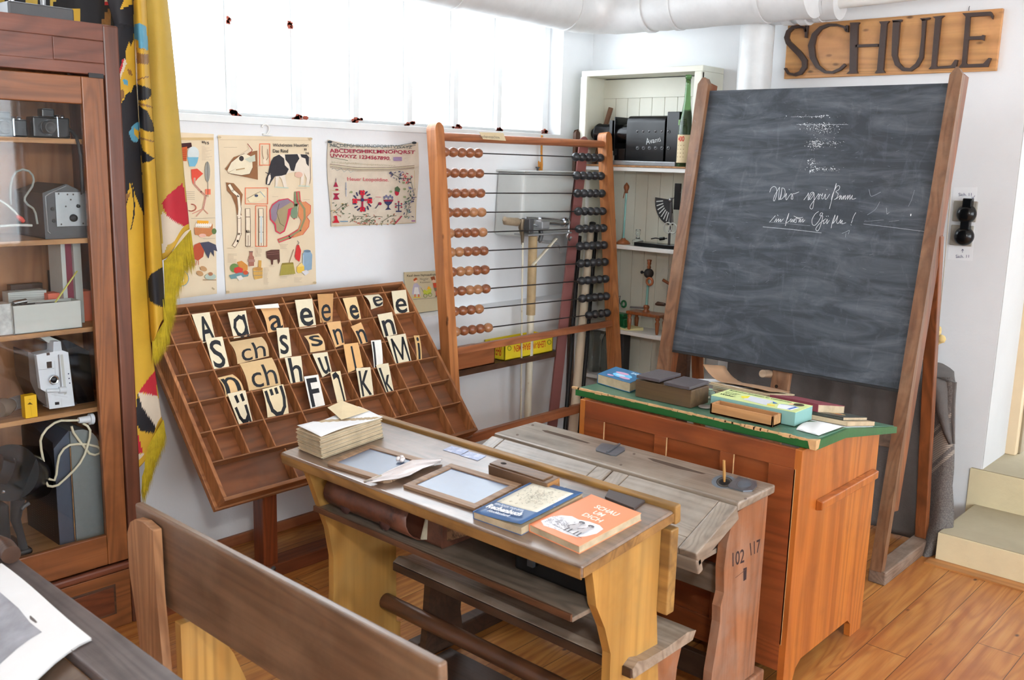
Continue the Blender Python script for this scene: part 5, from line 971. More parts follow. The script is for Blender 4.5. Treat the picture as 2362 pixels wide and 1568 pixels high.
# --- blackboard
bd_ = thing('blackboard', 'large chalky blackboard with white handwriting, set in the wooden easel', 'blackboard', (3.9, 1.86, .8))
yb0_ = (eloc(1640, 208)[0] + eloc(1548, 800)[0]) / 2; yb1_ = (eloc(2186, 195)[0] + eloc(2091, 903)[0]) / 2; zb0 = (eloc(1545, 803)[1] + eloc(2090, 903)[1]) / 2; zb1 = (eloc(1640, 208)[1] + eloc(2186, 195)[1]) / 2
s = NT('chalkboard_surface')
co_ = s.mapping((1, 1, 1)); n1 = s.noise(s.mapping((1.2, 1.2, 5), (0, 0, .3)), 2.2, 6, .62, 1.2); n2 = s.noise(s.mapping((1.6, 1.6, 11), (.35, 0, 0)), 1.5, 5, .6, 1.2); n3 = s.noise(s.mapping((2, 8, 3), (.9, .2, 0)), 1.8, 6, .7, 1.5)
f = s.math('MULTIPLY', s.ramp(n1, [(.42, (0, 0, 0)), (.75, (1, 1, 1))]), .5); f = s.math('ADD', f, s.math('MULTIPLY', s.ramp(n2, [(.52, (0, 0, 0)), (.8, (1, 1, 1))]), .4)); f = s.math('ADD', f, s.math('MULTIPLY', s.ramp(n3, [(.55, (0, 0, 0)), (.85, (1, 1, 1))]), .4))
c = s.mix(s.math('MULTIPLY', f, .8, True), lin((56, 62, 69)), lin((128, 136, 146)))
s.col(c); s.rough(.62); s.b.inputs['Specular IOR Level'].default_value = .3; s.bump(n2, .1, .001); M['chalkb'] = s.m
mb = MB(); mb.box((yb0_ - .014, zb0, .004 - .03), (yb1_ + .014, zb1, .008), M['chalkb'], E_); mb.box((yb0_, zb0 - .012, -.026), (yb1_, zb0, .006), M['blackm'], E_); mb.build('board_panel', bd_, bevel=.002)
ck = MB(); D = Deco(lambda u, v, off: ep(u, v, .0082 + off), ck, org=(1720, 380), sc=5.624, off=2e-4)
CH = paint('chalk', (222, 228, 232), .9, .1, 90, 0); CH2 = paint('faint_chalk', (128, 136, 146), .9, .2, 60, 0); CH3 = paint('pale_chalk', (170, 178, 186), .9, .2, 60, 0)
def sm_(P, n=4):  # Catmull-Rom
    Q = [P[0]] + list(P) + [P[-1]]; out = []
    for i in range(1, len(Q) - 2):
        p0, p1, p2, p3 = [V(q) for q in Q[i - 1:i + 3]]
        for k in range(n):
            t = k / n; out.append(tuple(.5 * ((2 * p1) + (p2 - p0) * t + (2 * p0 - 5 * p1 + 4 * p2 - p3) * t * t + (3 * p1 - p0 - 3 * p2 + p3) * t ** 3)))
    return out + [P[-1]]
HW = [[(312, 355), (330, 305), (370, 280), (400, 310), (402, 380), (385, 440), (370, 470), (360, 450), (385, 380), (440, 290)], [(440, 290), (432, 370), (430, 455), (455, 400), (470, 300), (460, 400), (450, 450), (490, 420), (512, 360), (500, 310), (470, 300)], [(505, 420), (530, 370), (522, 430), (530, 455), (560, 410)], [(563, 318), (568, 324)], [(560, 410), (590, 375), (600, 395), (590, 440), (612, 440), (610, 380), (635, 375), (690, 352)],
      [(755, 455), (800, 395), (815, 365), (810, 430), (815, 455), (860, 380), (885, 360), (850, 360), (822, 420), (835, 450), (870, 410), (888, 370), (885, 470), (870, 560), (845, 572), (835, 540), (880, 470), (930, 400)], [(930, 400), (945, 375), (950, 400), (935, 440), (955, 440), (965, 380), (985, 400), (1000, 370), (985, 430), (1005, 440), (1035, 380), (1030, 440), (1050, 440), (1090, 380)], [(1050, 318), (1055, 324)], [(1086, 570), (1110, 480), (1150, 330), (1175, 240), (1165, 300), (1130, 380), (1110, 450)], [(1150, 330), (1190, 275), (1220, 280), (1210, 320), (1170, 350), (1200, 375), (1180, 430), (1150, 450), (1190, 430), (1230, 395)],
      [(1230, 395), (1215, 450), (1245, 400), (1240, 450), (1275, 400), (1262, 450), (1295, 395), (1290, 450), (1330, 395), (1318, 450), (1355, 390), (1350, 450), (1385, 395), (1378, 445), (1430, 435)],
      [(310, 745), (350, 700), (385, 660)], [(370, 740), (400, 700), (395, 740), (430, 700), (425, 740), (455, 705), (452, 740), (490, 700)], [(412, 650), (420, 660)], [(515, 790), (530, 720), (560, 630), (545, 690), (520, 750), (560, 735), (590, 700), (585, 745), (615, 705), (612, 745), (640, 700), (630, 740), (655, 745), (655, 690), (680, 700)], [(625, 665), (660, 680), (700, 690), (740, 680)], [(680, 700), (700, 690), (690, 745), (715, 700), (712, 745), (745, 700), (740, 745), (768, 715)],
      [(945, 605), (900, 640), (862, 710), (865, 770), (895, 785), (940, 740), (985, 660), (1000, 630), (975, 625), (965, 660), (1000, 665), (985, 740), (960, 820), (930, 858), (910, 830), (950, 770), (1010, 720)], [(1010, 720), (1040, 700), (1015, 720), (1010, 765), (1040, 740), (1060, 705), (1052, 765), (1085, 720)], [(1045, 665), (1050, 672)], [(1068, 662), (1073, 669)], [(1110, 820), (1125, 740), (1160, 650), (1150, 700), (1130, 760), (1165, 720), (1195, 660), (1180, 740), (1200, 760), (1235, 710), (1225, 760), (1255, 720), (1248, 765), (1300, 750)], [(1428, 620), (1400, 670), (1385, 710)], [(1385, 720), (1370, 755)], [(1364, 775), (1369, 782)]]
for P in HW: D.line(sm_(P) if len(P) > 2 else P, 5.2, CH)
D.line([(310, 742), (560, 765), (835, 790)], 2.6, CH3); D.line([(225, 805), (600, 838), (980, 882)], 7, CH3); D.line([(1530, 768), (1850, 805), (2350, 868)], 4.5, CH3); D.line([(1535, 735), (1790, 715)], 2, CH3); D.line([(1860, 735), (1990, 722)], 2, CH3); D.ell(2142, 650, 7, 16, CH, 10); D.line([(1825, 560), (1832, 640), (1862, 618)], 4, CH3); D.line(sm_([(1600, 320), (1620, 400), (1660, 400), (1750, 355)]), 7, CH2); D.line(sm_([(1740, 480), (1680, 580), (1580, 648)]), 6, CH2); D.line(sm_([(1250, 890), (1300, 870), (1345, 850), (1330, 900)]), 4, CH3); D.line([(1300, 890), (1295, 940)], 4, CH3); D.line([(2110, 540), (2150, 460), (2190, 330)], 5, CH2)
random.seed(21)
D.sc = 2.74; D.org = (1500, 160)
for (x, y, sx_, sy_, n) in ((1060, 350, 130, 14, 150), (1080, 380, 90, 26, 130), (1050, 298, 110, 9, 60), (1040, 470, 42, 32, 150), (1130, 465, 90, 20, 90), (1020, 590, 30, 26, 50), (1100, 632, 100, 18, 90), (1020, 640, 24, 12, 50)):
    for k in range(n):
        a, b = random.gauss(x, sx_ * .55), random.gauss(y, sy_ * .5); r_ = random.uniform(.6, 3.4) * random.random() + .5
        D.poly([(a - r_, b - r_ * .5), (a + r_ * 1.3, b - r_ * .8), (a + r_, b + r_), (a - r_ * .6, b + r_ * .7)], CH if random.random() > .35 else CH3)
D.line([(925, 347), (1250, 349)], 2.2, CH3); D.line([(890, 300), (1060, 298)], 1.6, CH3)
for k in range(130):   # short smears
    x, y = random.uniform(230, 1720), random.uniform(180, 1400); a = random.gauss(-.2 if y < 700 else .15, .45); L_ = random.uniform(3, 30); D.line([(x, y), (x + L_ * math.cos(a), y + L_ * math.sin(a))], random.uniform(.5, 1.2), CH2)
ck.build('chalk_writing', bd_)
# sponge hanging on a string from the easel
sp = thing('sponge_on_string', 'yellow sponge hanging on a string from the right rail of the easel', 'sponge', at(2163, 780, x=4.12))
t0 = E_.p(aR + .035, eloc(2200, 222)[1], .03); MB().tube([t0, at(2200, 330, x=4.05), at(2190, 480, x=4.12), at(2175, 650, x=4.12), at(2166, 745, x=4.12)], .0018, M['string'], 6).build('string', sp)
random.seed(5); mb = MB()
for k in range(9): p = at(2163 + random.uniform(-9, 9), 772 + random.uniform(-14, 18), x=4.12); mb.ball(p, random.uniform(.012, .020), M['sponge'], 9, (.8, 1, 1))
mb.build('sponge', sp)
# ================================================================ sockets and note on the back wall
nt = MB(); q = [at(2200, 432, x=XB - .001), at(2254, 432, x=XB - .001), at(2242, 602, x=XB - .001), at(2185, 598, x=XB - .001)]; nt.slab([V((XB - .0002, p.y, p.z)) for p in q], (-1, 0, 0), .0008, M['wpaper'])
D = Deco(xplane(XB - .0017), nt, org=(2100, 380), sc=3.015, off=3e-4)
D.text('Sich. 11', ((335, 196), (425, 196), (425, 216), (335, 218)), (80, 84, 120)); D.text('Sich. 11', ((315, 626), (408, 626), (406, 646), (316, 648)), (80, 84, 120)); D.line([(448, 215), (432, 234)], 3, (80, 84, 120)); D.line([(428, 222), (430, 236), (442, 232)], 3, (80, 84, 120)); D.line([(362, 610), (364, 588)], 3, (80, 84, 120)); D.line([(356, 596), (364, 587), (370, 596)], 3, (80, 84, 120))
tag(nt.build('paper_note'), 'paper note lettered Sich. 11 around the two wall sockets', 'note')
for k, (cu_, cv_, (x0, y0, x1, y1), lab) in enumerate((((385), 342, (310, 248, 458, 400), 'upper of two black surface sockets on the back wall'), (368, 498, (290, 415, 430, 568), 'lower of two black surface sockets on the back wall'))):
    c = at(2100 + cu_ / 3.015, 380 + cv_ / 3.015, x=XB - .03); t = thing('wall_socket', lab, 'socket', V((XB, c.y, c.z)), 'round black sockets on the back wall')
    p, r_ = at(2100 + x0 / 3.015, 380 + y0 / 3.015, x=XB), at(2100 + x1 / 3.015, 380 + y1 / 3.015, x=XB); mb = MB(); mb.box((XB - .014, r_.y, r_.z), (XB - .0025, p.y, p.z), paint('socket_base', (150, 146, 136), .5, .1)); mb.build('base_plate', t, bevel=.004)
    f_ = Fr((XB - .012, c.y, c.z), (0, 1, 0), (0, 0, 1), (-1, 0, 0)); MB().lathe([(.042, 0), (.043, .012), (.040, .022), (.032, .031), (.018, .036), (.001, .038)], M['black'], f_, 28).build('round_cap', t)
    mb = MB(); mb.box((XB - .045, c.y - .024, c.z + .03), (XB - .012, c.y + .016, c.z + .07), M['black']); mb.build('spring_lid', t, bevel=.004)
# ================================================================ grey wool blanket over a hidden bench
bl = MB(); random.seed(9)
yR2, yL2 = at(2205, 890, x=4.3).y, 2.36; zt2 = at(2150, 878, x=4.3).z
s = NT('blanket_striped'); sp_ = s.n('ShaderNodeSeparateXYZ'); s.l(s.co, sp_.inputs[0])
bands = s.math('ADD', s.math('ADD', sp_.outputs[2], s.math('MULTIPLY', sp_.outputs[1], 1.3)), .20)
r1 = s.ramp(bands, [(.0, (0, 0, 0)), (.03, (0, 0, 0)), (.031, (1, 1, 1)), (.05, (1, 1, 1)), (.051, (0, 0, 0)), (.075, (0, 0, 0)), (.076, (1, 1, 1)), (.20, (1, 1, 1)), (.201, (0, 0, 0)), (.225, (0, 0, 0)), (.226, (1, 1, 1)), (.245, (1, 1, 1)), (.246, (0, 0, 0))])
th_ = s.n('ShaderNodeTexWave', wave_type='BANDS', bands_direction='Z'); s.l(s.co, th_.inputs[0]); th_.inputs['Scale'].default_value = 40
nb = s.noise(s.co, 180, 3, .6); c = s.mix(s.math('MULTIPLY', s.math('MULTIPLY', r1, th_.outputs['Fac']), .8), s.ramp(nb, [(.3, lin((84, 80, 78))), (.7, lin((122, 116, 113)))]), lin((190, 176, 160)))
s.col(c); s.rough(.95); s.b.inputs['Specular IOR Level'].default_value = .1; s.bump(nb, .6, .002); M['blk2'] = s.m
rows = []; NY, NZ = 90, 26
for i in range(NZ + 1):
    v = i / NZ; z = zt2 * (1 - v) + .012; row = []
    for k in range(NY + 1):
        u = k / NY; y = yR2 + .012 + (yL2 - yR2) * u
        fold = math.sin(u * 26 + 1.5 * math.sin(u * 9)) * .018 * (.25 + v) * min(1, u * 6) + .010 * math.sin(u * 61) * (.3 + v * .5)
        sag = -.05 * math.exp(-((u - .93) / .08) ** 2)
        x = 4.30 + fold - .02 * v + (.02 if v < .04 else 0); row.append(V((x, y, z + (0 if v > .5 else .02 * math.sin(u * 7) * (1 - 2 * v)))))
    rows.append(row)
tk = lambda x, a, dz: [V((x, p.y + a * max(0, 1 - 8 * k / NY), p.z + dz)) for k, p in enumerate(rows[0])]
top = [tk(XB - .01, .16, -.02), tk(XB - .06, .10, .004), tk(4.46, .05, .010), tk(4.34, .01, .012)]
bl.grid(top + rows, M['blanket'])
bk = bl.build('wool_blanket', solid=.006, base=V((4.4, 1.7, 0))); tag(bk, 'grey wool blanket with striped end draped over a bench behind the easel', 'blanket')
# striped hanging end
F_ = MB(); rows = []
PX = [(870, 2131, 2196), (900, 2130, 2203), (960, 2129, 2200), (1040, 2126, 2201), (1080, 2124, 2200), (1120, 2122, 2196), (1180, 2121, 2200), (1215, 2120, 2198), (1245, 2122, 2175), (1292, 2108, 2152)]
for i in range(len(PX) - 1):
    for q_ in range(3 if i < len(PX) - 2 else 4):
        t_ = q_ / 3; v = PX[i][0] * (1 - t_) + PX[i + 1][0] * t_; a = PX[i][1] * (1 - t_) + PX[i + 1][1] * t_; b = PX[i][2] * (1 - t_) + PX[i + 1][2] * t_; row = []
        for k in range(13): e = k / 12; vv = min(1, max(0, (v - 1180) / 112)); row.append(at(a + (b - a) * e, v, x=4.235 - .03 * math.sin(e * 5 + v * .004) - .10 * vv * (1 - e * .3)))
        rows.append(row)
F_.grid(rows, M['blk2']); mb_ = F_; mb_.build('striped_end', bk, solid=.006)
F2 = MB(); rows = []
for v, a, b in ((872, 2128, 2178), (882, 2140, 2206), (905, 2152, 2204), (940, 2158, 2202), (1000, 2178, 2201), (1024, 2190, 2201)): rows.append([at(a + (b - a) * k / 6, v, x=4.20 - .012 * math.sin(k)) for k in range(7)])
F2.grid(rows, M['blanket']); F2.build('folded_flap', bk, solid=.008)
# ================================================================ teacher's desk
tdk = thing('teacher_desk', 'orange brown panelled teacher desk with green edged top in front of the easel', 'desk', (2.98, 1.63, 0))
X0, X1, Y0, Y1 = 2.668, 3.285, 1.20, 2.055
prof = [(2.64, .805), (2.92, .800), (3.38, .725), (3.38, .748), (2.93, .829), (2.64, .834)]
fy_ = Fr((0, 0, 0), (1, 0, 0), (0, 0, 1), (0, 1, 0))
xe0 = 2.64 + .055
prof = [(xe0, .806), (2.92, .801), (3.37, .728), (3.37, .751), (2.93, .829), (xe0, .834)]
MB().prism(prof, 1.172, 2.10, M['green'], fy_).build('top_edge', tdk, bevel=.004)
mb = MB(); mb.hexa([V(p) for p in ((xe0 + .008, 1.182, .8335), (2.93, 1.182, .829), (2.93, 2.09, .829), (xe0 + .008, 2.09, .8335), (xe0 + .008, 1.182, .8365), (2.93, 1.182, .832), (2.93, 2.09, .832), (xe0 + .008, 2.09, .8365))], M['greentop']); mb.hexa([V(p) for p in ((2.93, 1.182, .829), (3.365, 1.182, .751), (3.365, 2.09, .751), (2.93, 2.09, .829), (2.93, 1.182, .832), (3.365, 1.182, .754), (3.365, 2.09, .754), (2.93, 2.09, .832))], M['greentop'])
mb.build('table_covering', tdk)
random.seed(14); mb = MB(); y = 1.176
while y < 2.095:
    h_ = random.uniform(.01, .04); w_ = random.uniform(.002, .009) * (1 if random.random() > .25 else 2); mb.box((xe0 - .0012, y, .8335 - w_ * .45), (xe0 + w_, y + h_, .8372), M['chip']); y += h_ * random.uniform(.8, 1.1)
mb.hexa([V(p) for p in ((xe0 - .001, 1.171, .807), (xe0 + .02, 1.171, .81), (xe0 + .015, 1.18, .81), (xe0 - .001, 1.19, .808), (xe0 - .001, 1.171, .8375), (xe0 + .03, 1.171, .8375), (xe0 + .02, 1.18, .8375), (xe0 - .001, 1.20, .8375))], M['chip']); mb.build('worn_edge', tdk)
for y0 in (Y0, Y1 - .022):
    P = [(X0, .0), (X0 + .06, 0), (X0 + .085, .055), (X0 + .12, .075), (X1 - .13, .075), (X1 - .10, .05), (X1 - .095, 0), (X1, 0), (X1, .741), (2.93, .7995), (X0, .8055)]
    MB().prism(P, y0, y0 + .022, M['teach'], fy_).build('side_panel', tdk, bevel=.003)
mb = MB(); mb.hexa([V(p) for p in ((2.80, Y0 - .022, .585), (3.255, Y0 - .022, .585), (3.255, Y0, .580), (2.80, Y0, .580), (2.80, Y0 - .022, .612), (3.255, Y0 - .022, .612), (3.255, Y0, .616), (2.80, Y0, .616))], M['teach']); mb.build('ledge_rail', tdk, bevel=.003)
fp = MB(); fp.box((X0 + .012, Y0 + .022, .07), (X0 + .02, Y1 - .022, .804), M['teachf'])
ys = [Y1 - .022, 1.945, 1.925]
fp.box((X0, Y0 + .022, .742), (X0 + .012, Y1 - .022, .8055), M['teachf']); fp.box((X0, Y0 + .022, .07), (X0 + .012, Y1 - .022, .16), M['teachf'])
for y, w_ in ((1.99, .09), (1.707, .05), (1.453, .05), (1.262, .09)): fp.box((X0, y - w_ / 2, .16), (X0 + .012, y + w_ / 2, .742), M['teachf']); fp.box((X0 - .0006, y - w_ / 2 - .001, .16), (X0 + .004, y - w_ / 2 + .0015, .742), M['chip'])
fp.build('front_panel', tdk, bevel=.003)
mb = MB(); mb.box((X0 + .03, Y0 + .03, .10), (X1 - .03, Y1 - .03, .125), M['darkwood']); mb.build('bottom_board', tdk)
# ---------------- things on it
ZT = .8368
def sl(x): return ZT if x <= 2.93 else .8335 - (x - 2.93) * .1793
nsl = V((.1793, 0, 1)).normalized()
def dk(u, v):
    p = at(u, v, z=ZT)
    return p if p.x < 2.93 else onp(u, v, V((2.93, 0, .8335)), nsl)
def J(*q): return [(1350 + u / 5.761, 820 + v / 5.761) for u, v in q]
def K_(*q): return [(1620 + u / 5.135, 860 + v / 5.135) for u, v in q]
def bookbox(name, ft, bt, h, mats, label, cat, group=None, cover=.002, spine=0, bevel=.0008, ret=False, zoff=0):
    """ft: 4 floor points (front-left going round), height h, page block with covers"""
    c, pg = mats; up = V((0, 0, 1)); P = [V(p) + up * zoff for p in ft]; cen = sum(P, V()) / 4; t = thing(name, label, cat, cen, group)
    mb = MB(); mb.hexa([p.lerp(cen, .012) + up * cover for p in P] + [p.lerp(cen, .012) + up * (h - cover) for p in P], pg); mb.build('page_block', t)
    mb = MB(); mb.hexa(P + [p + up * cover for p in P], c); a, b = P[spine], P[(spine + 1) % 4]; d_, e_ = P[(spine + 3) % 4], P[(spine + 2) % 4]; k = .012
    mb.hexa([a, b, b.lerp(e_, k), a.lerp(d_, k)] + [q + up * (h - .0) for q in (a, b, b.lerp(e_, k), a.lerp(d_, k))], c); mb.build('back_cover', t)
    mb = MB(); mb.hexa([p + up * (h - cover) for p in P] + [p + up * h for p in P], c); return t, mb, P, h
def dquad(P, h, order): n_ = [P[i] + V((0, 0, h)) for i in order]; return quadfn(*n_, n=(0, 0, 1))
# blue book (left)
c4 = [dk(*J((160, 365))[0]), dk(*J((650, 505))[0]), None, None]; a, b = c4[0], c4[1]; b = b + V((0, .02, 0)); ax = (b - a); dp = V((.155, .03, 0)); P = [a, b, b + dp, a + dp]
t, mb, P, h = bookbox('blue_book', P, None, .036, (paint('blue_book_cover', (40, 112, 160), .35, .08), M['pages']), 'blue book with pink and light blue drawing at the left end of the teacher desk', 'book', None, .002, 3)
D = Deco(quadfn(P[3] + V((0, 0, h)), P[2] + V((0, 0, h)), P[1] + V((0, 0, h)), P[0] + V((0, 0, h)), n=(0, 0, 1)), mb, off=3e-4)
D.text('BABEK', ((.62, .1), (.95, .1), (.95, .26), (.62, .26)), (190, 220, 240), .02); D.ell(.55, .6, .28, .2, (110, 190, 236)); D.ell(.45, .42, .2, .1, (206, 160, 190)); D.ell(.7, .75, .16, .08, (206, 160, 190)); D.ell(.5, .62, .14, .08, (180, 216, 240)); D.ell(.3, .82, .1, .06, (206, 160, 190)); mb.build('front_cover', t, bevel=.0005)
# brown box with two black slates
a, b, c = dk(*J((660, 540))[0]), dk(*J((1350, 718))[0]), dk(*J((1640, 655))[0]); dv_ = V((.115, .0, 0)); b.x = a.x + .0; P = [a, b, b + dv_, a + dv_]
t = thing('brown_box', 'brown stained wooden box with two dark lids on the teacher desk', 'box', sum(P, V()) / 4); hb = .062; up = V((0, 0, 1)); mb = MB(); mb.hexa(P + [p + up * hb for p in P], M['boxwood']); mb.build('box_body', t, bevel=.002)
for k, (f0, f1, dz, sk) in enumerate(((.02, .44, .006, .02), (.52, .97, .001, -.01))):
    q = [P[0].lerp(P[1], f0), P[0].lerp(P[1], f1), P[3].lerp(P[2], f1 + sk), P[3].lerp(P[2], f0 + sk)]; q = [p + V((-.004 if i < 2 else .012, 0, hb + dz * (1 if i < 2 else 1.6))) for i, p in enumerate(q)]; mb = MB(); mb.hexa(q + [p + up * .011 for p in q], paint('slate_lid', (78, 72, 76), .45, .1, 20, .2)); mb.build('lid', t, bevel=.0015)
p = dk(*J((1215, 330))[0]); 
# wooden open tray in front of the game box
a, b, c = dk(*K_((95, 480))[0]), dk(*K_((850, 640))[0]), dk(*K_((955, 600))[0]); a.x = b.x = 2.735; w_ = .058; L_ = a.y - b.y; hh = .036
t = thing('pencil_tray', 'open pale wooden tray with a piece of chalk in front of the game box', 'tray', V((a.x + w_ / 2, (a.y + b.y) / 2, ZT)))
mb = obox('b', a.x, a.x + w_, b.y, a.y, ZT + .0005, hh, M['palebox'], .007); mb.build('box_body', t, bevel=.001)
tag(MB().tube([V((a.x + .028, b.y + L_ * .33, ZT + .0125)), V((a.x + .033, b.y + L_ * .25, ZT + .0125))], .005, M['wpaper'], 8).build('chalk_piece'), 'short piece of white chalk in the pale wooden tray', 'chalk')
# game box
a, b, c = dk(*K_((85, 440))[0]), dk(*K_((1090, 632))[0]), dk(*K_((1312, 548))[0]); a = V((2.80, 1.60, ZT)); b = V((2.80, at(*K_((1090, 632))[0], x=2.80).y, ZT)); dv_ = V((.125, 0, 0)); P = [a, b, b + dv_, a + dv_]
t = thing('letter_game_box', 'pale green and turquoise cardboard game box titled Buchstaben-Setzkasten', 'box', sum(P, V()) / 4); hb = .045; mb = MB(); mb.hexa(P + [p + up * hb for p in P], paint('turquoise_card', (128, 172, 166), .6, .06)); mb.build('box_body', t, bevel=.001)
mb = MB(); i_ = [p + up * (hb + .0002) for p in P]; mb.hexa(i_ + [p + up * .0012 for p in i_], paint('pale_green_print', (214, 230, 160), .45, .04))
D = Deco(quadfn(*[P[i] + up * (hb + .0016) for i in (3, 2, 1, 0)], n=(0, 0, 1)), mb, off=2e-4)
D.text('Buchstaben-Setzkasten für Leseübungen', ((.03, .06), (.78, .06), (.78, .2), (.03, .2)), (44, 60, 44), .02); D.text('von Lehrer', ((.03, .28), (.22, .28), (.22, .4), (.03, .4)), (44, 60, 44)); D.text('Josef', ((.05, .44), (.2, .44), (.2, .58), (.05, .58)), (44, 60, 44), .01); D.text('Weber', ((.04, .62), (.23, .62), (.23, .76), (.04, .76)), (44, 60, 44), .02)
D.poly([(.33, .3), (.62, .34), (.64, .9), (.35, .8)], (206, 212, 222)); D.poly([(.26, .5), (.33, .3), (.36, .6), (.3, .66)], (232, 220, 70)); D.poly([(.62, .4), (.7, .5), (.66, .6)], (60, 110, 180)); D.ell(.88, .22, .06, .16, (80, 70, 56)); D.ell(.81, .28, .025, .1, (232, 196, 160)); D.poly([(.72, .55), (.86, .4), (.95, .5), (.93, .9), (.78, .95)], (226, 232, 240)); D.line([(.74, .5), (.84, .44), (.93, .5)], .03, (60, 110, 190)); D.line([(.91, .5), (.89, .85)], .03, (60, 110, 190)); D.poly([(.62, .72), (.7, .7), (.74, .85), (.66, .9)], (232, 206, 90))
mb.build('printed_lid', t)
# round glass lid and small glass
p = dk(*J((1560, 700))[0]); MBx = MB().lathe([(.001, 0), (.024, 0), (.026, .002), (.023, .004), (.001, .005)], paint('grey_disc', (140, 138, 134), .4, .06), Fr((p.x + .02, p.y, ZT + .0005)), 24); tag(MBx.build('round_lid'), 'flat grey round lid lying between brown box and pale tray', 'lid')
p = dk(*J((1660, 520))[0]); q = V((2.92, 1.672, ZT)); bottle('ink_glass', (q.x, q.y, q.z + .0005), [(.016, 0), (.019, .004), (.019, .025), (.013, .028), (.001, .028)], M['clear'], 'tiny clear ink glass behind the brown box', 'glass')
# old leaf book stack
random.seed(4); base = V((3.06, 1.66, 0)); zb = sl(3.06); t = thing('loose_leaf_book', 'old loose-leaf book with a curled brown cover standing up on the teacher desk', 'book', (base.x, base.y, zb))
mb = MB()
def tiltp(x, y, h): return V((x, y, max(sl(x), sl(2.99)) * 0 + sl(x) + h))
for k in range(9):
    dx, dy = random.uniform(-.006, .006), random.uniform(-.014, .008); x0, x1, y0, y1 = 2.985 + dx, 3.20 + dx, 1.485 + dy, 1.71 + dy; h = .001 + k * .006
    mb.hexa([tiltp(x, y, h + (.012 * (y - 1.5) if k > 4 else 0)) for x, y in ((x0, y0), (x1, y0), (x1, y1), (x0, y1))] + [tiltp(x, y, h + .0054 + (.012 * (y - 1.5) if k > 4 else 0)) for x, y in ((x0, y0), (x1, y0), (x1, y1), (x0, y1))], M['pages' if k % 3 else 'pagesg'])
mb.build('page_block', t, bevel=.0008)
rows = []
for i in range(15):
    s_ = i / 14; e_ = max(0, s_ - .62) / .38; y = 1.485 + .30 * s_ - .03 * e_ * e_; z = .0565 + .055 * e_ ** 1.5 + .003 * math.sin(s_ * 5)
    rows.append([tiltp(3.0 + .16 * j / 4, y, z + .006) for j in range(5)])
mb = MB(); mb.grid(rows, paint('brown_paper_cover', (156, 122, 92), .7, .1, 12, .2)); mb.build('curled_cover', t, solid=.0012)
mb = MB(); mb.hexa([tiltp(x, y, h_) for h_ in (.0555, .0565) for x, y in ((2.99, 1.60), (3.15, 1.60), (3.20, 1.80), (3.0, 1.78))], M['wpaper']); mb.build('white_leaf', t)
mb = MB(); mb.hexa([V((x, y, sl(x) + h_)) for h_ in (.001, .012) for x, y in ((2.975, 1.79), (3.2, 1.79), (3.24, 2.0), (3.0, 1.97))], paint('pale_green_booklet', (170, 196, 160), .6)); tag(mb.build('green_booklet'), 'thin pale green booklet behind the dark box lids', 'booklet')
# red book
P = [V((2.98, 1.475, 0)), V((2.97, 1.295, 0)), V((3.13, 1.27, 0)), V((3.14, 1.455, 0))]; P = [V((p.x, p.y, sl(p.x) + .001)) for p in P]; t, mb, P, h = bookbox('red_book', P, None, .052, (M['seat_red'], M['pages']), 'maroon cloth book with a bent cover behind the game box', 'book', None, .002, 0); mb.build('front_cover', t, bevel=.0006)
P = [V((3.02, 1.25, 0)), V((3.02, 1.225, 0)), V((3.17, 1.215, 0)), V((3.17, 1.245, 0))]; mb = MB(); mb.hexa([V((p.x, p.y, sl(p.x) + k)) for k in (.001, .018) for p in P], M['wpaper']); tag(mb.build('white_case'), 'narrow white case beside the maroon book', 'case')
# dark illustrated book on a notebook
P = [dk(*K_((1180, 540))[0]), dk(*K_((1770, 650))[0]), dk(*K_((2275, 628))[0]), dk(*K_((1600, 470))[0])]; P = [V((2.935, 1.335, 0)), V((2.955, 1.185, 0)), V((3.17, 1.178, 0)), V((3.15, 1.325, 0))]; P = [V((p.x, p.y, sl(p.x) + .0015)) for p in P]
mb = MB(); mb.hexa([p + V((-.012, 0, -.001)) for p in P] + [p + V((-.012, 0, .0002)) for p in P], M['wpaper']); tag(mb.build('paper_sheet'), 'white paper sheet under the dark illustrated book', 'paper')
mb = MB(); mb.hexa(P + [p + up * .014 for p in P], M['pages']); tag(mb.build('thick_notebook', bevel=.001), 'worn brown edged notebook under the dark illustrated book', 'notebook')
P2 = [p + up * .0145 for p in P]; c_ = sum(P2, V()) / 4; P2 = [p.lerp(c_, .12) + V((0, .012, 0)) for p in P2]; t, mb, P2, h = bookbox('illustrated_book', P2, None, .011, (paint('dark_print_cover', (62, 66, 62), .4, .2, 30, .1), M['pages']), 'dark book with small red and yellow picture at the right end of the teacher desk', 'book', None, .0015, 0)
D = Deco(quadfn(*[P2[i] + up * h for i in (3, 2, 1, 0)], n=(0, 0, 1)), mb, off=3e-4); D.ell(.55, .5, .2, .12, (180, 160, 120)); D.ell(.6, .55, .08, .07, (190, 80, 60)); D.ell(.5, .45, .06, .06, (206, 190, 120)); D.ell(.3, .3, .1, .08, (110, 130, 110)); D.line([(.1, .15), (.9, .15)], .05, (110, 116, 104)); mb.build('front_cover', t)
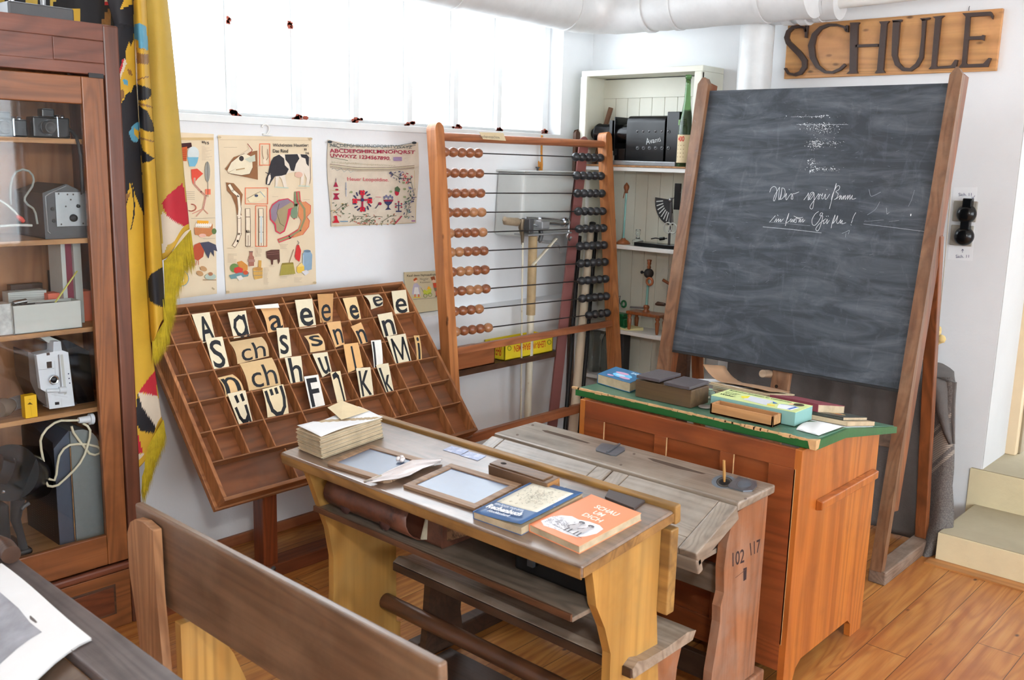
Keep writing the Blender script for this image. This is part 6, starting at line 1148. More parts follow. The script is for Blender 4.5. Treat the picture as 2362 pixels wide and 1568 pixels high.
# folded white cloth
P = [dk(*K_((1108, 670))[0]), dk(*K_((1375, 742))[0]), dk(*K_((1670, 635))[0]), dk(*K_((1240, 580))[0])]; rows = []
for i in range(9):
    b = i / 8; rows.append([(P[0] * (1 - a) + P[1] * a) * (1 - b) + (P[3] * (1 - a) + P[2] * a) * b + up * (.010 + .0025 * math.sin(a * 9 + b * 4) - .006 * (abs(a - .5) * 2) ** 6 - .006 * (abs(b - .5) * 2) ** 6) for a in [k / 8 for k in range(9)]])
mb = MB(); mb.grid(rows, M['wpaper']); low = [[V((p.x, p.y, sl(p.x) + .0006)) for p in r] for r in rows]; mb.grid(low[::-1], M['wpaper'])
for e in (0, -1): mb.grid([low[e], rows[e]], M['wpaper']); mb.grid([[r[e] for r in low], [r[e] for r in rows]], M['wpaper'])
tag(mb.build('folded_cloth'), 'folded white paper cloth at the front corner of the teacher desk', 'cloth')
# ================================================================ pupils' double desk (grey, with lids)
dd = thing('double_school_desk', 'grey worn double school desk with hinged lids and inkwells, numbered 102 117', 'school desk', (2.3, 1.75, 0))
YR_, YL_ = 1.262, 2.205; ZD = .70
mb = MB(); mb.box((2.385, YR_ - .012, ZD - .028), (2.61, YL_ + .012, ZD), M['oakgrey'])
D = Deco(zplane(ZD), mb, off=2e-4, org=(1080, 940), sc=3.28)
GRV = (84, 70, 60)
D.poly([(555, 168), (600, 172), (760, 215), (925, 268), (900, 270), (740, 230), (580, 185)], GRV); D.poly([(1355, 380), (1400, 385), (1600, 440), (1800, 500), (1770, 502), (1580, 460), (1400, 405)], GRV)
for u, v in ((372, 205), (488, 132), (1255, 350), (1155, 432), (2098, 688)): D.ell(u, v, 11, 7, (110, 96, 90))
D.ell(1935, 560, 95, 52, paint('ink_stain', (96, 106, 116), .5, .2, 30, 0)); D.ell(1938, 562, 62, 40, (50, 46, 44)); D.ring(1938, 562, 50, 31, 8, (96, 90, 84)); D.ell(1938, 564, 36, 21, (20, 18, 18)); mb.build('top_shelf', dd, bevel=.006, seg=3)
zr = lambda u, v: at(1080 + u / 3.28, 940 + v / 3.28, z=ZD + .003)
mb = MB(); c = [zr(*q) for q in ((965, 310), (1010, 268), (1185, 300), (1185, 322), (1120, 362), (1080, 358), (968, 325))]; mb.prism([(p.x, p.y) for p in c], ZD + .0005, ZD + .004, M['brass']); a, b = zr(1050, 345), zr(1145, 282); mb.tube([a + V((0, 0, .003)), b + V((0, 0, .003))], .004, M['brass'], 8); mb.build('inkwell_cover', dd, bevel=.0006)
mb = MB(); c = [zr(*q) for q in ((1965, 590), (2000, 555), (2045, 525), (2180, 560), (2185, 590), (2150, 628), (2080, 632), (1975, 605))]; mb.prism([(p.x, p.y) for p in c], ZD + .0005, ZD + .005, M['brass']); Deco(zplane(ZD + .0052), mb, off=2e-4, org=(1080, 940), sc=3.28).ring(2090, 578, 58, 34, 6, (100, 100, 104)).ell(2090, 578, 50, 28, (92, 96, 104)); mb.build('inkwell_cover', dd, bevel=.0008)
p = zr(1938, 562); pe = at(1080 + 1935 / 3.28, 940 + 398 / 3.28, y=p.y + .004); tag(MB().tube([p + V((0, 0, .0005)), p.lerp(pe, .3), pe], [.003, .0048, .004], paint('pen_wood', (176, 130, 70), .5), 10).build('pen_holder'), 'short wooden pen standing upright in the open inkwell', 'pen')
# lids (sloping)
lA, lB = V((2.378, 0, .692)), V((2.165, 0, .610)); ld = (lB - lA).normalized(); LL = (lB - lA).length; ymid = at(1415, 1085, z=.69).y
for k, (y0, y1) in enumerate(((YR_ - .012, ymid - .003), (ymid + .003, YL_ + .012))):
    f_ = Fr(V((2.378, y0, .692)), ld, (0, 1, 0)); f_.z = f_.x.cross(f_.y); f_.z = f_.z if f_.z.z > 0 else -f_.z; W_ = y1 - y0; c_ = .06; lid = None
    mb = MB(); mb.box((0, c_, -.022), (LL * .78, W_ - c_, 0), M['oakgrey'], f_); mb.box((LL * .785, c_, -.022), (LL, W_ - c_, 0), M['oakgrey'], f_); lid = mb.build('lid', dd, bevel=.003)
    for a, b in ((0, c_ - .001), (W_ - c_ + .001, W_)): m2 = MB(); m2.box((0, a, -.022 if k else (-.048 if a == 0 else -.022)), (LL, b, 0), M['oakgreyx'], f_); m2.build('lid_cleat', lid, bevel=.004)
    m2 = MB(); m2.box((LL - .022, 0, -.075), (LL + .004, W_, -.0225), M['oakgrey'], f_); m2.build('front_lip', lid, bevel=.007, seg=3)
for y0, sgn in ((YR_ + .008, -1), (YL_ - .036, 1)):
    P = [(2.605, .672), (2.605, .07), (2.33, .07), (2.335, .18), (2.352, .27), (2.362, .33), (2.358, .38), (2.372, .42), (2.362, .50), (2.37, .575), (2.40, .655)]
    mb = MB().prism(P, y0, y0 + .028, M['redpanel'], fy_)
    if sgn < 0:
        D = Deco(lambda u, v, off: at(u, v, y=y0 - off), mb, org=(1300, 1080), sc=2.9525, off=4e-4); D.text('102', ((1150, 575), (1232, 545), (1230, 640), (1150, 670)), (58, 44, 44), .01); D.text('117', ((1268, 510), (1340, 480), (1335, 570), (1275, 595)), (58, 44, 44), .01); D.text('1', ((1225, 682), (1248, 672), (1244, 755), (1225, 768)), (58, 44, 44), .0); D.line([(1170, 745), (1240, 690)], 3, (90, 66, 60))
    mb.build('side_panel', dd, bevel=.003)
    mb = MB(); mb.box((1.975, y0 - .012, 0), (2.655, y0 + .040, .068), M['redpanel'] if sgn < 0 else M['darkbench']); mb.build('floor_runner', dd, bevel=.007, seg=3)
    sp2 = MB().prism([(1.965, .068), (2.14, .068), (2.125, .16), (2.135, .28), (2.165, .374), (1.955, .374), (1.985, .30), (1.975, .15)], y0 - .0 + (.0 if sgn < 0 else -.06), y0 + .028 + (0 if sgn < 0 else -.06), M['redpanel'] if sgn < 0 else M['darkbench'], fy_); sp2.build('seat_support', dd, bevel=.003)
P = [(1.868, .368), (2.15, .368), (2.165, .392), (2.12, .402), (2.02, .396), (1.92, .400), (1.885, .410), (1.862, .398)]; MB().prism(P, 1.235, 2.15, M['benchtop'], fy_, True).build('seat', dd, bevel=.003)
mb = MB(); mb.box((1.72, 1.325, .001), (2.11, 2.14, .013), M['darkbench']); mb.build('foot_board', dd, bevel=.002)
mb = MB(); mb.box((1.858, 1.237, .371), (1.8655, 2.148, .397), M['darkbench']); mb.build('seat_edge_wear_shade', dd, bevel=.002)  # dark strip added to paint wear and shade onto the seat's front face
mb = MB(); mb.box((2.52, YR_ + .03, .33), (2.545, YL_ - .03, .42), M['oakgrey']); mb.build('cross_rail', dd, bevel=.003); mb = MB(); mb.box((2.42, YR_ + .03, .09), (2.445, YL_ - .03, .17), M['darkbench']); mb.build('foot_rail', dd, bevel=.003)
mb = MB(); mb.box((2.22, YR_ + .04, .535), (2.60, YL_ - .03, .55), M['oakgrey']); mb.build('book_shelf', dd)
# ================================================================ pupils' front desk (ochre)
fd = thing('ochre_school_desk', 'long ochre school desk with slates and open books on top, front centre', 'school desk', (1.84, 1.82, 0))
DX0, DX1, DY0, DY1, DZ = 1.636, 2.018, 1.238, 2.42, .76
MB().box((DX0, DY0, DZ - .034), (DX1, DY1, DZ), M['desk1top']).build('tabletop', fd, bevel=.006, seg=3)
mb = MB(); mb.box((DX0 + .001, DY0 + .003, DZ - .036), (DX0 + .003, DY1 - .003, DZ - .010), M['desk1edge']); mb.box((DX0 - .0012, DY0 + .004, DZ - .031), (DX0 + .001, DY1 - .004, DZ - .007), M['desk1edge']); mb.box((DX0 + .005, DY0 - .0012, DZ - .031), (DX1, DY0 + .0005, DZ - .007), M['desk1edge']); mb.build('edge_band', fd)
mb = MB(); mb.box((DX1 + .001, DY0 - .006, DZ - .04), (DX1 + .026, DY1 + .004, DZ + .012), M['ochre_y']); mb.build('rear_rim', fd, bevel=.005, seg=3)
mb = MB(); mb.box((DX1 - .012, DY0 - .004, .49), (DX1 + .0245, DY1, DZ - .034), M['ochre_y']); mb.build('modesty_board', fd, bevel=.004)
PL = [(1.655, .703), (1.672, .66), (1.700, .58), (1.730, .50), (1.748, .40), (1.748, .28), (1.736, .14), (1.73, .08), (1.715, .075), (1.715, 0), (2.03, 0), (2.03, .078), (2.012, .085), (2.005, .739)]
MB().prism(PL, 2.305, 2.33, M['desk1'], fy_).build('side_panel', fd, bevel=.003)
PR = [(1.71, .710), (1.722, .66), (1.736, .60), (1.775, .53), (1.805, .45), (1.808, .30), (1.79, .12), (1.78, .08), (1.765, .075), (1.765, 0), (2.075, 0), (2.075, .078), (2.058, .085), (2.004, .50), (2.004, .735)]
MB().prism(PR, 1.264, 1.290, M['desk1'], fy_).build('side_panel', fd, bevel=.003)
mb = MB(); mb.box((1.68, 1.291, .570), (2.00, 2.304, .5825), wood('desk_shelf_board', (146, 132, 116), (104, 90, 76), 'y', .45, (168, 158, 146), .3, coat=.4)); mb.box((1.672, 1.291, .574), (1.6795, 2.304, .592), M['rail']); mb.build('book_shelf', fd, bevel=.0015)
MB().tube([(1.962, 1.291, .178), (1.962, 2.304, .178)], .027, M['rail'], 16).build('foot_rest', fd)
# --- on the shelf
t = thing('leather_satchel', 'old brown leather satchel with rolled flap on the shelf of the ochre desk', 'satchel', (1.78, 2.07, .583)); rows = []
cs = []
for k in range(17): a = math.radians(-75 + 300 * k / 16); cs.append((1.765 - .078 * math.cos(a) * (1.05 if math.cos(a) > 0 else .9), .640 + .0565 * math.sin(a)))
for i in range(7): y = 1.905 + .36 * i / 6; rows.append([V((x, y - .03 * (1 - (z - .58) / .12) * (1 if i == 0 else 0), z)) for x, z in cs])
mb = MB(); mb.grid(rows, M['leather']); mb.build('flap', t, solid=.003)
mb = MB(); mb.prism([(1.735, .584), (1.85, .584), (1.86, .66), (1.80, .69), (1.74, .67)], 1.80, 2.25, M['leather'], fy_); mb.build('body', t, bevel=.008); mb = MB(); mb.prism([(1.715, .60), (1.76, .587), (1.80, .587), (1.78, .67), (1.74, .68)], 1.86, 1.865, M['pagesg'], fy_); mb.build('inner_gusset', t)
mb = MB(); 
for y in (2.17, 1.99): mb.lathe([(.001, .004), (.02, .003), (.024, -.001)], paint('dark_leather_patch', (70, 44, 40), .6, .2, 40, .4), Fr((1.690, y, .620), (0, 1, 0), (0, 0, 1), (-1, 0, 0)), 16)
mb.build('round_patch', t)
mb = MB(); a, b, c = at(1000, 1203, x=1.755), at(1012, 1268, x=1.755), at(1088, 1232, x=1.755); mb.add([a, b, c, a + V((.16, -.02, .0)), b + V((.16, .0, .0)), c + V((.16, .03, 0))], [(0, 1, 2), (3, 5, 4), (0, 3, 4, 1), (1, 4, 5, 2), (2, 5, 3, 0)], M['hide'])
for v in mb.v: v.z = max(v.z, .583); v.z = min(v.z, .722)
tag(mb.build('hide_bag', bevel=.004), 'triangular cowhide flapped bag beside the leather satchel on the desk shelf', 'bag')
t = thing('black_case', 'small black metal case with rounded rim on the desk shelf, right side', 'case', (1.86, 1.45, .583)); mb = MB(); mb.box((1.785, 1.315, .5835), (1.96, 1.575, .64), M['black']); mb.build('case_body', t, bevel=.008); mb = MB(); mb.box((1.778, 1.308, .640), (1.967, 1.582, .652), M['black']); mb.build('lid', t, bevel=.005); mb = MB(); mb.box((1.774, 1.50, .612), (1.7845, 1.52, .648), M['greyd']); mb.build('clasp', t)
# --- on the desk top (board tilted towards the pupils only to catch the window's glare)
_before = set(bpy.context.scene.objects)
def tt(u, v, dz=0): return at(u, v, z=DZ + dz)
def slate_(q, label, name='writing_slate', rnd=.012):
    """q: outer corners on the table (TL far-left, TR far-right, BR near-right, BL near-left)"""
    TL_, TR_, BR_, BL_ = q; c = sum(q, V()) / 4; t = thing(name, label, 'slate', V((c.x, c.y, DZ)), 'writing slates on the front desk'); X = (TR_ - TL_); Y = (TL_ - BL_); Wd, Ht = X.length, Y.length; f_ = Fr(BL_, X, Y); f_.z = V((0, 0, 1)); e = .024; h = .009
    mb = MB(); mb.box((e - .003, e - .003, .0015), (Wd - e + .003, Ht - e + .003, .0055), M['slate'], f_); mb.build('slate_plate', t)
    for lo, hi in (((0, 0), (Wd, e)), ((0, Ht - e), (Wd, Ht))): mb = MB(); mb.prism([(lo[0] + rnd, lo[1]), (hi[0] - rnd, lo[1]), (hi[0] - .001, lo[1] + (rnd if lo[1] == 0 else 0)), (hi[0] - .001, hi[1] - (0 if lo[1] == 0 else rnd)), (hi[0] - rnd, hi[1]), (rnd, hi[1]), (lo[0] + .001, hi[1] - (0 if lo[1] == 0 else rnd)), (lo[0] + .001, lo[1] + (rnd if lo[1] == 0 else 0))], .0008, h, M['slfr'], f_); mb.build('frame_rail', t, bevel=.0015)
    for a, b in ((0, e), (Wd - e, Wd)): mb = MB(); mb.box((a, e + .0004, .0008), (b, Ht - e - .0004, h), M['slfr'], f_); mb.build('frame_rail', t, bevel=.0015)
    return t, f_, Wd, Ht
def rectify(p0, pw, ph): return p0
a, b, c, d = tt(748, 1062), tt(898, 1112), tt(1017, 1079), tt(872, 1037)   # near-left, near-right, far-right, far-left
s1 = slate_([d, c, b, a], 'wooden framed slate with rounded corners and a rag on it, left on the ochre desk', rnd=.014)
a, b, c, d = tt(929, 1115), tt(1095, 1170), tt(1212, 1130), tt(1047, 1080)
s2 = slate_([d, c, b, a], 'square cornered wooden framed slate, middle of the ochre desk', rnd=.002)
# rag with string, sponge
rows = []; A1 = [(840, 1096), (880, 1084), (915, 1072), (950, 1060), (985, 1061), (1020, 1062)]; B1 = [(845, 1098), (890, 1096), (920, 1095), (946, 1090), (975, 1078), (1015, 1068)]
for i in range(11):
    s_ = i / 2; k = min(4, int(s_)); f_ = s_ - k; a = V(A1[k]).lerp(V(A1[k + 1]), f_); b = V(B1[k]).lerp(V(B1[k + 1]), f_); rows.append([tt(a.x + (b.x - a.x) * j / 8, a.y + (b.y - a.y) * j / 8, .013 + .008 * math.sin(PI * j / 8) * (1 - abs(i - 6) / 8) + .004 * math.sin(j * 2.6 + i * .4)) for j in range(9)])
mb = MB(); mb.grid(rows, M['cloth']); tag(mb.build('wiping_rag', solid=.003), 'crumpled pale wiping rag lying across the left slate', 'rag')
mb = MB(); mb.tube([tt(840, 1097, .013), tt(862, 1093, .014), tt(880, 1086, .018)], .0035, M['string'], 7); mb.build('x') ; o = bpy.context.scene.objects['x']; o.name = 'rag_string'; tag(o, 'short twisted string end at the left tip of the wiping rag', 'string')
mb = MB(); random.seed(3)
for k in range(6): mb.ball(tt(921 + random.uniform(-7, 14), 1056 + random.uniform(-3, 4), .013 + random.uniform(0, .003)), random.uniform(.005, .008), M['cloth'], 8)
tag(mb.build('slate_sponge'), 'small knotted sponge lying on the left slate above the rag', 'sponge')
# old thick book stack
t = thing('old_thick_book', 'thick old coverless book with torn yellowed pages on the left end of the ochre desk', 'book', (1.83, 2.33, DZ)); random.seed(8)
a, b, c = tt(672, 1022) + V((0, -.035, 0)), tt(742, 1050), tt(884, 1014); L_ = c - b; Wv = a - b; h = .001; mb = MB()
for k in range(22):
    j = lambda s_: V((random.uniform(-s_, s_), random.uniform(-s_, s_), 0)); th_ = random.uniform(.0022, .0038); o_ = b + j(.003) + V((0, 0, h)); q = [o_, o_ + L_ * random.uniform(.985, 1.0), o_ + L_ * random.uniform(.985, 1.0) + Wv, o_ + Wv * random.uniform(.98, 1)]; mb.hexa(q + [p + V((0, 0, th_)) for p in q], M['pages' if k % 4 else 'pagesg']); h += th_ + .0002
mb.build('page_block', t, bevel=.0005, seg=1)
rows = [[b + L_ * u + Wv * v + V((0, 0, h + .003 + .004 * math.sin(u * 5 + v * 3) + (.012 * max(0, v - .5) if u < .3 else 0))) for v in [k / 8 - .02 for k in range(9)]] for u in [k / 12 + .01 for k in range(13)]]
mb = MB(); mb.grid(rows, M['wpaper']); mb.build('top_leaf', t, solid=.0008)
q = [b + L_ * .55 + Wv * .55 + V((0, 0, h + .004)), b + L_ * 1.0 + Wv * .5 + V((0, 0, h + .006)), b + L_ * .86 + Wv * 1.02 + V((0, .03, h + .028)), b + L_ * .62 + Wv * 1.05 + V((0, .03, h + .02))]; mb = MB(); mb.hexa(q + [p + V((0, 0, .0006)) for p in q], M['paper']); Deco(quadfn(q[3], q[2], q[1], q[0], n=(0, 0, 1)), mb, off=1.2e-3).line([(.3, .3), (.7, .3)], .03, (120, 110, 96)).line([(.3, .4), (.8, .4)], .03, (120, 110, 96)).line([(.3, .5), (.75, .5)], .03, (120, 110, 96)); mb.build('torn_leaf', t)
# blue-white prints in the groove
for k, (u, v, lab) in enumerate(((1022, 1046, 'small pale blue photo print at the rear rim, left of two'), (1062, 1059, 'small pale blue photo print at the rear rim, right of two'))):
    q = [tt(u, v), tt(u + 40, v + 12), tt(u + 60, v + 4), tt(u + 20, v - 7)]; q = [V((min(p.x, DX1 - .004), p.y, DZ + .0006)) for p in q]; mb = MB(); mb.hexa(q + [p + V((0, 0, .0008)) for p in q], paint('print_blue', (150, 164, 200), .3, .2, 30, 0, c2=(226, 230, 240)) if 'pb' not in M else M['pb']); tag(mb.build('photo_print'), lab, 'print', 'small prints at the rear rim')
# wooden pencil box
a, b = tt(1142, 1096), tt(1292, 1134); a.x = b.x = 1.895; W_ = .055; f_ = Fr(V((1.895, b.y, DZ + .0005)), (1, 0, 0), (0, 1, 0)); Lb = a.y - b.y
t = thing('pencil_box', 'long brown wooden pencil box with sliding lid near the rear rim of the ochre desk', 'pencil box', (1.92, (a.y + b.y) / 2, DZ)); pbm = wood('pencil_box_wood', (132, 100, 72), (92, 66, 46), 'y', .4, (160, 136, 110), .2)
mb = MB(); mb.box((0, 0, 0), (W_, Lb, .032), pbm, f_); mb.build('box_body', t, bevel=.002); mb = MB(); mb.box((.006, .018, .0322), (W_ - .006, Lb, .036), pbm, f_); Deco(lambda u, v, off: f_.p(u, v, .036 + off), mb, off=3e-4).ell(W_ / 2, Lb - .035, .007, .010, (40, 32, 28)); mb.build('sliding_lid', t, bevel=.001)
mb = MB(); mb.box((.002, -.0015, .002), (W_ - .002, 0, .030), wood('pencil_box_end', (186, 132, 74), (140, 92, 46), 'x', .5), f_); mb.build('end_block', t, bevel=.001)
# dark thin booklet
q = [tt(1395, 1160), tt(1462, 1186), tt(1488, 1172), tt(1404, 1146)]; q = [V((min(p.x, DX1 - .003), p.y, DZ + .0006)) for p in q]; mb = MB(); mb.hexa(q + [p + V((0, 0, .006)) for p in q], paint('dark_booklet', (72, 62, 60), .35, .08)); tag(mb.build('dark_booklet', bevel=.0008), 'thin dark brown booklet with red edges behind the orange book', 'booklet')
# blue arithmetic book
def O_(*q): return [(1080 + u / 5.624, 1100 + v / 5.624) for u, v in q]
P = [tt(*O_((62, 470))[0]), tt(*O_((690, 690))[0]), tt(*O_((1490, 345))[0])]; P.append(P[0] + P[2] - P[1])
t, mb, P, h = bookbox('blue_arithmetic_book', P, None, .020, (paint('blue_cloth_cover', (62, 98, 146), .4, .06, 20, .05), M['pages']), 'blue paperback titled Rechenbuch with a cream picture panel on the ochre desk', 'book', None, .0012, 3)
Q = [P[3] + up * h, P[2] + up * (h + .004), P[1] + up * (h + .002), P[0] + up * h]; mb = MB(); qf = quadfn(*Q, n=(0, 0, 1))
bf = lambda u, v, off: qf(u, v, off + .010 * u * u * v - .001)
mb.grid([[bf(j / 8, i / 8, 0) for j in range(9)] for i in range(9)], paint('blue_cloth_cover2', (62, 98, 146), .4, .06, 20, .05)); D = Deco(bf, mb, off=5e-4)
pg_ = (226, 222, 206); R8 = [k / 8 for k in range(9)]
mb.grid([[bf(.06 + .84 * j / 8, .08 + .60 * i / 8, 6e-4) for j in range(9)] for i in range(9)], flat(pg_)); D.off = 9e-4; random.seed(6)
for k in range(160): x, y = random.gauss(.5, .17), random.gauss(.36, .14); a = random.uniform(0, 6.3); D.line([(x, y), (x + .035 * math.cos(a), y + .03 * math.sin(a))], .0035, (176, 172, 160))
D.text('BRÜDER WINKEL', ((.14, .73), (.74, .73), (.74, .775), (.14, .775)), (200, 208, 220)); D.text('Rechenbuch', ((.10, .79), (.80, .79), (.80, .88), (.10, .88)), (236, 238, 240), .03); D.text('Abschlussband', ((.22, .90), (.66, .90), (.66, .945), (.22, .945)), (210, 216, 226), .01); mb.build('front_cover', t, solid=.0008)
# orange book
P = [tt(*O_((790, 650))[0]), tt(*O_((1440, 930))[0]), tt(*O_((2245, 600))[0])]; P.append(P[0] + P[2] - P[1]); oc = paint('orange_book_cover', (240, 148, 104), .35, .03)
t, mb, P, h = bookbox('orange_book', P, None, .020, (oc, M['pages']), 'orange hardback titled SCHAU UM DICH with a white drawing on the ochre desk', 'book', None, .0015, 3)
D = Deco(quadfn(*[P[i] + up * h for i in (3, 2, 1, 0)], n=(0, 0, 1)), mb, off=3e-4)
wt = (250, 240, 230); D.text('SCHAU', ((.34, .16), (.78, .16), (.78, .245), (.34, .245)), wt, .02); D.text('UM', ((.45, .28), (.64, .28), (.64, .36), (.45, .36)), wt, .02); D.text('DICH', ((.38, .395), (.74, .395), (.74, .475), (.38, .475)), wt, .02)
D.poly([(.06, .86), (.08, .72), (.16, .62), (.30, .56), (.45, .57), (.60, .53), (.80, .52), (.92, .56), (.94, .68), (.88, .80), (.80, .88), (.60, .90), (.40, .90), (.20, .92)], (236, 238, 244)); random.seed(12)
for k in range(110): x, y = random.uniform(.1, .5), random.gauss(.78, .05); D.line([(x, y), (x + random.uniform(.01, .05), y + random.uniform(-.015, .015))], .005, (150, 152, 162))
for (x, y) in ((.58, .70), (.76, .70)):
    D.ell(x, y - .08, .05, .022, (120, 118, 124)); D.ell(x, y - .045, .03, .03, (190, 188, 192)); D.poly([(x - .04, y - .02), (x + .04, y - .02), (x + .06, y + .10), (x - .06, y + .10)], (198, 196, 200)); D.line([(x - .03, y + .1), (x - .035, y + .17)], .022, (96, 94, 100)); D.line([(x + .03, y + .1), (x + .035, y + .17)], .022, (96, 94, 100)); D.line([(x - .04, y), (x - .09, y + .06)], .016, (120, 118, 124)); D.ring(x, y - .08, .05, .022, .005, (60, 60, 66))
D.line([(.3, .86), (.9, .88)], .006, (90, 90, 96)); mb.build('front_cover', t, bevel=.0006)
TILT = Matrix.Translation((1.83, 0, DZ)) @ Matrix.Rotation(-math.radians(5.0), 4, 'Y') @ Matrix.Translation((-1.83, 0, -DZ))
for o in list(bpy.context.scene.objects):
    if o not in _before and o.parent is None: o.matrix_basis = TILT @ o.matrix_basis
for o in fd.children:
    if o.name.split('.')[0] in ('tabletop', 'edge_band', 'rear_rim'): o.matrix_basis = Matrix.Translation(-V(fd['_w'])) @ TILT @ Matrix.Translation(V(fd['_w'])) @ o.matrix_basis
# ================================================================ bench in the foreground
bn = thing('school_bench', 'brown school bench with a long plank backrest, seen from behind in the foreground', 'bench', (1.2, 1.6, 0))
pl_ = [at(310, 1165, x=1.036), at(1013, 1526, x=1.036)]; b0 = at(352, 1383, x=1.06); yA, yB = pl_[0].y, pl_[1].y
zt = (pl_[0].z + pl_[1].z) / 2; mb = MB(); mb.hexa([V(p) for p in ((1.045, yB, zt - .235), (1.072, yB, zt - .235), (1.072, yA, zt - .235), (1.045, yA, zt - .235), (1.036, yB, zt), (1.058, yB, zt), (1.058, yA, zt), (1.036, yA, zt))], M['back']); mb.build('backrest', bn, bevel=.006, seg=3)
PP = [at(u, v, x=1.02) for u, v in ((300, 1200), (292, 1225), (296, 1300), (300, 1400), (320, 1470), (345, 1560), (390, 1560), (382, 1400), (375, 1290), (372, 1205), (352, 1190), (325, 1188))]
mb = MB(); P = [(p.y, p.z) for p in PP]; P = [(y, z if z > .42 else .0) for y, z in P]; ys = [p[0] for p in P]
P = [(2.075, 0), (2.075, .40), (2.10, .56), (2.118, .64), (2.118, .735), (2.10, .768), (2.075, .782), (2.035, .786), (1.988, .778), (1.985, .62), (1.965, .40), (1.965, 0)]
P = [(at(300, 1215, x=1.02).y + (y - 2.118), z) for y, z in P]; mb.prism(P, 1.012, 1.034, M['post'], Fr((0, 0, 0), (0, 1, 0), (0, 0, 1), (1, 0, 0))); mb.build('end_post', bn, bevel=.003)
MB().prism([(1.037, 0), (1.40, 0), (1.40, .03), (1.26, .16), (1.225, .30), (1.175, .43), (1.10, .556), (1.037, .556)], 1.955, 1.98, M['desk1'], fy_).build('side_panel', bn, bevel=.003)
MB().prism([(1.075, 0), (1.40, 0), (1.40, .03), (1.26, .16), (1.225, .30), (1.19, .43), (1.075, .50)], 1.14, 1.165, M['desk1'], fy_).build('side_panel', bn, bevel=.003)
mb = MB(); mb.box((1.036, 1.13, 0), (1.06, 1.19, .58), M['post']); mb.build('end_post', bn, bevel=.003)
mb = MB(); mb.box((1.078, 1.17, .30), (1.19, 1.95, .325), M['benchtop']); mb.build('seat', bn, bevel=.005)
# ================================================================ table bottom left
tb0 = thing('grey_desk', 'dark grey school desk top in the bottom left corner with a paper on it', 'school desk', (.55, 1.4, 0))
mb = MB(); mb.box((.655, .95, .735), (.750, 2.35, .76), M['greywood']); mb.build('top_shelf', tb0, bevel=.004)
mb = MB(); ey = at(243, 1553, z=.745).y; mb.hexa([V(p) for p in ((.36, ey, .62), (.652, ey, .715), (.652, 2.35, .715), (.36, 2.35, .62), (.36, ey, .645), (.652, ey, .745), (.652, 2.35, .745), (.36, 2.35, .645))], M['greybrown']); mb.build('lid', tb0, bevel=.005)
for y in (1.56, 2.28): mb = MB(); mb.box((.42, y, 0), (.74, y + .03, .62), M['desk1']); mb.build('side_panel', tb0, bevel=.003)
q = [at(4, 1302, z=.765), at(168, 1425, z=.765), at(212, 1474, z=.765), at(170, 1492, z=.762), at(0, 1568, z=.755), at(-60, 1568, z=.755), at(-60, 1302, z=.765)]; mb = MB()
for i, dz in enumerate((.0, .0035)):
    rows = []
    for a in range(9):
        e0 = q[0].lerp(q[2], a / 8); e1 = V((.50, e0.y - .04 + .0 * a, .705)); rows.append([e0.lerp(e1, j / 8) + V((0, 0, dz + .006 * math.sin(j * .5) + .003 * math.sin(a * .7 + j))) for j in range(9)])
    rows = [[V((p.x, p.y, max(p.z, (.7615 if p.x > .652 else .752 - (.652 - p.x) * .342) + .001 + dz))) for p in r] for r in rows]; mb.grid(rows, M['wpaper'])
D = Deco(lambda u, v, off: (rows[0][0] * (1 - u) + rows[8][0] * u) * (1 - v) + (rows[0][8] * (1 - u) + rows[8][8] * u) * v + V((0, 0, off)), mb, off=.006); G8 = paint('grey_photo_print', (150, 152, 160), .5, .3, 14, 0); mb.grid([[rows[a][j] + V((0, 0, .0006)) for j in range(2, 8)] for a in range(1, 7)], G8)
tag(mb.build('printed_sheet'), 'large white sheet with a blurred grey photo lying on the grey desk', 'paper')
t = MB().tube([at(-20, 1250, z=.785), at(12, 1262, z=.785), at(26, 1280, z=.782)], .020, M['darkwood'], 14); tag(t.build('wooden_roller'), 'dark wooden roller end at the left edge above the grey desk', 'roller')
# ================================================================ glazed cabinet (left)
YC = 3.08; CX0, CX1 = .55, 1.508; ZTOP = 2.033
cb = thing('display_cabinet', 'tall reddish brown glazed cabinet with old cameras and projectors at the left edge', 'cabinet', (1.03, 3.26, 0))
YB = YL - .004
def cbox(name, lo, hi, m, bevel=.003, par=None): mb = MB(); mb.box(lo, hi, m); return mb.build(name, par or cb, bevel=bevel)
cbox('side_panel', (CX1 - .02, YC + .02, .0), (CX1 - .002, YB, ZTOP - .02), M['cab'], .002)
cbox('back_panel', (CX0, YB - .012, .03), (CX1 - .021, YB, ZTOP - .03), M['cabin'], 0)
cbox('top_board', (CX0, YC + .012, ZTOP - .018), (CX1 - .021, YB - .013, ZTOP), M['cabx'])
cbox('corner_post', (1.456, YC, 0), (CX1, YC + .022, ZTOP + .004), M['cab'], .006)
mb = MB(); mb.box((CX0, YC + .002, 1.880), (1.455, YC + .02, ZTOP + .002), M['cabx']); mb.box((CX0, YC - .004, 1.985), (1.455, YC + .002, ZTOP + .004), M['cabx']); mb.box((CX0, YC - .003, 1.880), (1.455, YC + .002, 1.915), M['cabx']); mb.box((1.298, YC - .002, 1.916), (1.455, YC + .002, 1.984), M['cabx']); mb.build('frieze', cb, bevel=.002)
dr = MB(); dr.box((1.378, YC - .004, .245), (1.449, YC + .018, 1.872), M['cabd']); dr.box((CX0, YC - .003, 1.787), (1.3775, YC + .018, 1.872), M['cabdx']); dr.box((CX0, YC - .003, .245), (1.3775, YC + .018, .352), M['cabdx']); door = dr.build('door', cb, bevel=.003)
MB().box((CX0, YC + .006, .353), (1.377, YC + .009, 1.786), M['cabglass']).build('door_glass', door)
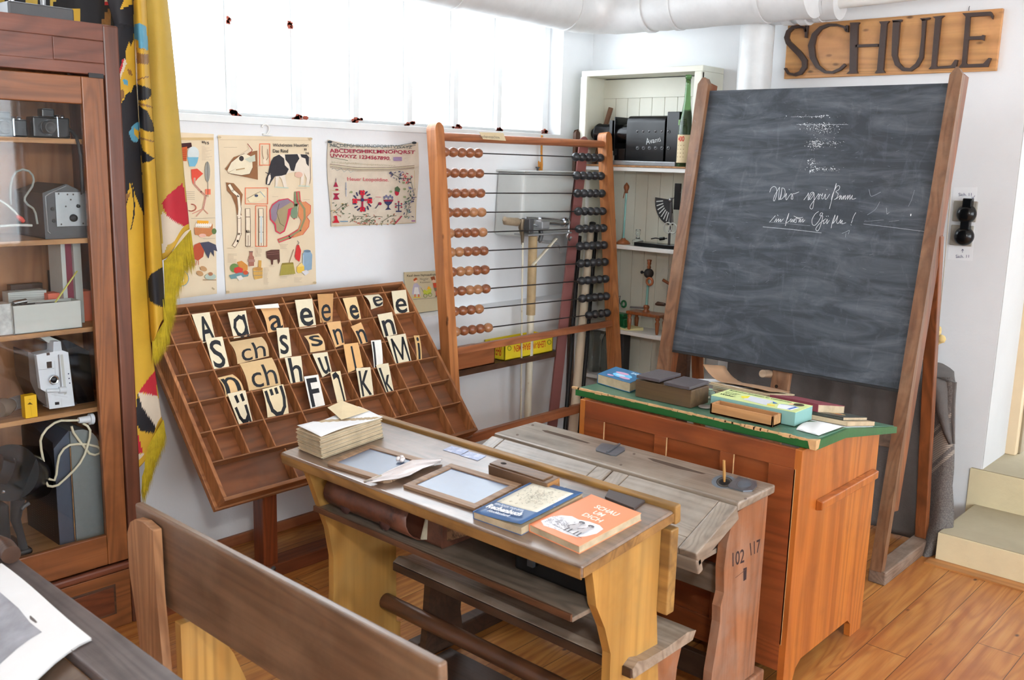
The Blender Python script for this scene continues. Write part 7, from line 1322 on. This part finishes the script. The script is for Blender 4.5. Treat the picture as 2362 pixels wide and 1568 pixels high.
mb = MB(); mb.box((1.40, YC - .009, 1.870), (1.447, YC - .0045, 1.884), M['blackm']); mb.build('hinge', door)
cbox('moulding', (CX0, YC - .012, .212), (1.455, YC + .015, .238), M['cabx'], .008)
mb = MB(); mb.box((CX0, YC + .004, .0), (1.455, YC + .018, .205), M['cabdx']); mb.build('plinth', cb, bevel=.002)
mb = MB(); mb.box((1.05, YC - .0, .055), (1.40, YC + .0035, .165), M['darkwood']); mb.box((1.058, YC - .002, .063), (1.392, YC + .0002, .157), M['burl']); mb.build('drawer_panel', cb, bevel=.001)
YS = YC + .03
ZSH = {}
for k, (u, v) in enumerate(((100, 318), (110, 553), (110, 765), (110, 958))): ZSH[k] = at(u, v, y=YS).z
for z in ZSH.values(): cbox('shelf', (CX0, YS, z - .016), (CX1 - .022, YB - .013, z), M['shelfp'], .001)
ZSH[4] = at(110, 1280, y=YS).z + .0; cbox('shelf', (CX0, YS, .315), (CX1 - .022, YB - .013, .335), M['shelfp'], .001); ZSH[4] = .335
def ca(u, v, y=3.2): return at(u, v, y=y)
# tray and ornament on top of the cabinet
t = thing('metal_tray', 'dark grey shallow metal tray with upright posts on top of the display cabinet', 'tray', (1.1, 3.2, ZTOP)); x0, x1 = ca(14, 30, 3.14).x, ca(166, 45, 3.14).x
mb = MB(); mb.box((x0, 3.12, ZTOP + .003), (x1, 3.33, ZTOP + .045), M['greyd']); mb.build('tray_body', t, bevel=.006)
for u, m in ((28, M['chrome']), (100, M['greym'])): p = ca(u, 20, 3.16); MB().tube([(p.x, 3.16, ZTOP + .045), (p.x, 3.16, ZTOP + .20)], .008, m, 10).build('post', t)
# --- shelf 1: two cameras
def camera(u0, u1, v0, v1, z, label, y=3.15, parts=1):
    a, b = ca(u0, v1, y), ca(u1, v0, y); h = b.z - a.z; t = thing('old_camera', label, 'camera', ((a.x + b.x) / 2, y + .03, z), 'old cameras on the top cabinet shelf'); x0, x1 = a.x, b.x; w = x1 - x0; z0 = z + .0005
    mb = MB(); mb.box((x0, y, z0), (x1, y + .055, z0 + h * .72), M['black']); mb.build('camera_body', t, bevel=.005)
    mb = MB(); mb.box((x0 + w * .28, y + .006, z0 + h * .70), (x0 + w * .62, y + .045, z0 + h), M['greym' if parts else 'black']); mb.build('viewfinder', t, bevel=.004)
    f_ = Fr((x0 + w * .38, y, z0 + h * .36), (1, 0, 0), (0, 0, 1), (0, -1, 0)); MB().lathe([(.022, 0), (.022, .012), (.018, .014), (.018, .026), (.014, .027), (.012, .022), (.001, .020)], M['greyd'], f_, 24).lathe([(.0225, .004), (.0225, .007)], M['chrome'], f_, 24).build('lens', t)
    for k in (.72, .86): MB().lathe([(.007, 0), (.007, .007), (.001, .008)], M['chrome'], Fr((x0 + w * k, y + .02, z0 + h * .72)), 14).build('dial', t)
    mb = MB(); mb.box((x0 + w * .64, y - .0012, z0 + .004), (x0 + w * .67, y + .0002, z0 + h * .7), M['chrome']); mb.build('chrome_strip', t)
    return t
camera(-30, 62, 262, 316, ZSH[0], 'small black folding camera at the left end of the top cabinet shelf', parts=0); camera(78, 160, 254, 318, ZSH[0], 'larger black camera with chrome dials on the right of the top cabinet shelf', 3.145, 0)
t = MB().tube([ca(150, 292, 3.2), ca(168, 305, 3.15), ca(176, 317, 3.115), ca(180, 330, 3.10), ca(186, 360, 3.10), ca(189, 420, 3.10), ca(190, 445, 3.11)], .0055, M['blackm'], 8); tag(t.build('leather_strap'), 'black camera strap hanging over the edge of the top cabinet shelf', 'strap')
# --- shelf 2: gabled grey apparatus and cable with red clip
z = ZSH[1] + .0005; y0 = 3.125; t = thing('grey_measuring_device', 'dark grey gabled device with a dial plate and knobs on the second cabinet shelf', 'device', (ca(140, 540, 3.2).x, 3.22, z))
x0, x1 = ca(104, 540, y0).x, ca(200, 540, y0).x; zt = ca(112, 445, y0).z; zp = ca(155, 424, y0).z; P = [(x0, z), (x1, z), (x1, zt), ((x0 + x1) / 2 + .01, zp), (x0, zt)]
fyd = Fr((0, 0, 0), (1, 0, 0), (0, 0, 1), (0, 1, 0)); mb = MB(); mb.prism([(x0 - .0, z)] + P[1:], y0, y0 + .22, M['greyd'], fyd)
mb.build('housing', t, bevel=.004); g = lambda u, v, yy=y0: at(u / 3.919, 380 + v / 3.919, y=yy); a, b = g(512, 560), g(770, 245); mb = MB(); mb.box((a.x, y0 - .004, a.z), (b.x, y0 - .0005, b.z), M['greym']); D = Deco(yplane(y0 - .0042), mb, org=(0, 380), sc=3.919, off=2e-4)
for x, y in ((530, 262), (735, 262), (555, 538), (752, 530), (610, 268), (662, 268), (640, 315), (595, 376)): D.ell(x, y, 8, 8, (60, 50, 46), n=10)
mb.build('dial_plate', t, bevel=.001)
for x, y, r, h in ((658, 480, .0125, .012), (700, 372, .006, .008)): c = g(x, y); MB().lathe([(r, 0), (r * .9, h * .7), (r * .5, h), (.001, h)], M['black'], Fr((c.x, y0 - .004, c.z), (1, 0, 0), (0, 0, 1), (0, -1, 0)), 22).build('knob', t)
for x, y in ((475, 400), (487, 505)): c = g(x, y); MB().lathe([(.006, 0), (.006, .002), (.003, .0005)], M['blackm'], Fr((c.x, y0, c.z), (1, 0, 0), (0, 0, 1), (0, -1, 0)), 16).build('socket', t)
MB().tube([g(410, 285, y0 - .001), g(440, 262, y0 - .001), g(600, 190, y0 - .001)], .0018, M['greym'], 6).tube([g(410, 285, y0 - .001), g(432, 600, y0 - .001), g(455, 622, y0 - .001)], .0018, M['greym'], 6).build('edge_wire', t)
t = thing('grey_cable', 'grey looped cable with a red clip on the second cabinet shelf', 'cable', V((ca(40, 520, 3.13).x, 3.12, z)))
MB().tube(sm_([g(*q, 3.118) for q in ((100, 360), (95, 200), (140, 80), (200, 45), (270, 60), (305, 130), (260, 240), (220, 300), (240, 350), (300, 400), (330, 470), (335, 535))], 5) if False else [g(*q, 3.118) for q in ((100, 360), (93, 290), (95, 200), (110, 120), (145, 65), (205, 42), (262, 58), (295, 95), (305, 140), (292, 195), (255, 250), (225, 295), (222, 325), (250, 360), (300, 395), (322, 440), (330, 490), (338, 535))], .0035, paint('grey_rubber', (138, 142, 136), .5), 8).tube([g(0, 320, 3.118), g(60, 360, 3.118), g(130, 420, 3.118), g(165, 460, 3.118)], .0035, M['lgrey'], 8).tube([g(0, 555, 3.118), g(150, 545, 3.118), g(290, 548, 3.118)], .004, M['lgrey'], 8).build('cord', t)
MB().tube([g(150, 460, 3.118), g(190, 490, 3.118), g(215, 515, 3.118)], [.005, .008, .006], paint('red_plastic', (196, 70, 54), .4), 10).build('red_clip', t)
# --- shelf 3: grey bins, ruler, orange box, ribbed box
z = ZSH[2] + .0005
def sbox(name, u0, u1, v0, v1, y, d, m, label, cat, zz=None, group=None, bev=.001, ret=False):
    a, b = ca(u0, v1, y), ca(u1, v0, y); z0 = z if zz is None else zz; mb = MB(); mb.box((a.x, y, z0), (b.x, y + d, max(b.z, z0 + .005)), m)
    if ret: return mb
    return tag(mb.build(name, bevel=bev), label, cat, group)
a, b = ca(28, 700, 3.118), ca(187, 698, 3.118); mb = obox('b', a.x, b.x, 3.118, 3.19, z, ca(100, 700, 3.118).z - z, M['lgrey'], .003); tag(mb.build('grey_bin', bevel=.001), 'light grey open plastic bin with tools in front on the third cabinet shelf', 'bin')
for k, (u0, v0, u1, v1, r, m) in enumerate(((30, 700, 60, 694, .008, 'chrome'), (45, 702, 165, 696, .003, 'steel'), (80, 699, 180, 703, .0025, 'chrome'))):
    p0, p1 = ca(u0, v0, 3.15), ca(u1, v1, 3.16); tag(MB().tube([p0, p1], r, M[m], 8).build('metal_tool'), 'thin metal tools sticking out of the light grey bin', 'tool', 'tools in the grey bin')
x0, x1 = ca(147, 690, 3.20).x, ca(193, 690, 3.20).x; zt = ca(160, 557, 3.2).z; t = thing('magazine_file', 'upright light grey holder with a dark red inside, right side of third cabinet shelf', 'holder', ((x0 + x1) / 2, 3.25, z))
w_ = x1 - x0; mb = MB(); mb.box((x0, 3.20, z), (x0 + w_ * .22, 3.30, zt), M['lgrey']); mb.box((x0 + w_ * .62, 3.20, z), (x1, 3.30, zt), M['lgrey']); mb.build('grey_side', t, bevel=.001); mb = MB(); mb.box((x0 + w_ * .22, 3.215, z), (x0 + w_ * .62, 3.30, zt - .002), paint('dark_red_card', (138, 50, 72), .6)); mb.build('red_insert', t)
tag(MB().tube([ca(124, 702, 3.152), ca(178, 625, 3.19)], .0042, paint('yellow_ruler', (214, 210, 110), .5), 6, flatk=.4).build('yellow_stick'), 'pale yellow stick leaning across the red holder in the cabinet', 'stick')
sbox('orange_box', 185, 213, 670, 730, 3.22, .06, paint('orange_card', (226, 116, 84), .6), 'orange cardboard box at the right end of the third cabinet shelf', 'box')
sbox('small_orange_box', 112, 152, 674, 700, 3.23, .05, paint('orange_card2', (222, 110, 84), .6), 'small orange packet left of the red holder in the cabinet', 'box')
mb = sbox('x', 20, 107, 668, 700, 3.26, .05, M['lgrey'], '', '', ret=True)
D = Deco(yplane(3.26), mb, off=3e-4)
for k in range(6): D.line([(22, 672 + k * 5), (106, 669 + k * 5)], 1, (150, 152, 150))
tag(mb.build('ribbed_box', bevel=.001), 'light grey ribbed box behind the grey bin in the cabinet', 'box')
mb = sbox('x', 118, 150, 622, 672, 3.34, .02, M['blackm'], '', '', ret=True); D = Deco(yplane(3.34), mb, off=3e-4); D.line([(120, 626), (130, 668)], 1.5, (200, 200, 200)); D.ell(140, 640, 4, 5, (190, 160, 90)); D.ell(138, 656, 3, 4, (90, 130, 80)); tag(mb.build('small_print'), 'small dark picture card standing at the back of the third cabinet shelf', 'card')
sbox('brown_strip', 25, 98, 652, 667, 3.36, .03, M['darkwood'], 'flat dark wooden strip at the back of the third cabinet shelf', 'strip')
sbox('clear_bag', -20, 25, 700, 752, 3.13, .06, paint('clear_film', (190, 192, 190), .15, .3, 30, .8, 20, .8), 'crumpled clear plastic packet at the left of the grey bin', 'packet')
# --- shelf 4: white film projector, yellow box, bulb
z = ZSH[3] + .0005; g = lambda u, v, yy=3.16: at(u / 5.6, 740 + v / 5.6, y=yy)
y0 = 3.135; t = thing('white_film_projector', 'white and black film projector with round lens on the fourth cabinet shelf', 'projector', (g(750, 1100).x, 3.22, z))
def pj_(P, y, d, m, name, bev=.002, deco=None):
    mb = MB(); W = [g(u, v, y) for u, v in P]; mb.prism([(p.x, max(p.z, z)) for p in W], y, y + d, m, fyd)
    if deco: deco(Deco(yplane(y), mb, org=(0, 740), sc=5.6, off=3e-4))
    return mb.build(name, t, bevel=bev)
def fc(D):
    D.poly([(600, 530), (668, 522), (672, 605), (608, 612)], (60, 48, 42)); D.line([(500, 632), (700, 612)], 4, (130, 134, 140)); D.line([(705, 520), (720, 800)], 4, (160, 164, 170)); D.poly([(745, 440), (765, 430), (800, 830), (790, 900), (775, 840)], (140, 138, 140)); D.poly([(775, 435), (812, 432), (862, 940), (830, 960)], (190, 190, 186)); D.poly([(708, 1050), (765, 1045), (768, 1080), (712, 1086)], (50, 46, 50)); D.line([(665, 950), (870, 985)], 3, (170, 172, 178)); D.line([(795, 1000), (800, 1110)], 2, (170, 172, 178))
    for v in (683, 743, 803): D.ell(885 + (v - 683) * .13, v, 9, 9, (40, 44, 80))
    D.poly([(600, 415), (640, 408), (645, 440), (604, 448)], (90, 70, 64)); D.poly([(690, 280), (785, 265), (800, 385), (700, 395)], (196, 200, 206))
pj_([(470, 440), (580, 415), (690, 400), (690, 275), (700, 268), (780, 265), (795, 380), (880, 405), (965, 1095), (640, 1140), (612, 930), (525, 880)], y0, .05, M['pwhite'], 'white_front', .003, fc)
pj_([(800, 250), (860, 245), (1150, 390), (1225, 1040), (1000, 1090), (880, 400)], y0 + .052, .15, M['black'], 'black_housing', .004)
pj_([(362, 400), (470, 440), (525, 880), (612, 940), (636, 1130), (500, 1020), (390, 780)], y0 + .02, .12, paint('brown_side', (78, 62, 52), .4), 'brown_side', .002)
pj_([(520, 215), (625, 285), (700, 270), (780, 262), (640, 200)], y0 + .03, .10, M['lgrey'], 'film_guide', .002)
c = g(683, 755, y0); MB().lathe([(.0165, 0), (.0165, .010), (.0145, .013), (.0125, .013), (.010, .008), (.001, .011)], M['chrome'], Fr((c.x, y0, c.z), (1, 0, 0), (0, 0, 1), (0, -1, 0)), 26).lathe([(.0112, .0085), (.006, .0125), (.001, .0135)], M['black'], Fr((c.x, y0, c.z), (1, 0, 0), (0, 0, 1), (0, -1, 0)), 20).build('lens', t)
c = g(700, 900, y0); mb = MB(); mb.tube([g(600, 905, y0 - .006), g(790, 895, y0 - .006)], .006, M['pwhite'], 10); mb.tube([g(760, 895, y0 - .006), g(850, 890, y0 - .006)], .011, M['pwhite'], 12); mb.build('control_knob', t); mb = MB(); q = g(930, 1110, 3.2); mb.lathe([(.012, 0), (.012, .006)], M['blackm'], Fr((q.x, 3.19, z)), 14); mb.build('foot', t)
mb = MB(); y1 = 3.115; a, b = g(330, 1235, y1), g(470, 950, y1); mb.box((a.x, y1, z), (b.x, y1 + .03, b.z + .0), paint('yellow_film_box', (236, 186, 24), .45)); D = Deco(yplane(y1), mb, org=(0, 740), sc=5.6, off=3e-4); D.poly([(352, 1080), (385, 1050), (425, 1078)], (90, 70, 30)); D.line([(372, 1015), (400, 1015)], 4, (150, 120, 40)); D.line([(395, 1095), (412, 1230)], 3, (190, 150, 30)); tag(mb.build('yellow_film_box', bevel=.001), 'small upright yellow film box on the fourth cabinet shelf', 'box')
p0, p1 = g(250, 980, 3.22), g(-60, 1060, 3.16); t = thing('projector_lamp', 'large clear lamp bulb with metal base lying left on the fourth cabinet shelf', 'lamp', (p0.x, 3.2, z)); MB().tube([V((p.x, p.y, z + .032)) for p in (p0, p0.lerp(p1, .35))], [.022, .022], M['greym'], 16).build('metal_base', t); P = [p0.lerp(p1, k) for k in (.36, .5, .7, .9)]; MB().tube([V((p.x, p.y, z + .032)) for p in P], [.020, .026, .031, .026], paint('dark_bulb', (110, 96, 84), .1, .05), 18).build('bulb', t)
# --- bottom: grey speaker case with white cable, black projector
z = ZSH[4] + .0005; g = lambda u, v, yy=3.2: at(u / 4.613, 960 + v / 4.613, y=yy)
t = thing('grey_speaker_case', 'tall grey projector case with perforated dark side at the bottom of the cabinet', 'case', (g(900, 1200).x, 3.25, z)); yf = 3.135; x0, x1 = g(800, 1300, yf).x, g(1110, 1250, yf).x; ztop = g(900, 130, yf).z; xm_ = g(640, 1300, 3.13).x
x0 = g(770, 600, yf).x; prof = [(x0, z), (x1, z)] + [(x1 - .07 + .07 * math.cos(PI / 2 * k / 6), ztop - .07 + .07 * math.sin(PI / 2 * k / 6)) for k in range(7)] + [(x0, ztop)]
mb = MB(); mb.prism(prof, yf, 3.40, M['grey'], fyd, False); mb.build('grey_shell', t, bevel=.004)
xl = g(600, 700, yf).x; prof = [(xl, z), (x0 - .001, z), (x0 - .001, ztop + .002), (xl + .05, ztop), (xl, ztop - .05)]; mb = MB(); mb.prism(prof, yf + .004, 3.40, paint('blue_grey_metal', (72, 80, 96), .45, .06, 20, .05), fyd); mb.build('blue_grey_band', t, bevel=.004)
xs = g(300, 700, 3.39).x
mb = MB(); mb.hexa([V(p) for p in ((xs, 3.38, z), (xl - .001, yf + .006, z), (xl - .001, 3.40, z), (xs, 3.40, z), (xs, 3.38, ztop), (xl - .001, yf + .006, ztop - .03), (xl - .001, 3.40, ztop - .03), (xs, 3.40, ztop))], M['blackm'])
qa, qb, qc, qd = V((xs, 3.379, ztop - .05)), V((xl - .004, yf + .005, ztop - .09)), V((xl - .004, yf + .005, z + .02)), V((xs, 3.379, z + .02)); D = Deco(quadfn(qa, qb, qc, qd, n=(-.8, -.6, 0)), mb, off=4e-4)
for i in range(34):
    if .3 < i / 34 < .5: continue
    for j in range(11): D.line([(.08 + j * .08, .06 + i * .027), (.08 + j * .08 + .04, .06 + i * .027)], .007, (92, 94, 96))
mb.build('perforated_side', t); 
for a, b in ((g(745, 330, yf - .002), g(800, 1320, yf - .002)), (g(1045, 260, yf - .002), g(1060, 330, yf - .002))): MB().tube([a, b], .0015, M['shelfp'], 6).build('trim_line', t)
cp = [(835, 42), (740, 45), (650, 45), (580, 70), (500, 130), (450, 200), (430, 260), (440, 360), (460, 460), (475, 600), (485, 690), (510, 740), (560, 748), (620, 730), (700, 660), (790, 570), (850, 500), (900, 410), (930, 320), (955, 230), (960, 150), (930, 100), (880, 75)]
cq = [(760, 105), (780, 170), (830, 240), (900, 330), (950, 395), (1010, 412), (1060, 395), (1070, 350), (1030, 320), (940, 300), (820, 295), (740, 305), (680, 345), (630, 420), (610, 520), (600, 620), (580, 680), (530, 670), (440, 630), (360, 590)]
t = thing('white_power_cable', 'white power cable with plug looped over the grey case in the cabinet', 'cable', g(700, 700, 3.12)); MB().tube([g(u, v, 3.122) for u, v in cp], .0042, paint('ivory_cable', (214, 206, 180), .5), 8).tube([g(u, v, 3.126) for u, v in cq], .0042, paint('ivory_cable2', (214, 206, 180), .5), 8).build('cord', t)
mb = MB(); a, b = g(835, 42, 3.12), g(950, 30, 3.12); mb.tube([a, a.lerp(b, .6), b], [.010, .012, .013], M['pwhite'], 12); mb.tube([b, b + V((.012, 0, -.001))], .019, M['pwhite'], 14); mb.build('plug', t)
t = thing('black_film_projector', 'black cast film projector with round reel drum at the bottom left of the cabinet', 'projector', (g(150, 1300, 3.15).x, 3.2, z)); c = g(240, 600, 3.15)
MB().tube([g(105, 600, 3.13) , g(350, 600, 3.25)], g(200, 310, 3.15).z - g(200, 600, 3.15).z, M['black'], 32).build('drum', t)
MB().tube([g(-60, 560, 3.14), g(60, 590, 3.14)], .05, M['black'], 24).tube([g(20, 800, 3.13), g(120, 810, 3.13)], .007, M['chrome'], 12).tube([g(80, 600, 3.14), g(80, 450, 3.14)], .02, M['blackm'], 12).build('gate', t)
MB().tube([g(190, 880, 3.15), g(165, 1100, 3.15), g(215, 1250, 3.15), V((g(255, 1400, 3.15).x, 3.15, z + .012))], [.022, .016, .012, .014], M['blackm'], 12).tube([g(230, 990, 3.13), g(250, 960, 3.13), g(310, 920, 3.13)], .007, M['greyd'], 10).build('stand', t)
p = g(60, 1380, 3.2); mb = MB(); mb.box((p.x - .10, 3.13, z), (p.x + .06, 3.30, z + .02), M['black']); mb.box((p.x - .12, 3.14, z + .02), (p.x - .0, 3.28, g(40, 950, 3.14).z), M['black']); mb.build('base', t, bevel=.008)
# ================================================================ banner
YF = 3.135
def lerp_tab(tab, v):
    for (v0, a), (v1, b) in zip(tab, tab[1:]):
        if v <= v1: return a + (b - a) * max(0, (v - v0)) / (v1 - v0)
    return tab[-1][1]
# fold boundaries in photo pixels against height
BB = [[(-40, 236), (60, 264), (600, 292), (1160, 322)],
      [(-40, 303), (0, 305), (180, 313), (420, 327), (600, 334), (780, 346), (960, 372), (1010, 384)],
      [(-40, 335), (0, 337), (180, 346), (420, 360), (600, 373), (640, 376), (735, 380)],
      [(-40, 382), (0, 386), (70, 394), (180, 405), (290, 414), (400, 424), (500, 434), (545, 438)]]
def inp(x, y, P):
    r = False; j = len(P) - 1
    for i in range(len(P)):
        if (P[i][1] > y) != (P[j][1] > y) and x < (P[j][0] - P[i][0]) * (y - P[i][1]) / (P[j][1] - P[i][1]) + P[i][0]: r = not r
        j = i
    return r
a5 = lambda P: [(200 + x / 3.732, y / 3.732) for x, y in P]
a6 = lambda P: [(240 + x / 4.125, 400 + y / 4.125) for x, y in P]
a2 = lambda P: [(x / 2.24, 560 + y / 2.24) for x, y in P]
PAT = [(a5([(-100, -200), (410, -200), (408, 100), (400, 330), (380, 400), (362, 362), (332, 430), (335, 500), (300, 560), (390, 730), (430, 735), (450, 1000), (470, 1300), (475, 1568), (476, 1580), (100, 1580), (100, 200)]), 'bblack'),
       (a5([(285, 85), (325, -10), (390, -10), (390, 35)]), 'gold'), (a5([(270, 700), (340, 500), (400, 600), (404, 715), (385, 790), (340, 800), (320, 860), (285, 895), (262, 860)]), 'gold'), (a5([(262, 690), (322, 500), (342, 545), (280, 690)]), 'bwhite'), (a5([(262, 670), (305, 505), (324, 505), (275, 660)]), 'bred'), (a5([(308, 690), (335, 680), (358, 715), (350, 738), (320, 725)]), 'bblue'), (a5([(275, 770), (312, 765), (325, 830), (290, 875)]), 'bbrown'), (a5([(345, 590), (380, 610), (390, 650), (360, 640)]), 'bbrown'),
       (a5([(440, 722), (555, 770), (550, 830), (500, 862), (445, 865)]), 'bblack'), (a5([(448, 880), (570, 920), (570, 932), (448, 900)]), 'bbrown'), (a5([(450, 905), (520, 960), (572, 1070), (580, 1135), (520, 1132), (460, 1100)]), 'bblack'), (a5([(465, 1180), (580, 1215), (580, 1226), (465, 1196)]), 'bbrown'), (a5([(462, 1210), (490, 1300), (580, 1365), (540, 1392), (478, 1402)]), 'bblack'),
       (a5([(412, 212), (455, 198), (510, 232), (528, 440), (490, 418), (448, 412), (445, 345), (414, 338)]), 'bblue'), (a5([(430, 408), (530, 436), (528, 555), (432, 545)]), 'bbrown'), (a5([(434, 410), (528, 436), (528, 470), (436, 455)]), 'gold'), (a5([(438, 682), (535, 648), (532, 660), (440, 694)]), 'bbrown'), (a5([(438, 1040), (460, 1060), (455, 1190), (420, 1228), (378, 1200), (360, 1140), (385, 1090)]), 'bblue'), (a5([(400, 1100), (450, 1130), (445, 1200), (405, 1160)]), 'gold'),
       (a6([(150, -10), (365, -10), (385, 400), (330, 300), (290, 190), (235, 0), (150, 0)]), 'bblack'), (a6([(150, -10), (215, -10), (240, 130), (215, 190), (225, 250), (200, 320), (185, 385), (150, 300)]), 'bblack'), (a6([(195, 200), (245, 185), (230, 235), (185, 290)]), 'bbrown'), (a6([(228, 20), (240, 20), (275, 150), (292, 300), (285, 410), (255, 540), (248, 535), (272, 410), (278, 300), (262, 160)]), 'bblack'),
       (a6([(745, 88), (830, 540), (680, 462), (600, 400), (552, 290), (600, 212), (660, 160)]), 'bred'), (a6([(548, 350), (600, 400), (680, 462), (830, 545), (720, 612), (600, 685), (560, 800)]), 'bwhite'), (a6([(552, 888), (580, 1290), (436, 1215), (420, 1010), (455, 950)]), 'bblack'),
       (a2([(800, 658), (812, 790), (715, 770), (750, 720)]), 'bred'), (a2([(713, 775), (812, 788), (850, 905), (805, 965), (740, 880)]), 'bwhite'), (a2([(708, 775), (735, 850), (808, 962), (792, 982), (725, 975), (700, 930)]), 'bblack'), (a2([(700, 975), (715, 1000), (740, 1088), (708, 1085)]), 'bred'), (a2([(705, 1088), (742, 1090), (738, 1190), (715, 1210)]), 'bwhite')]
# bottom hem of each fold: (left v, right v)
HEM = [(1080, 978), (790, 738), (600, 531)]
fl = thing('ceremonial_banner', 'gold and black silk banner with red white corners and yellow fringe, hanging beside the cabinet', 'banner', at(360, 700, y=YF))
def fpt(k, s_, v):
    u = lerp_tab(BB[k], v) * (1 - s_) + lerp_tab(BB[k + 1], v) * s_
    d = (.012, .05, .028)[k] * math.sin(PI * min(1, s_ * 1.0)) + .004 * math.sin(v * .021 + k * 2 + s_ * 3) * s_ * (1 - s_) * 4
    base = YF + (0, .012, .022)[k] + (.0 if k else -.045 * (1 - s_) * (1 if v > 60 else 0))
    return at(u, v, y=base + (.03 if k == 2 else 0) - d), u
cl = MB(); H0 = -40
for k in range(3):
    NU, NV = (22, 18, 22)[k], 260; rows = []; us = []
    for i in range(NV + 1):
        r = []; ur = []
        for j in range(NU + 1):
            s_ = j / NU; hem = HEM[k][0] + (HEM[k][1] - HEM[k][0]) * s_ + 8 * math.sin(s_ * 6); v = H0 + (hem - H0) * i / NV; p, u = fpt(k, s_, v); r.append(p); ur.append((u, v))
        rows.append(r); us.append(ur)
    def mf(i, j):
        u, v = us[i][j]; u2, v2 = us[i + 1][j + 1]; u, v = (u + u2) / 2, (v + v2) / 2; h = 'gold2' if k == 2 else 'gold'
        for P, m in PAT:
            if inp(u, v, P): h = m
        if i > NV - (5, 6, 7)[k]: h = 'gold'
        return M[h]
    cl.grid(rows, M['gold'], True, mf)
cl.build('silk_cloth', fl, solid=.003)
# upper part behind the cabinet top
rows = [[at(-60 + 28 * j, v, y=3.30 - .02 * math.sin(j * 1.3)) for j in range(12)] for v in (-60, -20, 20, 60, 100)]
UP = [([(8, -99), (-80, -99), (-80, 200), (14, 200)], 'gold2'), ([(60, -30), (85, -30), (84, 16), (58, 14)], 'gold2'), ([(128, -30), (140, -30), (118, 22), (112, 22)], 'gold2'), ([(165, 24), (185, 18), (188, 60), (162, 60)], 'gold'), ([(240, -20), (258, -20), (252, 14), (242, 12)], 'bred'), ([(244, 0), (256, -8), (254, 8), (246, 8)], 'bwhite'), ([(232, 60), (250, 20), (258, 30), (256, 70)], 'bbrown')]
rows = [[at(-60 + 7 * j, -60 + 8 * i, y=3.30 - .015 * math.sin(j * .33)) for j in range(48)] for i in range(22)]
def mu(i, j):
    u, v = -56 + 7 * j, -56 + 8 * i; h = 'bblack'
    for P, m in UP:
        if inp(u, v, P): h = m
    return M[h]
mb = MB(); mb.grid(rows, M['bblack'], True, mu); mb.build('upper_cloth', fl, solid=.002)
# fringe
random.seed(31); fr = MB()
def strands(p0, p1, l0, l1, n, dy=-.022, lean=0.0):
    for i in range(n):
        s_ = (i + random.random()) / n; u = p0[0] + (p1[0] - p0[0]) * s_; v = p0[1] + (p1[1] - p0[1]) * s_; L_ = (l0 + (l1 - l0) * s_) * random.uniform(.8, 1.08)
        yb_ = p0[2] + (p1[2] - p0[2]) * s_ + dy + random.uniform(-.008, .004); dx = random.gauss(lean, 3.5)
        a, b, c = at(u, v, y=yb_), at(u + dx * .4 + 1.0, v + L_ * .5, y=yb_ - .004), at(u + dx, v + L_, y=yb_ - .002); w = V((.0011, 0, 0)); o = V((0, -.0012, 0))
        fr.add([a - w, a + o, a + w, b - w, b + o, b + w, c], [(0, 1, 4, 3), (1, 2, 5, 4), (3, 4, 6), (4, 5, 6)], M['fringe'])
f3 = YF + .045
strands((381, 600, f3), (440, 530, f3), 60, 96, 460, lean=9); strands((378, 600, f3), (420, 590, f3), 190, 60, 260, lean=4); strands((379, 655, f3), (395, 640, f3), 130, 90, 200, lean=10)
strands((352, 786, YF + .01), (382, 735, YF + .01), 60, 72, 260, lean=4); strands((376, 690, YF + .02), (382, 740, YF + .02), 90, 60, 120, lean=8)
strands((334, 1040, YF - .01), (377, 968, YF), 100, 60, 420, lean=3); strands((328, 1100, YF - .01), (350, 1030, YF - .01), 70, 60, 200, lean=2)
o = fr.build('fringe', fl); o['kind'] = 'stuff'
